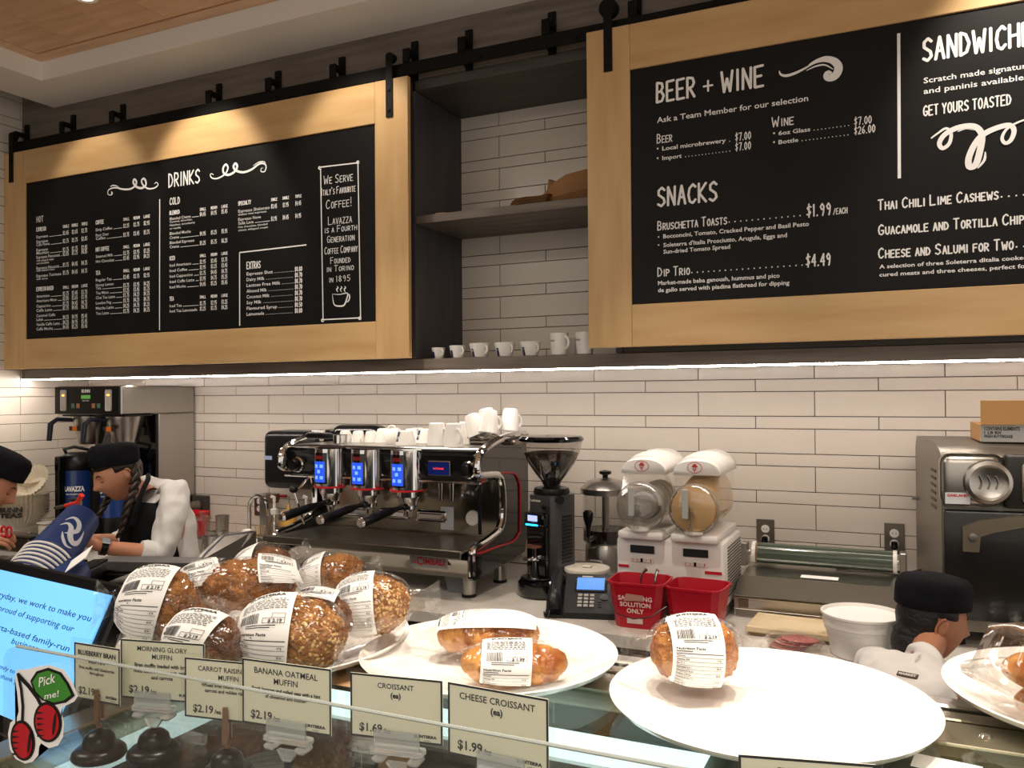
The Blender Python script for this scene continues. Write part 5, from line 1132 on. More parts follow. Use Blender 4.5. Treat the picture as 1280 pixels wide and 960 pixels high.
# ------------------------------------------------------------------ price tags
tagp = mat('tag_cream', '#dedcc6', .5); tagb = mat('tag_border', '#1d2430', .5)
sleeve = film('tag_sleeve', (.97, .98, .97), .03, .1, .15)
cclip = mat('clear_clip', '#eef2f2', .12, trans=.75, ior=1.45, coat=.3)
def price_tag(label, x0, y0, x1, y1, Yt, W_, H_, lines, price_, clip, stem, cx=.5, sunt=True):
    PL = at_y(x0, y0, Yt); PR = at_z(x1, y1, PL.z); u = (PR - PL).normalized(); yaw = math.atan2(u.y, u.x)
    base = PL + u * (W_ * cx); zc = PL.z - H_
    t = thing('price_tag', label, 'price tag', (base.x, base.y, CT + .0005), yaw, 'price tags on the display case')
    X0 = -W_ * cx; Z0 = zc - CT
    sl = MB().box(X0 - .005, X0 + W_ + .005, -.0016, .0026, Z0 - .006, Z0 + H_ + .005, .0005).build('plastic_sleeve', sleeve, t, smooth=0)
    c = MB().box(X0, X0 + W_, .0, .0010, Z0, Z0 + H_).build('card', tagp, t, smooth=0)
    w_ = .0019; b = MB()
    for a in ((X0, X0 + W_, Z0 + H_ - w_, Z0 + H_), (X0, X0 + W_, Z0, Z0 + w_), (X0, X0 + w_, Z0 + w_, Z0 + H_ - w_), (X0 + W_ - w_, X0 + W_, Z0 + w_, Z0 + H_ - w_)): b.box(a[0], a[1], -.0003, -.0001, a[2], a[3])
    b.build('border', tagb, c, smooth=0)
    b = MB()
    for (s_, fx, fz, hh, bo) in lines: text(b, s_, X0 + W_ * fx, Z0 + H_ * fz, H_ * hh, align='c', y=-.0004, bold=bo)
    if price_: text(b, price_, X0 + W_ * .10, Z0 + H_ * .10, H_ * .13, y=-.0004, bold=.022); text(b, '/ea', X0 + W_ * .10 + ttext(price_, .045)[2] * H_ * .13 / CAPH + .001, Z0 + H_ * .10, H_ * .075, y=-.0004, bold=.03)
    if sunt: text(b, 'SUNTERRA', X0 + W_ * .70, Z0 + H_ * .09, H_ * .045, X0 + W_ * .94, y=-.0004, bold=.05); text(b, 'market', X0 + W_ * .80, Z0 + H_ * .04, H_ * .028, y=-.0004)
    b.build('lettering', tagb, c, smooth=0, fix=False)
    if clip == 'clear':
        q = MB().box(-.028, .028, -.006, .008, Z0 - .014, Z0 - .0065, .002).box(-.024, .024, -.004, -.0022, Z0 - .007, Z0 + .010).build('clip', cclip, t, smooth=0)
        MB().box(-.026, -.012, -.009, .010, Z0 - .0215, Z0 - .0145, .003).box(.012, .026, -.009, .010, Z0 - .0215, Z0 - .0145, .003).build('clip_jaw', cclip, q)
        MB().prism([(-.012, Z0 - .0215), (.012, Z0 - .0215), (.005, Z0 - .032), (-.005, Z0 - .032)], -.003, .003).build('clip_socket', cclip, q, smooth=0)
        top = Z0 - .0325; yo = 0
    else:
        q = MB().prism([(-.0035, Z0 - .025), (.0035, Z0 - .025), (.005, Z0 - .012), (.0025, Z0 + .016), (-.0025, Z0 + .016)], -.005, -.002).prism([(-.0035, Z0 - .02), (.0035, Z0 - .02), (.003, Z0 + .010), (-.003, Z0 + .010)], .003, .005).cyl((0, 0, Z0 - .03), (0, 0, Z0 - .0255), .003).build('alligator_clip', mat('clip_brown', '#8b6a55', .35, .6), t, smooth=0)
        top = Z0 - .0305; yo = 0
    MB().tube([(0, 0, .033), (0, 0, top - .012)], .0016, 8).build('stem', blk, t)
    MB().tube([(0, 0, top - .0118), (0, 0, top - .0002)], [.0042, .0036], 10).build('stem_collar', blk, t)
    MB().lathe([(.029, 0), (.031, .003), (.030, .008), (.026, .012), (.021, .0135), (.0185, .014), (.0185, .019), (.0165, .0255), (.011, .0305), (.005, .0325), (0, .033)], seg=40).build('base', blk, t, smooth=75)
    return t
def DL(y, h=.052): return y
price_tag('price card for the blueberry bran muffin, leftmost of the row', 93, 803, 151, 812, .70, .075, .067, (('BLUEBERRY BRAN', .5, .80, .085, .03), ('MUFFIN', .5, .67, .085, .03), ('Bran muffin with blueberries', .5, .55, .055, .02), ('throughout', .5, .47, .055, .02)), '$2.19', 'gator', 0, cx=.55)
price_tag('price card for the morning glory muffin, second from the left', 151, 799, 256, 806, .72, .113, .070, (('MORNING GLORY', .5, .82, .085, .008), ('MUFFIN', .5, .69, .085, .008), ('Bran muffin loaded with bran,', .5, .55, .065, .03), ('nuts, zucchini, coconut, raisins', .5, .45, .065, .03), ('and carrots', .5, .35, .065, .03)), '$2.19', 'clear', 0, cx=.40)
price_tag('price card for the carrot raisin bran muffin, half behind the banana oatmeal card', 231, 822, 330, 831, .712, .110, .067, (('CARROT RAISIN BRAN', .52, .80, .085, .008), ('MUFFIN', .52, .67, .085, .008), ('Wheat bran muffin with fresh', .5, .54, .06, .03), ('carrots and golden raisins', .5, .45, .06, .03)), '$2.19', 'gator', 0, cx=.50)
price_tag('price card for the banana oatmeal muffin, in front of the oat-topped muffin', 303, 823, 411, 837, .69, .110, .068, (('BANANA OATMEAL', .5, .80, .095, .008), ('MUFFIN', .5, .66, .095, .008), ('Fresh bananas and rolled oats with a hint', .5, .54, .055, .03), ('of cinnamon and nutmeg', .5, .44, .055, .03)), '$2.19', 'clear', 0, cx=.52)
price_tag('price card for the croissant, in front of the left round plate', 438, 841, 553, 852, .70, .099, .063, (('CROISSANT', .5, .80, .085, .008), ('(ea)', .5, .66, .085, .03)), '$1.69', 'clear', 0, cx=.52)
price_tag('price card for the cheese croissant, the largest card in front of the bagged pair', 560, 853, 685, 875, .695, .104, .067, (('CHEESE CROISSANT', .5, .80, .095, .008), ('(ea)', .5, .66, .09, .03)), '$1.99', 'clear', 0, cx=.55)
price_tag('greyish price card at the lower right, only its top edge in the picture', 923, 944, 1095, 957, .66, .099, .06, (('CHEESE STICK', .5, .80, .085, .008),), '$1.99', 'clear', 0)
o = MB().box(-.035, .035, -.02, .02, 0, .0004).build('paper_slip', paper, smooth=0); q = at_z(1183, 958, CT + .001); o.location = (q.x, q.y, CT + .0008); o.rotation_euler[2] = R(-8); tag(o, 'blank white paper slip on the case top at the lower right', 'paper slip')

# ------------------------------------------------------------------ plates
china = mat('glossy_china', '#f6f4ef', .15, coat=.4)
def plate(px, py, r, label):
    p = at_z(px, py, CT + .031)
    t = MB().lathe([(0, .0), (r * .45, .0), (r * .5, .004), (r * .8, .010), (r * .97, .022), (r, .030), (r * .985, .031), (r * .94, .026), (r * .75, .014), (r * .5, .009), (0, .0085)], seg=72, cap=False).build('round_plate', china)
    t.location = (p.x, p.y, CT + .0006); tag(t, label, 'plate', 'white round plates on the display case'); return t
plate(335, 791, .235, 'white plate beneath the pile of bagged muffins')
plate(611, 812, .200, 'white plate holding two bagged croissants')
plate(960, 868, .208, 'largest nearly empty white plate with one bagged croissant at its left')
plate(1402, 868, .21, 'white plate at the right edge under the clear clamshell')
o = MB().box(-.09, .12, -.06, .07, 0, .0006).build('kraft_sheet', mat('kraft_sheet', '#c09a70', .7), smooth=0); q = at_z(430, 838, CT); o.location = (q.x + .02, q.y, CT + .0003); tag(o, 'brown paper sheet lying between the muffin plate and croissant plate', 'paper sheet')

# ------------------------------------------------------------------ bagged bakery goods
mm = {'oat': mat('muffin_oat', '#c28a4e', .75, col2='#8f5728', cscale=45, bump=1.0, bscale=150), 'bran': mat('muffin_bran', '#8f6142', .75, col2='#5c3824', cscale=50, bump=1.0, bscale=150),
      'pump': mat('muffin_pumpkin', '#bb8147', .75, col2='#8d5529', cscale=45, bump=1.0, bscale=150), 'crois': mat('croissant_crust', '#d79a4e', .45, col2='#9a531d', cscale=26, lo=.36, hi=.64, bump=.5, bscale=70, coat=.1), 'cheese': mat('cheese_crust', '#cf9048', .6, col2='#96501f', cscale=40, bump=1.0, bscale=110)}
flake = mat('oat_flake', '#ddb678', .6); seedm = mat('pumpkin_seed', '#6f6a2c', .5)
def bagged(name, label, cat, px, py, d, rx, ry, rz_, kind, lab, roll=0, yaw=0, fin=(1, 1), off=.0, pitch=0, group='bagged muffins', seed=0, tail=.035, lay='v', msc=.86):
    c = at_d(px, py, d); t = thing(name, label, cat, c, 0, group)
    t.rotation_euler = (R(pitch), R(roll), YAW + R(yaw))
    random.seed(seed)
    # bag: loft along x
    NS = 22; NK = 26; vs = []; fs = []
    xs = [-rx - tail * fin[0], -rx - tail * fin[0] * .45, -rx * .97] + [rx * math.sin(-PI / 2 * .92 + PI * .92 * k / (NS - 7)) for k in range(NS - 6)] + [rx * .97, rx + tail * fin[1] * .45, rx + tail * fin[1]]
    xs = sorted(xs)
    def cs(x):
        a = abs(x) / rx
        if a <= .9: s_ = (1 - (a * .93) ** 2.6) ** .5; return s_ * ry, s_ * rz_
        f = min((abs(x) - .9 * rx) / (tail + .1 * rx), 1); s0 = (1 - (.9 * .93) ** 2.6) ** .5
        return ry * (s0 * (1 - f) ** 1.5 * .8 + .03), rz_ * (s0 * (1 - f) + f * .62 + (-.25 * math.sin(PI * f)))
    def pt(x, ph, k=1.0):
        a, b = cs(x); return Vector((x, -a * k * math.sin(ph), b * k * math.cos(ph)))
    for x in xs:
        for k in range(NK):
            ph = 2 * PI * k / NK; p = pt(x, ph); q = p.copy() * 38 + Vector((seed * 7.3, 0, 0))
            n_ = noise.noise(q) * .0035 + abs(noise.noise(q * .5 + Vector((3, 1, 9)))) * .004 - .004
            if abs(x) > .95 * rx: n_ *= 1.6
            a, b = cs(x); r_ = Vector((0, -math.sin(ph), math.cos(ph))); vs.append(p + r_ * n_)
    for j in range(len(xs) - 1):
        for k in range(NK): fs.append((j * NK + k, j * NK + (k + 1) % NK, (j + 1) * NK + (k + 1) % NK, (j + 1) * NK + k))
    MB().add(vs, fs).build('cellophane_bag', bagf, t, smooth=28)
    # the baked good
    k_ = msc
    if kind in ('crois', 'cheese'):
        b = MB(); n = 60; seg = 30; V = []; F_ = []
        for i in range(n + 1):
            f = i / n * 2 - 1; xx = rx * .93 * f; bend = -.12 * ry * (1 - f * f) + .07 * ry
            env = max(.003, (1 - abs(f) ** 2.6)) ** .5; ridge = 1 + .13 * abs(math.sin(f * PI * 1.9 + .6 + .25 * math.cos(2 * PI * q0 / 7))) - .05 if False else 1
            for q in range(seg):
                a = 2 * PI * q / seg; ridge = .93 + .15 * ((f * 2.3 + .13 * math.sin(a) + .2) % .65 / .65) ** .6; v = Vector((xx, ry * k_ * env * ridge * math.cos(a) + bend, rz_ * k_ * env * ridge * math.sin(a)))
                v += Vector((0, math.cos(a), math.sin(a))) * (.005 * noise.noise(v * 40 + Vector((seed, 0, 0))) + .003 * noise.noise(v * 110)) * (1.8 if kind == 'cheese' else 1); V.append(v)
        for i in range(n):
            for q in range(seg): F_.append((i * seg + q, i * seg + (q + 1) % seg, (i + 1) * seg + (q + 1) % seg, (i + 1) * seg + q))
        F_ += [tuple(reversed(range(seg))), tuple(n * seg + q for q in range(seg))]
        m_ = b.add(V, F_).build('croissant', mm[kind], t, smooth=60)
    else:
        def fn(dv, q):
            n_ = noise.noise(dv * 2.2 + Vector((seed * 3.1, 0, 0))) * .12 + noise.noise(dv * 6 + Vector((0, seed, 0))) * .08 + noise.noise(dv * 14) * .05 + noise.noise(dv * 30) * .035
            return q * (1 + n_ - .04)
        m_ = MB().ell((rx * off, 0, 0), (rx * k_, ry * k_, rz_ * k_), 72, 48, fn).build('muffin', mm[kind], t, smooth=60)
        if kind in ('oat', 'pump'):
            b = MB(); cnt = 190 if kind == 'oat' else 26
            for _ in range(cnt):
                dv = Vector((random.gauss(.55, .5), random.gauss(-.6, .6), random.gauss(.15, .55))).normalized(); q = Vector((dv.x * rx * k_, dv.y * ry * k_, dv.z * rz_ * k_)); p = fn(dv, q) + Vector((rx * off, 0, 0))
                M_ = Matrix.Translation(p) @ dv.to_track_quat('Z', 'Y').to_matrix().to_4x4() @ Matrix.Rotation(random.uniform(0, 6), 4, 'Z'); b.M = M_
                s_ = random.uniform(.0018, .0036) if kind == 'oat' else .0032
                b.ell((0, 0, 0), (s_, s_ * (.75 if kind == 'oat' else .45), .0007), 6, 4)
            b.M = None; o = b.build('oat_flakes' if kind == 'oat' else 'pumpkin_seeds', flake if kind == 'oat' else seedm, m_, smooth=40); o['kind'] = 'stuff'
    # label
    if lab:
        u0, u1, ph0, ph1, lean, pr = lab; W_ = u1 - u0; RR = (ry + rz_) / 2; Lh = (ph1 - ph0) * RR
        if lay == 'v':
            fnl = lambda x, z, k=1.03: pt(max(-rx * 1.02, min(rx * 1.02, u0 + x + lean * (-z) / Lh)), ph0 + (-z) / RR, k)
        else:   # printed along the bag
            fnl = lambda x, z, k=1.03: pt(u0 + (-z), ph0 + x / RR, k)
            W_ = (ph1 - ph0) * RR; Lh = u1 - u0
        b = MB(); nu, nv = 8, 16
        V = [fnl(W_ * i / nu, -Lh * j / nv, 1.03) + Vector((0, -.001, 0)) for j in range(nv + 1) for i in range(nu + 1)]
        b.add(V, [(j * (nu + 1) + i, j * (nu + 1) + i + 1, (j + 1) * (nu + 1) + i + 1, (j + 1) * (nu + 1) + i) for j in range(nv) for i in range(nu)])
        lo = b.build('label', paper, t, smooth=60)
        g_ = lambda x, z: fnl(x, z, 1.042) + Vector((0, -.0016, 0))
        b = MB()
        def bar(x0, x1, z0, z1):
            n = max(1, int((x1 - x0) / (W_ / 6))); 
            for i in range(n):
                a0 = x0 + (x1 - x0) * i / n; a1 = x0 + (x1 - x0) * (i + 1) / n; b.add([g_(a0, -z0), g_(a1, -z0), g_(a1, -z1), g_(a0, -z1)], [(0, 1, 2, 3)])
        s = W_
        text(b, 'SUNTERRA', .18 * s, -.10 * s, .055 * s, .82 * s, fn=g_, bold=.05); text(b, 'MARKET', .42 * s, -.15 * s, .025 * s, .58 * s, fn=g_, bold=.03)
        z = .19 * s; rnd = random.Random(seed)
        while z < .42 * s and z < Lh - .02:
            x = .10 * s
            while x < .86 * s: L_ = rnd.uniform(.03, .10) * s; bar(x, min(x + L_, .9 * s), z, z + .013 * s); x += L_ + .02 * s
            z += .034 * s
        z0 = .47 * s
        if Lh > .75 * s:
            x = .10 * s
            while x < .42 * s: w_ = rnd.choice((.006, .010, .015)) * s; bar(x, x + w_, z0, z0 + .19 * s); x += w_ + rnd.choice((.006, .01)) * s
            for a in ((.50, .90, .10, .108), (.50, .90, .185, .193), (.50, .508, .10, .193), (.892, .9, .02, .193), (.66, .9, .02, .028), (.66, .668, .02, .108)): bar(a[0] * s, a[1] * s, z0 + a[2] * s, z0 + a[3] * s)
            text(b, pr, .60 * s, -(z0 + .175 * s), .055 * s, .85 * s, fn=g_, bold=.03)
            for q in range(2): bar(.2 * s, (.75 - .1 * q) * s, z0 + (.22 + .035 * q) * s, z0 + (.235 + .035 * q) * s)
        z1 = .82 * s
        if Lh > 1.0 * s:
            text(b, 'Nutrition Facts', .06 * s, -(z1 + .05 * s), .05 * s, .60 * s, fn=g_, bold=.03); bar(.06 * s, .35 * s, z1 + .075 * s, z1 + .09 * s)
            z = z1 + .12 * s; i = 0
            for nm in ('Amount', 'Calories 290', 'Fat 11 g', 'Saturated 2.5 g', 'Cholesterol 8 mg', 'Sodium 270 mg', 'Carbohydrate 71 g', 'Fibre 3 g', 'Sugars 32 g', 'Protein 8 g'):
                if z > Lh - .05 * s: break
                bar(.05 * s, .95 * s, z, z + (.014 if i == 0 else .006) * s); text(b, nm, .06 * s, -(z + .055 * s), .032 * s, fn=g_, bold=.03)
                if i % 2 == 1: text(b, '%d %%' % (8 + 9 * i), .82 * s, -(z + .055 * s), .032 * s, fn=g_, bold=.03)
                z += .075 * s; i += 1
        b.build('print', ink, lo, smooth=0, fix=False)
    return t
M = 'bagged muffin'
bagged('bagged_muffin', 'bagged muffin at the far left of the pile, tall white label leaning left', 'muffin', 200, 760, 1.22, .056, .045, .064, 'pump', (-.045, .025, .15, 2.15, -.022, '$ 2.19'), roll=6, yaw=8, seed=1, off=.12)
bagged('bagged_muffin', 'dark bran muffin low in the pile, behind the carrot raisin card', 'muffin', 258, 806, 1.13, .054, .045, .050, 'bran', (-.045, .028, .15, 1.9, -.025, '$ 2.19'), roll=10, yaw=-4, seed=2, off=.1)
bagged('bagged_muffin', 'large oat-topped muffin in a bag, front centre of the pile', 'muffin', 366, 797, 1.17, .074, .055, .066, 'oat', (-.070, .006, .22, 2.35, -.004, '$ 2.19'), roll=3, yaw=4, seed=3, off=.12)
bagged('bagged_muffin', 'seed-topped muffin on top of the pile, label set diagonally to its right', 'muffin', 318, 731, 1.34, .082, .055, .048, 'pump', (.002, .062, -.35, 1.25, .022, '$ 2.19'), roll=0, yaw=0, seed=4, off=-.1)
bagged('bagged_muffin', 'bagged muffin behind the far left one, its label folded back', 'muffin', 262, 740, 1.42, .060, .05, .055, 'pump', (-.045, .02, -.3, 1.2, .03, '$ 2.19'), roll=-14, yaw=0, seed=5)
bagged('bagged_muffin', 'bagged muffin highest at the back, its bag rising to a peak', 'muffin', 330, 712, 1.52, .058, .05, .048, 'bran', (-.05, .018, -.5, 1.2, -.02, '$ 2.19'), roll=-22, yaw=0, seed=6)
bagged('bagged_muffin', 'small smooth bagged muffin at the back right of the pile', 'muffin', 415, 720, 1.50, .056, .048, .044, 'pump', (-.05, .0, -.2, 1.8, -.01, '$ 2.19'), roll=-12, yaw=0, seed=7, off=.15)
bagged('bagged_muffin', 'coarse oat muffin in a bag at the right end, with a tall crinkled label', 'muffin', 466, 756, 1.36, .062, .05, .055, 'oat', (-.054, .010, .1, 2.3, .0, '$ 2.19'), roll=-5, yaw=0, seed=8, off=.12, fin=(.6, 1.4))
bagged('bagged_muffin', 'purplish-brown muffin in a bag between the front and right-end muffins', 'muffin', 402, 778, 1.29, .056, .05, .052, 'bran', (-.05, .015, -.5, .6, .0, '$ 2.19'), roll=15, yaw=0, seed=9)
G2 = 'bagged croissants on plates'
bagged('bagged_croissant', 'front bagged croissant on the left plate, upright label in its middle', 'croissant', 643, 829, 1.19, .082, .045, .035, 'crois', (-.046, .024, -.05, 2.1, -.003, '$ 1.99'), roll=2, yaw=2, seed=10, group=G2, tail=.03, msc=.8)
bagged('bagged_croissant', 'rear bagged croissant on the left plate, label arched along its top', 'croissant', 610, 793, 1.33, .088, .05, .038, 'crois', (-.078, .078, -.15, .95, 0, '$ 1.69'), roll=-1, yaw=-4, seed=11, group=G2, lay='h', tail=.03, msc=.78)
bagged('bagged_croissant', 'lone bagged croissant with a broad nutrition label, on the large right plate', 'croissant', 868, 813, 1.17, .066, .055, .054, 'cheese', (-.048, .022, .15, 2.3, .004, '$ 2.19'), roll=5, yaw=6, seed=12, group=G2, tail=.04, msc=.8)
# clamshell with two croissants
c0 = at_z(1338, 903, CT + .012); t = thing('clamshell_box', 'clear ribbed clamshell with glazed croissants inside, at the right edge', 'clamshell', (c0.x, c0.y, CT + .0175), YAW + R(4)); t.scale = (1, 1, .82)
shell = film('clamshell_plastic', (.95, .94, .93), .12, .08, .6, bump=.15, bscale=20)
def rr_ring(a, b, z, n=48, p=5, rib=0):
    out = []
    for k in range(n):
        an = 2 * PI * (k + .5) / n; c_, s_ = math.cos(an), math.sin(an); q = (abs(c_) ** p + abs(s_) ** p) ** (-1 / p) * (1 + rib * (k % 2)); out.append((a * c_ * q, b * s_ * q, z))
    return out
def loft(rings, close0=True, close1=True):
    n = len(rings[0]); b = MB(); b.add([p for r_ in rings for p in r_], [(j * n + k, j * n + (k + 1) % n, (j + 1) * n + (k + 1) % n, (j + 1) * n + k) for j in range(len(rings) - 1) for k in range(n)] + ([tuple(reversed(range(n)))] if close0 else []) + ([tuple((len(rings) - 1) * n + k for k in range(n))] if close1 else [])); return b
loft([rr_ring(.075, .06, 0, rib=.02), rr_ring(.088, .072, .03, rib=.02), rr_ring(.097, .08, .048), rr_ring(.107, .09, .050), rr_ring(.107, .09, .054)], True, False).build('tray', shell, t, smooth=30)
loft([rr_ring(.107, .09, .0545), rr_ring(.106, .089, .060), rr_ring(.097, .08, .062), rr_ring(.090, .074, .085, rib=.03), rr_ring(.078, .064, .125, rib=.035), rr_ring(.060, .05, .131)], False, True).build('lid', shell, t, smooth=30)
for k, (z, s_) in enumerate(((.02, .85), (.062, 1.08))):
    V = []; F_ = []
    for i in range(25):
        f = i / 12 - 1; env = max(.003, 1 - abs(f) ** 2.4) ** .5 * (1 + .1 * abs(math.sin(f * 7)))
        for q in range(16):
            a = 2 * PI * q / 16; V.append((.082 * s_ * f, .05 * s_ * env * math.cos(a) - .02 * (1 - f * f), z + .026 * env * math.sin(a)))
    F_ = [(i * 16 + q, i * 16 + (q + 1) % 16, (i + 1) * 16 + (q + 1) % 16, (i + 1) * 16 + q) for i in range(24) for q in range(16)]
    o = MB().add(V, F_).build('croissant', mm['crois'], smooth=60); o.matrix_world = Matrix.Translation(t.location) @ Matrix.Rotation(YAW + R(4 + 6 * k), 4, 'Z'); tag(o, ('lower croissant inside the clamshell, dim behind the plastic', 'glazed upper croissant inside the clamshell')[k], 'croissant', 'croissants in the clamshell')

# ------------------------------------------------------------------ checkout screen, cups and register boxes
TR_ = at_d(139, 744, 1.22); TL_ = at_z(0, 712, TR_.z); u = (TR_ - TL_).normalized(); r_ = ray(72, 900); dd = ((TR_ - EYE).dot(u)) / r_.dot(u); BR_ = EYE + r_ * dd; v = (BR_ - TR_).normalized(); n_ = u.cross(v).normalized()
if n_.dot(EYE - TR_) < 0: n_ = -n_
MS = Matrix((u, -n_, -v)).transposed().to_4x4(); W_, H_ = .345, .195
t = thing('customer_screen', 'tilted black screen showing blue message with handwritten words, lower left', 'screen', (0, 0, 0)); MS.translation = TR_ - u * W_ + v * H_; t.matrix_world = MS
MB().box(-.02, W_ + .022, .003, .028, -.025, H_ + .018, .004).build('bezel', blk, t, smooth=0)
MB().box(0, W_, .0, .0026, 0, H_).build('display', mat('message_blue', '#6cb4f0', .25, emit=.85), t, smooth=0)
def scr_xy(px, py): r_ = ray(px, py); k = (TR_ - EYE).dot(n_) / r_.dot(n_); q = t.matrix_world.inverted() @ (EYE + r_ * k); return q.x, q.z
b = MB()
for s_, (x0, y0), (x1, y1), hh in (('everyday, we work to make you', (-14, 743), (119, 762), 8), ('proud of supporting our', (-2, 763), (96, 779), 8), ('Alberta-based family-run', (-22, 781), (93, 798), 8), ('business.', (14, 804), (50, 811), 8), ('our family to yours,', (-18, 829), (44, 838), 6), ('thank you', (0, 847), (30, 852), 6)):
    A_ = scr_xy(x0, y0); B_ = scr_xy(x1, y1); H2 = scr_xy(x0, y0 - hh)[1] - A_[1]; kx = (B_[1] - A_[1]) / (B_[0] - A_[0])
    text(b, s_, 0, 0, H2, B_[0] - A_[0], fn=lambda x, z: (A_[0] + x, -.0006, A_[1] + z), shear=.12)
b.build('message', mat('message_navy', '#17386f', .3), t, smooth=0, fix=False)
MB().box(W_ * .35, W_ * .65, .03, .06, -.19, .12, .006).build('stand', blk, t); 
def cup_at(p0, p1, r0, r1, name, label, rims=0, group=None):
    p0 = Vector(p0); p1 = Vector(p1); L_ = (p1 - p0).length; t = thing(name, label, 'paper cups', p0, 0, group)
    t.rotation_euler = (p1 - p0).to_track_quat('Z', 'Y').to_euler()
    MB().lathe([(r0, .0), (r1, L_), (r1 - .003, L_ + .0015), (r1 - .004, L_ - .004), (0, L_ - .004)], seg=36).build('cup_sleeve', navy, t)
    for k in range(rims):
        z = -.0095 * (k + 1) + .001; rr_ = r0 + .0015 + .0001 * k; q = MB().lathe([(rr_ - .002, z), (rr_ + .0025, z + .0006), (rr_ + .0035, z + .0022), (rr_ + .0025, z + .0038), (rr_ - .002, z + .0044)], seg=36, cap=False).build('cup_rim', whitep, t)
        MB().lathe([(rr_ - .0015, z + .0046), (rr_ + .001, z + .0090)], seg=36, cap=False).build('cup_band', navy, t)
    return t, L_
p0 = at_d(62, 698, 1.50); p1 = at_d(97, 654, 1.58); ax = (p1 - p0).normalized(); p0 = p0 - ax * .0
r0, r1 = .043, .033
t, L_ = cup_at(p0, p1 + ax * .015, r0, r1, 'paper_cup_stack', 'tilted stack of navy paper cups with white rims, by the checkout screen', rims=9)
# wave emblem on the visible side
ev = (EYE - p0).normalized(); ml = t.rotation_euler.to_matrix().inverted() @ ev; ang = math.atan2(ml.y, ml.x)
def cf(s_, z): r_ = r0 + (r1 - r0) * z / L_ + .0008; a = ang + s_ / r_; return (r_ * math.cos(a), r_ * math.sin(a), z)
b = MB()
def wave(pts, w0):
    n = len(pts); P = [Vector(p) for p in pts]; out = []
    for i in range(n):
        d_ = (P[min(i + 1, n - 1)] - P[max(i - 1, 0)]).normalized(); nn = Vector((-d_.y, d_.x)); k = w0 * math.sin(PI * (i + .3) / (n - .4)) ; out += [P[i] + nn * k, P[i] - nn * k]
    b.add([cf(q.x, q.y) for q in out], [(2 * i, 2 * i + 1, 2 * i + 3, 2 * i + 2) for i in range(n - 1)])
def sm2(pts): return [(q.x, q.y) for q in sub([Vector((a, b_, 0)) for a, b_ in pts])]
wave(sm2([(-.022, .06), (-.012, .072), (.002, .066), (.008, .05), (.0, .036), (-.008, .03)]), .0045)
wave(sm2([(-.024, .045), (-.014, .054), (-.004, .048), (.004, .03), (.014, .022), (.022, .03), (.022, .045), (.018, .06)]), .0055)
wave(sm2([(-.012, .032), (-.004, .018), (.008, .008), (.02, .012)]), .003)
b.build('wave_emblem', mat('emblem_silver', '#c4c9d2', .4), t, smooth=0, fix=False)
p0 = at_d(62, 748, 1.42); p1 = at_d(92, 714, 1.5); t, _ = cup_at(p0, p1, .037, .030, 'paper_cup', 'single white and navy paper cup below the tilted stack', rims=1)
o = MB().box(-.0, .055, 0, .04, 0, .001).build('paper_napkin', paper, smooth=0); q = at_d(76, 720, 1.44); o.location = q; o.rotation_euler = (R(25), R(-35), R(20)); tag(o, 'white folded paper slip tucked beside the navy paper cups', 'paper slip')
for (px, py, d, sx, sy, sz, rz, nm, lb) in ((22, 712, 1.72, .30, .14, .06, 30, 'receipt_printer', 'black receipt printer with ridged lid behind the navy cups'), (180, 706, 1.88, .30, .20, .035, 18, 'register_drawer', 'black flat register slab beside the woman apron'), (205, 722, 1.72, .20, .10, .07, 18, 'terminal_body', 'black register body partly hidden by the muffin bags'), (0, 700, 1.6, .10, .10, .07, 20, 'card_reader', 'small black box at the left picture edge')):
    q = at_d(px, py, d); t = thing(nm, lb, 'register', (q.x, q.y, q.z - sz), R(rz)); MB().box(-sx / 2, sx / 2, -sy / 2, sy / 2, 0, sz, .006, 2).build('casing', blk, t)
    if nm == 'receipt_printer':
        for k in range(7): MB().box(-sx / 2 + .02 + k * .042, -sx / 2 + .05 + k * .042, -.06, .07, sz + .0002, sz + .005, .001).build('lid_rib', blkm, t, smooth=0)
    if nm == 'register_drawer': MB().box(-.14, .14, -.09, .0, sz + .0002, sz + .006, .002).build('raised_lid', blkm, t, smooth=0)
# counter that carries the register and the woman's work
o = MB().box(-2.75, -1.06, 1.12, 1.62, 0, 1.17, .004).build('service_counter', mat('counter_dark', '#221f1e', .4), smooth=0); tag(o, 'dark service counter carrying the register, left of the display case', 'counter')
# ================================================================== people
skin_f = mat('skin_light', '#c99273', .5, sss=.15, col2='#bd8365', cscale=6); skin_m = mat('skin_tan', '#b07a5c', .5, sss=.15, col2='#a26c50', cscale=6)
hairb = mat('dark_brown_hair', '#2c1d14', .45, col2='#1a100b', cscale=30, stretch=(1, 1, .3), bump=.4, bscale=90); hairk = mat('black_hair', '#19181a', .5, col2='#0c0c0e', cscale=30, bump=.4, bscale=90)
shirt = mat('white_chef_cloth', '#dcdad8', .8, spec=.2, col2='#cfcdcb', cscale=5, bump=.25, bscale=12); apron = mat('black_apron_cloth', '#111114', .85, spec=.15, bump=.1, bscale=200); capm = mat('black_cap_cloth', '#17181d', .9, spec=.15, col2='#101116', cscale=20, bump=.15, bscale=120)
lips = mat('lips', '#a35c50', .45); darkline = mat('eyelash', '#1d1310', .6); trous = mat('dark_trousers', '#1c1d22', .8)
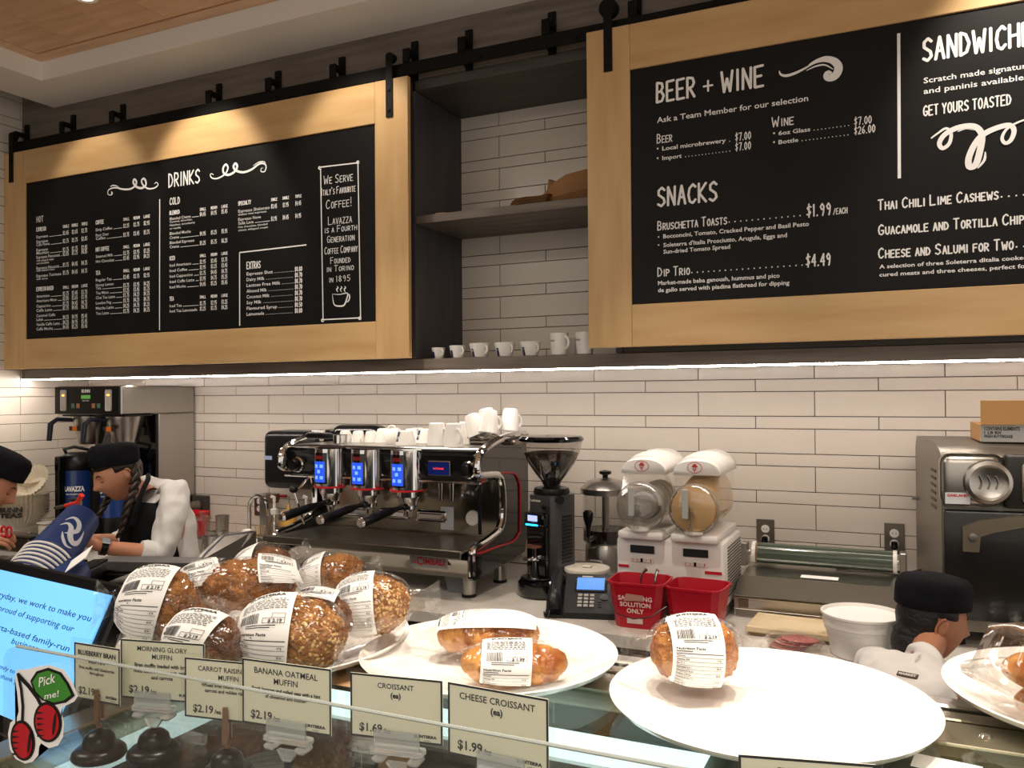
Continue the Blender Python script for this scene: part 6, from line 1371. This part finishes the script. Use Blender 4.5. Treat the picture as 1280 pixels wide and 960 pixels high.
def skinned(name, V, E, m_, par, root=0, sub_=2):
    """V: {key: (pos, r)}; one continuous surface grown round the skeleton"""
    keys = list(V); me = bpy.data.meshes.new(name); me.from_pydata([tuple(V[k][0]) for k in keys], [(keys.index(a), keys.index(b)) for a, b in E], [])
    o = bpy.data.objects.new(name, me); COL.objects.link(o); o.parent = par; me.materials.append(m_)
    md = o.modifiers.new('skin', 'SKIN'); md.use_smooth_shade = True; md.branch_smoothing = .6
    for i, k in enumerate(keys):
        r = V[k][1]; r = r if isinstance(r, tuple) else (r, r); me.skin_vertices[0].data[i].radius = r; me.skin_vertices[0].data[i].use_root = (i == root)
    cl = name in ('shirt', 'jacket'); s = o.modifiers.new('subdivision', 'SUBSURF'); s.levels = s.render_levels = 4 if cl else sub_
    if cl:
        tx = bpy.data.textures.get('folds') or bpy.data.textures.new('folds', 'CLOUDS'); tx.noise_scale = .075; tx.noise_depth = 1
        dm = o.modifiers.new('folds', 'DISPLACE'); dm.texture = tx; dm.strength = .022; dm.mid_level = .5
    return o
def frame(c, fwd, upv=(0, 0, 1), roll=0):
    y = Vector(fwd).normalized(); z = Vector(upv); x = y.cross(z).normalized(); z = x.cross(y)
    mm_ = Matrix((x, y, z)).transposed().to_4x4(); mm_.translation = Vector(c); return mm_ @ Matrix.Rotation(roll, 4, 'Y')
def gs(*a): return math.exp(-sum(q * q for q in a))
def headfn(d, q):
    x, y, z = d; q = Vector((x * .074, y * .094, z * .116))
    if z < 0: q.x *= 1 - .34 * (-z) ** 1.6; q.y *= (1 - .30 * (-z)) if y < 0 else (1 - .05 * -z)
    if y > 0: q.y *= .95
    f = max(y, 0) ** .5
    q.y += f * (.024 * gs(x / .13, (z + .16) / .13) + .013 * gs(x / .09, (z - .06) / .2) - .009 * gs((abs(x) - .34) / .17, (z - .08) / .11) + .004 * gs(x / .6, (z - .26) / .08)
                + .007 * gs(x / .24, (z + .43) / .05) + .007 * gs(x / .2, (z + .55) / .05) - .004 * gs(x / .28, (z + .49) / .025) + .010 * gs(x / .28, (z + .80) / .14) + .004 * gs((abs(x) - .5) / .2, (z + .2) / .2))
    return q
def head(par, M_, m_, hair_m, capM, cap_r=(.083, .10), name='head', lash=True, hair_low=-.35, female=True):
    t = MB(); t.ell((0, 0, 0), 1, 56, 44, headfn)
    for s_ in (-1, 1):
        t.M = Matrix.Translation((s_ * .074, -.008, -.004)) @ Matrix.Rotation(R(s_ * -18), 4, 'Z') @ Matrix.Rotation(R(-12), 4, 'X')
        t.ell((0, 0, 0), (.007, .014, .024), 20, 14, lambda d, q: q * (1 - .45 * gs((d.y - .1) / .4, (d.z - .1) / .5)) if d.x * s_ > 0 else q); t.tube([(s_ * .006, .010 * math.sin(a) * 1.5 - .002, .027 * math.cos(a)) for a in [PI * (1.0 + .14 * k_) for k_ in range(8)]], .0035, 8); t.M = None
    h = t.build('head', m_, par, smooth=80); h.matrix_basis = M_
    b = MB()
    for s_ in (-1, 1):
        P = [headfn(Vector((math.sin(a) * math.cos(e), math.cos(a) * math.cos(e), math.sin(e))), None) * 1.006 for a, e in [(s_ * (.22 + .045 * k), .07 - .06 * math.sin(PI * k / 6) * (1 if lash else -.3)) for k in range(7)]]
        b.tube(P, [.0008, .0014, .0018, .002, .0018, .0016, .001], 6)
    b.build('eyelash', darkline, h); b = MB()
    for s_ in (-1, 1):
        P = [headfn(Vector((math.sin(a) * math.cos(e), math.cos(a) * math.cos(e), math.sin(e))), None) * 1.008 for a, e in [(s_ * (.17 + .06 * k), .24 + .05 * math.sin(PI * k / 6)) for k in range(7)]]
        b.tube(P, [.0014, .0024, .0026, .0026, .0022, .0016, .0008], 6)
    b.build('eyebrow', hair_m, h)
    P = [headfn(Vector((math.sin(a) * math.cos(e), math.cos(a) * math.cos(e), math.sin(e))), None) * 1.003 for a, e in [(-.22 + .055 * k, -.51) for k in range(9)]]
    MB().tube(P, [.001] + [.0028] * 7 + [.001], 8).build('lips', lips, h)
    def hf(d, q):
        x, y, z = d; q = headfn(d, q)
        k = 1.085
        if z < hair_low: k = 1.085 - min(.35, (hair_low - z) * 1.3)
        if y > .42 - .1 * z and z < .42: k = min(k, .90)
        if abs(x) > .8 and -.35 < z < .2 and y > -.25: k = min(k, .95)
        if y > .1 and z < -.05: k = min(k, .9)
        if not female and y < .15 and z < -.25: q = q * (1.0 + .13 * min(1, (-.25 - z) * 2.5)); q.y -= .01
        return q * (k + .012 * noise.noise(d * 9))
    hb = MB().ell((0, 0, 0), 1, 56, 40, hf)
    if not female: hb.ell((0, -.052, -.070), (.060, .046, .062), 24, 16)
    hb.build('hair', hair_m, h, smooth=70)
    c = MB(); rx, ry = cap_r
    prof = [(1.0, -.030), (1.03, -.027), (1.04, -.002), (1.04, .022), (1.0, .040), (.88, .052), (.6, .059), (.25, .062), (0, .062)]
    vs = []; fs = []; n = 40
    for r_, z in prof:
        for k in range(n):
            a = 2 * PI * k / n; w_ = 1 + .018 * noise.noise(Vector((math.cos(a) * 3, math.sin(a) * 3, z * 40))); vs.append((rx * r_ * w_ * math.cos(a), ry * r_ * w_ * math.sin(a), z))
    fs = [(j * n + k, j * n + (k + 1) % n, (j + 1) * n + (k + 1) % n, (j + 1) * n + k) for j in range(len(prof) - 1) for k in range(n)]
    cp = c.add(vs, fs).build('cap', capm, h, smooth=60); cp.matrix_basis = capM
    md = cp.modifiers.new('thickness', 'SOLIDIFY'); md.thickness = .002
    return h, cp
def handgraph(V, E, wrist_key, side, wr, dirv, palmn, rs=1.0, curl=.5):
    """adds a palm and five fingers to a skeleton: dirv along the hand, palmn palm normal"""
    d = Vector(dirv).normalized(); n_ = Vector(palmn); n_ = (n_ - d * n_.dot(d)).normalized(); s_ = d.cross(n_) * side
    p = Vector(wr); k = side * 7; pre = wrist_key + 'h'
    V[pre + 'p'] = (p + d * .045, (.030 * rs, .017 * rs)); E.append((wrist_key, pre + 'p'))
    for i, (o_, L_) in enumerate(((-.030, .062), (-.011, .074), (.010, .070), (.028, .056))):
        b0 = p + d * .080 + s_ * o_; a = curl
        V[f'{pre}{i}a'] = (b0, .0095 * rs); m1 = b0 + (d * math.cos(a * .6) + n_ * math.sin(a * .6)) * L_ * .5; m2 = m1 + (d * math.cos(a * 1.5) + n_ * math.sin(a * 1.5)) * L_ * .45
        V[f'{pre}{i}b'] = (m1, .0082 * rs); V[f'{pre}{i}c'] = (m2, .0062 * rs)
        E += [(pre + 'p', f'{pre}{i}a'), (f'{pre}{i}a', f'{pre}{i}b'), (f'{pre}{i}b', f'{pre}{i}c')]
    t0 = p + d * .03 - s_ * .034; t1 = t0 + (d * .7 - s_ * .5 + n_ * .5).normalized() * .032; t2 = t1 + (d * .9 + n_ * .4).normalized() * .026
    V[pre + 't0'] = (t0, .012 * rs); V[pre + 't1'] = (t1, .010 * rs); V[pre + 't2'] = (t2, .0075 * rs); E += [(pre + 'p', pre + 't0'), (pre + 't0', pre + 't1'), (pre + 't1', pre + 't2')]

# ---- woman with braids
W0 = Vector((-2.93, 2.62, 0))
wm_ = thing('person', 'woman in black cap and apron with long braids, white rolled sleeves, looking down', 'person', W0)
def w(p): return Vector(p) - W0
Hc = at_d(148, 592, 3.50); fd = Vector((-.30, -.85, -.40)).normalized()
MH = frame(w(Hc), fd)
nb = Hc + Vector((.075, .115, -.125))
V = {'pel': (w((-2.90, 2.66, .90)), (.15, .11)), 'abd': (w((-2.90, 2.65, 1.03)), (.125, .10)), 'che': (w((-2.90, 2.65, 1.21)), (.13, .095)), 'neb': (w(nb + Vector((0, .0, -.03))), .060), 'nek': (w(nb.lerp(Hc, .35)), .046), 'nh': (w(nb.lerp(Hc, .75)), .045),
     'sl': (w((-2.79, 2.62, 1.315)), .050), 'sr': (w((-3.05, 2.70, 1.325)), .050)}
E = [('pel', 'abd'), ('abd', 'che'), ('che', 'neb'), ('neb', 'nek'), ('nek', 'nh'), ('che', 'sl'), ('che', 'sr')]
el = at_d(202, 694, 3.42); wl_ = at_d(121, 683, 3.28); ww = at_d(104, 672, 3.24)
er = Vector((-3.12, 2.64, 1.06)); wr_ = at_d(90, 676, 3.5)
V.update({'el': (w(el), .040), 'fl': (w(el.lerp(wl_, .45)), .036), 'wl': (w(wl_), .026), 'er': (w(er), .040), 'wr': (w(wr_), .026)})
E += [('sl', 'el'), ('el', 'fl'), ('fl', 'wl'), ('sr', 'er'), ('er', 'wr')]
V.update({'hl': (w((-2.81, 2.67, .84)), .085), 'kl': (w((-2.80, 2.64, .47)), .060), 'al': (w((-2.80, 2.68, .09)), .042), 'tl': (w((-2.80, 2.56, .045)), .038), 'hr': (w((-2.99, 2.67, .84)), .085), 'kr': (w((-3.0, 2.64, .47)), .060), 'ar': (w((-3.0, 2.68, .09)), .042), 'tr': (w((-3.0, 2.56, .045)), .038)})
E += [('pel', 'hl'), ('hl', 'kl'), ('kl', 'al'), ('al', 'tl'), ('pel', 'hr'), ('hr', 'kr'), ('kr', 'ar'), ('ar', 'tr')]
hd_ = (ww - wl_).normalized(); handgraph(V, E, 'wl', 1, w(wl_), hd_ + Vector((0, 0, .15)), (0, -.3, -1), .85, .7)
handgraph(V, E, 'wr', -1, w(wr_), Vector((.1, -.9, -.1)), (0, 0, -1), .85, .7)
skinned('body', V, E, skin_f, wm_)
# shirt over torso and upper arms, rolled at the forearm
g_ = .016
trous_ = skinned('trousers', {k: (V[k][0], tuple(x + .016 for x in (V[k][1] if isinstance(V[k][1], tuple) else (V[k][1],) * 2))) for k in ('pel', 'hl', 'kl', 'al', 'hr', 'kr', 'ar')}, [('pel', 'hl'), ('hl', 'kl'), ('kl', 'al'), ('pel', 'hr'), ('hr', 'kr'), ('kr', 'ar')], trous, wm_)
S = {'pe0': (V['pel'][0] + Vector((0, 0, -.10)), (.18, .14)), 'pel': (V['pel'][0], (.185, .145)), 'abd': (V['abd'][0], (.185, .15)), 'che': (V['che'][0], (.165, .13)), 'neb': (V['neb'][0] + Vector((.02, .05, .0)), .082), 'sl': (V['sl'][0], .072), 'sr': (V['sr'][0], .072),
     'ml': (V['sl'][0].lerp(V['el'][0], .5), .064), 'el': (V['el'][0], .060), 'fl': (V['el'][0].lerp(V['wl'][0], .22), .052), 'mr': (V['sr'][0].lerp(V['er'][0], .5), .062), 'er': (V['er'][0], .056), 'fr': (V['er'][0].lerp(V['wr'][0], .3), .05)}
skinned('shirt', S, [('pe0', 'pel'), ('pel', 'abd'), ('abd', 'che'), ('che', 'neb'), ('che', 'sl'), ('sl', 'ml'), ('ml', 'el'), ('el', 'fl'), ('che', 'sr'), ('sr', 'mr'), ('mr', 'er'), ('er', 'fr')], shirt, wm_)
cf0 = S['fl'][0]; cd = (V['wl'][0] - V['el'][0]).normalized()
MB().tube([cf0 - cd * .02, cf0 + cd * .012, cf0 + cd * .03], [.050, .053, .047], 20).build('rolled_cuff', shirt, wm_)
b = MB(); 
for s_ in (-1, 1): # collar wings
    a0 = V['neb'][0] + Vector((0, 0, .01)); b.add([a0 + Vector(q) for q in ((s_ * .035, .05, .075), (s_ * .075, .0, .055), (s_ * .065, -.085, .0), (s_ * .018, -.095, -.012), (s_ * .03, -.05, .035))], [(0, 1, 2, 3, 4)])
o = b.build('collar', shirt, wm_, fix=False); md = o.modifiers.new('t', 'SOLIDIFY'); md.thickness = .004
# apron: bib, skirt and neck straps lying over the shirt front
b = MB(); vs = []; rowsn = ((1.27, .115, .160), (1.18, .135, .172), (1.08, .15, .165), (1.0, .165, .145), (.9, .18, .155), (.7, .2, .155), (.5, .21, .14))
for z, hw, dep in rowsn:
    for k in range(13):
        a = (k / 12 * 2 - 1); vs.append((w((-2.90, 0, 0)).x + hw * math.sin(a * 1.25) * 1.05, w((0, 2.645, 0)).y - dep * math.cos(a * 1.25) ** .8 - .004, z + (-.02 * abs(a) if z > 1.2 else 0)))
b.add(vs, [(j * 13 + k, j * 13 + k + 1, (j + 1) * 13 + k + 1, (j + 1) * 13 + k) for j in range(len(rowsn) - 1) for k in range(12)])
o = b.build('apron', apron, wm_, smooth=60, fix=False); md = o.modifiers.new('t', 'SOLIDIFY'); md.thickness = .004
for s_ in (-1, 1):
    P = [w(at_d(165, 656, 3.34)), w(at_d(171, 634, 3.34)), w(at_d(179, 612, 3.38)), w(at_d(185, 599, 3.45)), w(at_d(185, 594, 3.52))]
    if s_ < 0: continue
    MB().tube(sub(P), .010, 8).build('apron_strap', apron, wm_)
b = MB(); text(b, 'SUNTERRA', w((-2.955, 0, 0)).x, 1.15, .011, w((-2.885, 0, 0)).x, y=w((0, 2.485, 0)).y, bold=.04); text(b, 'MARKET', w((-2.935, 0, 0)).x, 1.132, .006, w((-2.905, 0, 0)).x, y=w((0, 2.485, 0)).y); b.build('lettering', mat('thread_grey', '#b9b6b0', .6), o, smooth=0, fix=False)
h, cp = head(wm_, MH, skin_f, hairb, Matrix.Translation((0, -.012, .070)) @ Matrix.Rotation(R(20), 4, 'X'), cap_r=(.078, .097))
b = MB(); fnc = lambda x, z: (.0825 * math.sin(x / .089 + .75), .102 * math.cos(x / .089 + .75), z); text(b, 'SUNTERRA', -.035, -.008, .011, .035, fn=fnc, bold=.05); text(b, 'MARKET', -.012, -.022, .006, .012, fn=fnc, bold=.03); b.build('lettering', mat('thread_grey'), cp, smooth=0, fix=False)
MHw = Matrix.Translation(W0) @ MH
def braid(pts, r, name='braid'):
    P = sub(pts); 
    for _ in range(1): P = P
    n = len(P); L_ = 0; arc = [0]
    for i in range(1, n): L_ += (P[i] - P[i - 1]).length; arc.append(L_)
    b = MB()
    for k in range(3):
        out = []; rr_ = []
        for i in range(n * 4 - 3):
            j, f = divmod(i, 4); f /= 4; j2 = min(j + 1, n - 1); p = P[j].lerp(P[j2], f); s_ = arc[j] + (arc[j2] - arc[j]) * f
            t_ = (P[j2] - P[j]).normalized() if j2 != j else t_; a_ = t_.cross(Vector((.5, .6, .3))).normalized(); b2 = t_.cross(a_)
            ph = s_ / (r * 2.6) * PI + k * 2 * PI / 3; tp = 1 - .45 * (s_ / L_) ** 2
            out.append(p + (a_ * math.sin(ph) * r * .62 + b2 * math.sin(2 * ph) * r * .33) * tp); rr_.append(r * .56 * tp)
        b.tube(out, rr_, 8)
    o = b.build(name, hairb, h, smooth=70); return o
inv = MHw.inverted()
def hp(px, py, d): return inv @ at_d(px, py, d)
braid([hp(163, 578, 3.50), hp(170, 590, 3.48), hp(168, 610, 3.45), hp(160, 632, 3.42), hp(154, 655, 3.42), hp(148, 672, 3.42)], .022)
braid([hp(140, 608, 3.66), hp(137, 618, 3.56), hp(130, 632, 3.50), hp(122, 648, 3.47)], .020)
b = MB(); c_ = wl_.lerp(el, .10); ax_ = (wl_ - el).normalized(); c_ = w(c_)
b.tube([c_ - ax_ * .012, c_ + ax_ * .012], .031, 18); q = b.build('watch_strap', blk, wm_)
tc_ = (EYE - at_d(121, 683, 3.28)).normalized(); uu = (Vector((0, 0, 1)) * .8 + tc_ * .6); uu = (uu - ax_ * uu.dot(ax_)).normalized()
fm = Matrix((ax_, uu.cross(ax_), uu)).transposed().to_4x4(); fm.translation = c_ + uu * .030
b = MB(); b.M = fm; b.box(-.017, .017, -.015, .015, 0, .008, .003); b.build('watch_face', mat('watch_grey', '#b9bcc2', .2, .6), q)

# ---- man seen from behind at the right
H2 = at_d(1165, 776, 2.40); M0 = Vector((-.05, 2.45, 0))
mp = thing('person', 'man with black cap and dark hair seen from behind, bending in a white chef jacket', 'person', M0)
def w2(p): return Vector(p) - M0
fd2 = Vector((.86, .42, -.22)).normalized()
pelv = Vector((-.12, 2.22, .72)); shm = Vector((.01, 2.53, .95)); fdh = Vector((.86, .42, 0)).normalized(); rt = Vector((.42, -.86, 0))
V = {'pel': (w2(pelv), (.17, .13)), 'abd': (w2(pelv.lerp(shm, .4) + Vector((0, 0, .03))), (.13, .10)), 'che': (w2(pelv.lerp(shm, .8)), (.13, .09)), 'neb': (w2(shm + Vector((.02, .01, .02))), .055), 'nek': (w2(H2.lerp(shm, .5) + Vector((.015, .01, -.01))), .042), 'nh': (w2(H2.lerp(shm, .08) + Vector((.015, .01, 0))), .046)}
sr = shm + rt * .17 + Vector((-.02, 0, -.03)); sl = shm - rt * .17 + Vector((-.02, 0, -.03)); er = sr - fdh * .04 + Vector((0, 0, -.22)); el = sl - fdh * .06 + rt * .08 + Vector((0, 0, -.20)); wr = er + Vector((.20, .04, .17)); wl2 = el + Vector((.22, .06, .15))
V.update({'sr': (w2(sr), .044), 'sl': (w2(sl), .044), 'er': (w2(er), .044), 'el': (w2(el), .044), 'wr': (w2(wr), .03), 'wl': (w2(wl2), .03)})
hpp = pelv + Vector((0, 0, -.06))
V.update({'hr': (w2(hpp + rt * .10), .10), 'kr': (w2(hpp + rt * .11 + fdh * .08 + Vector((0, 0, -.28))), .07), 'ar': (w2(Vector((pelv.x, pelv.y, .09)) + rt * .12), .045), 'tr': (w2(Vector((pelv.x, pelv.y, .045)) + rt * .12 + fdh * .12), .04),
          'hl': (w2(hpp - rt * .10), .10), 'kl': (w2(hpp - rt * .11 + fdh * .08 + Vector((0, 0, -.28))), .07), 'al': (w2(Vector((pelv.x, pelv.y, .09)) - rt * .12), .045), 'tl': (w2(Vector((pelv.x, pelv.y, .045)) - rt * .12 + fdh * .12), .04)})
E = [('pel', 'abd'), ('abd', 'che'), ('che', 'neb'), ('neb', 'nek'), ('nek', 'nh'), ('che', 'sr'), ('che', 'sl'), ('sr', 'er'), ('er', 'wr'), ('sl', 'el'), ('el', 'wl'), ('pel', 'hr'), ('hr', 'kr'), ('kr', 'ar'), ('ar', 'tr'), ('pel', 'hl'), ('hl', 'kl'), ('kl', 'al'), ('al', 'tl')]
handgraph(V, E, 'wr', 1, w2(wr), fdh, (0, 0, -1), 1, .6); handgraph(V, E, 'wl', -1, w2(wl2), fdh, (0, 0, -1), 1, .6)
skinned('body', V, E, skin_m, mp)
S = {k: (V[k][0], tuple(x + .018 for x in (V[k][1] if isinstance(V[k][1], tuple) else (V[k][1],) * 2))) for k in ('pel', 'abd', 'che', 'neb', 'sr', 'sl', 'er', 'el')}
S['che'] = (S['che'][0] + Vector((0, 0, .01)), (.19, .155)); S['sr'] = (S['sr'][0], .088); S['sl'] = (S['sl'][0], .088); S['neb'] = (S['neb'][0], .075); S['nek'] = (V['neb'][0].lerp(V['nek'][0], .4), .053); S['wr'] = (V['er'][0].lerp(V['wr'][0], .8), .045); S['wl'] = (V['el'][0].lerp(V['wl'][0], .8), .045)
jk = skinned('jacket', S, [('pel', 'abd'), ('abd', 'che'), ('che', 'neb'), ('neb', 'nek'), ('che', 'sr'), ('che', 'sl'), ('sr', 'er'), ('er', 'wr'), ('sl', 'el'), ('el', 'wl')], shirt, mp)
TR = lambda VV, par: skinned('trousers', {k: (VV[k][0], tuple(x + .016 for x in (VV[k][1] if isinstance(VV[k][1], tuple) else (VV[k][1],) * 2))) for k in ('pel', 'hl', 'kl', 'al', 'hr', 'kr', 'ar')}, [('pel', 'hl'), ('hl', 'kl'), ('kl', 'al'), ('pel', 'hr'), ('hr', 'kr'), ('kr', 'ar')], trous, par)
TR(V, mp)
h2, cp2 = head(mp, frame(w2(H2), fd2), skin_m, hairk, Matrix.Translation((0, -.012, .072)) @ Matrix.Rotation(R(8), 4, 'X'), cap_r=(.083, .101), hair_low=-.95, female=False)

# ---- person at the left edge
H3 = at_d(-16, 604, 3.05); K0 = Vector((H3.x - .05, H3.y - .02, 0))
kp = thing('person', 'person in a black cap at the left picture edge, holding red scissors', 'person', K0)
def w3(p): return Vector(p) - K0
fd3 = Vector((.55, .62, -.55)).normalized(); f3 = Vector((.66, .75, 0)); r3 = Vector((.75, -.66, 0)); s3 = Vector((H3.x - .10, H3.y - .11, 1.30))
V = {'pel': (w3(s3 + Vector((0, 0, -.42))), (.15, .11)), 'che': (w3(s3 + Vector((0, 0, -.1))), (.15, .11)), 'neb': (w3(s3 + Vector((.02, .02, .02))), .055), 'nh': (w3(H3.lerp(s3, .3)), .05)}
h3 = at_d(2, 664, 2.9); wr3 = h3 - f3 * .07 + Vector((-.02, 0, -.01)); 
for k_, s_ in (('r', 1), ('l', -1)):
    V['s' + k_] = (w3(s3 + r3 * s_ * .17 + Vector((0, 0, -.03))), .06); V['e' + k_] = (w3(s3 + r3 * s_ * .19 + f3 * .05 + Vector((0, 0, -.27))), .042); V['w' + k_] = (w3(wr3 + r3 * s_ * .045), .028)
E = [('pel', 'che'), ('che', 'neb'), ('neb', 'nh'), ('che', 'sr'), ('che', 'sl'), ('sr', 'er'), ('er', 'wr'), ('sl', 'el'), ('el', 'wl')]
for s_ in (1, -1):
    a = 'r' if s_ > 0 else 'l'; V['h' + a] = (w3(s3 + r3 * s_ * .09 + Vector((0, 0, -.5))), .085); V['k' + a] = (w3(s3 + r3 * s_ * .10 + Vector((0, 0, -.86))), .06); V['a' + a] = (w3(Vector((s3.x, s3.y, .09)) + r3 * s_ * .1), .042); V['t' + a] = (w3(Vector((s3.x, s3.y, .045)) + r3 * s_ * .1 + f3 * .12), .038)
    E += [('pel', 'h' + a), ('h' + a, 'k' + a), ('k' + a, 'a' + a), ('a' + a, 't' + a)]
handgraph(V, E, 'wr', 1, V['wr'][0], f3 + Vector((.3, .1, .0)), (-.5, .3, -.8), .9, .8); handgraph(V, E, 'wl', -1, V['wl'][0], f3 + Vector((.3, -.1, .12)), (.5, -.2, -.8), .9, .8)
skinned('body', V, E, skin_f, kp)
S = {k: (V[k][0], tuple(x + .018 for x in (V[k][1] if isinstance(V[k][1], tuple) else (V[k][1],) * 2))) for k in ('pel', 'che', 'neb', 'sr', 'sl', 'er', 'el')}
skinned('shirt', S, [('pel', 'che'), ('che', 'neb'), ('che', 'sr'), ('che', 'sl'), ('sr', 'er'), ('sl', 'el')], shirt, kp)
TR(V, kp)
head(kp, frame(w3(H3), fd3), skin_f, hairk, Matrix.Translation((0, -.010, .075)) @ Matrix.Rotation(R(6), 4, 'X'), cap_r=(.086, .104), hair_low=-.4)
# flat prints laid on the cloth where the photograph shows them
bpy.context.view_layer.update(); dgr = bpy.context.evaluated_depsgraph_get()
def on_cloth(px, py, tx, h_, m_, par, name, back=None, dx=0):
    ok, loc, nor, *_ = SC.ray_cast(dgr, EYE, ray(px, py).normalized())
    if not ok: return
    nor = nor.normalized()
    if nor.dot(EYE - loc) < 0: nor = -nor
    x_ = Vector((0, 0, 1)).cross(nor).normalized(); z_ = nor.cross(x_); M_ = Matrix((x_, -nor, z_)).transposed().to_4x4(); M_.translation = loc + nor * .004
    wd = ttext(tx, .04)[2] * h_ / CAPH; Mi = Matrix.Translation(-par.location) @ M_
    if back: o = MB(); o.M = Mi; o.box(-wd / 2 - .004, wd / 2 + .004, 0, .003, -.004, h_ + .004).build(name + '_patch', back, par, smooth=0)
    b = MB(); b.M = Mi; text(b, tx, 0, 0, h_, align='c', y=-.0006, bold=.04); b.build(name, m_, par, smooth=0, fix=False)
thg = mat('thread_grey')
on_cloth(1146, 824, 'SUNTERRA', .008, thg, mp, 'collar_lettering')
on_cloth(1134, 846, 'MARKET', .008, mat('pale_thread', '#d8d5d0', .6), mp, 'back_label', mat('label_brown', '#4a3b35', .7))
t = thing('scissors', 'red-handled scissors held over the steel trays at the left edge', 'scissors', at_d(8, 665, 2.86)); b = MB()
for s_ in (-1, 1): b.tube([Vector((s_ * .014 + .014 * math.cos(a), 0, .018 * math.sin(a))) for a in [2 * PI * k / 12 for k in range(13)]], .004, 6, cap=False)
b.build('finger_loops', redp, t); MB().box(.012, .12, -.0015, .0015, -.006, .006).build('blades', steel, t, smooth=0)

# ================================================================== clutter at the left wall
t = thing('filter_stack', 'stack of fluted white paper coffee filters in a clear pack, at the left wall', 'coffee filters', (at_y(28, 640, 2.95).x, 2.95, 1.02))
fl = mat('filter_paper', '#e6dcc8', .8)
for k in range(9):
    n = 72; vs = []
    for j, (r_, z) in enumerate(((.07, 0), (.07, .001), (.105, .05), (.125, .065))):
        for q in range(n): a = 2 * PI * q / n; f = (1 + (.05 if j >= 2 else 0) * (1 if q % 2 else -1)); vs.append((r_ * f * math.cos(a), r_ * f * math.sin(a), z + k * .0125))
    q = MB().add(vs, [tuple(reversed(range(n)))] + [(j * n + i, j * n + (i + 1) % n, (j + 1) * n + (i + 1) % n, (j + 1) * n + i) for j in range(3) for i in range(n)]).build('paper_filter', fl, t, smooth=0, fix=False)
MB().lathe([(.075, -.004), (.09, .0), (.135, .07), (.138, .12), (.10, .15)], seg=32, cap=False).build('clear_pack', bagf, t)
b = MB()
for s_, z, hh, a0 in (('BUNN', .085, .024, .0), ('TEAS', .055, .024, .0)): text(b, s_, -.055, z, hh, .055, bold=.06, fn=lambda x, z: ((.132 + .004) * math.cos(x / .13 - PI / 2 + .55), (.136) * math.sin(x / .13 - PI / 2 + .55), z))
b.build('lettering', ink, t, smooth=0, fix=False)
t2 = thing('loose_filters', 'loose fluted paper filters leaning on top of the filter stack', 'coffee filters', (at_y(38, 590, 2.98).x, 2.98, 1.20))
for k in range(2):
    n = 60; vs = []
    for r_, z in ((.05, 0), (.075, .04), (.095, .055)):
        for q in range(n): a = 2 * PI * q / n; f = 1 + (.05 if z > .01 else 0) * (1 if q % 2 else -1); vs.append((r_ * f * math.cos(a), r_ * f * math.sin(a), z))
    o = MB().add(vs, [tuple(reversed(range(n)))] + [(j * n + i, j * n + (i + 1) % n, (j + 1) * n + (i + 1) % n, (j + 1) * n + i) for j in range(2) for i in range(n)]).build('paper_filter', fl, t2, smooth=0, fix=False); o.rotation_euler = (R(50 - 40 * k), R(20), 0); o.location = (.05 - .10 * k, 0, .03)
for (px, py, Y, sx, sz, m_, nm, lb, cat) in ((22, 690, 3.16, .16, .12, mat('tub_clear_white', '#cfc8ba', .3), 'ingredient_tub', 'milky square tub under the filter stack at the left', 'tub'), (58, 690, 2.93, .06, .15, mat('tub_clear_white'), 'ingredient_tub', 'round milky tub with a small label, beside the woman hand', 'tub'), (95, 690, 2.95, .05, .28, steel, 'steel_canister', 'upright steel canister behind the woman hands', 'canister')):
    p = at_y(px, py, Y); t = thing(nm, lb, cat, (p.x, Y, ZC))
    MB().box(-sx / 2, sx / 2, -sx / 2, sx / 2, 0, sz, .012, 3).build('tub_body', m_, t); MB().box(-sx / 2 - .004, sx / 2 + .004, -sx / 2 - .004, sx / 2 + .004, sz + .0003, sz + .01, .003).build('lid', m_ if m_ != steel else blk, t)
    if px == 58: MB().box(-.02, .02, -.0325, -.0305, .06, .085).build('label', paper, t, smooth=0)
p = at_y(92, 628, 2.9); t = thing('filter_clamp', 'red and grey handled tool lying across the canister', 'tool', p); MB().tube([(-.06, 0, -.02), (.03, 0, .0), (.06, 0, .04)], [.01, .012, .014], 10).build('tool_grip', mat('tool_red', '#d9321f', .4), t); MB().tube([(-.14, .0, -.035), (-.061, 0, -.02)], .008, 8).build('tool_arm', steel_d, t)
p = at_y(22, 684, 2.62); t = thing('steel_tray', 'grey open tray on the counter below the scissors at the left edge', 'tray', (at_y(18, 684, 2.90).x, 2.88, ZC + .0005)); MB().box(-.14, .14, 0, .10, 0, .075, .004).build('tray_body', steel_d, t)
MB().box(-.15, .15, -.01, .11, .0755, .082, .002).build('tray_lid', blk, t)
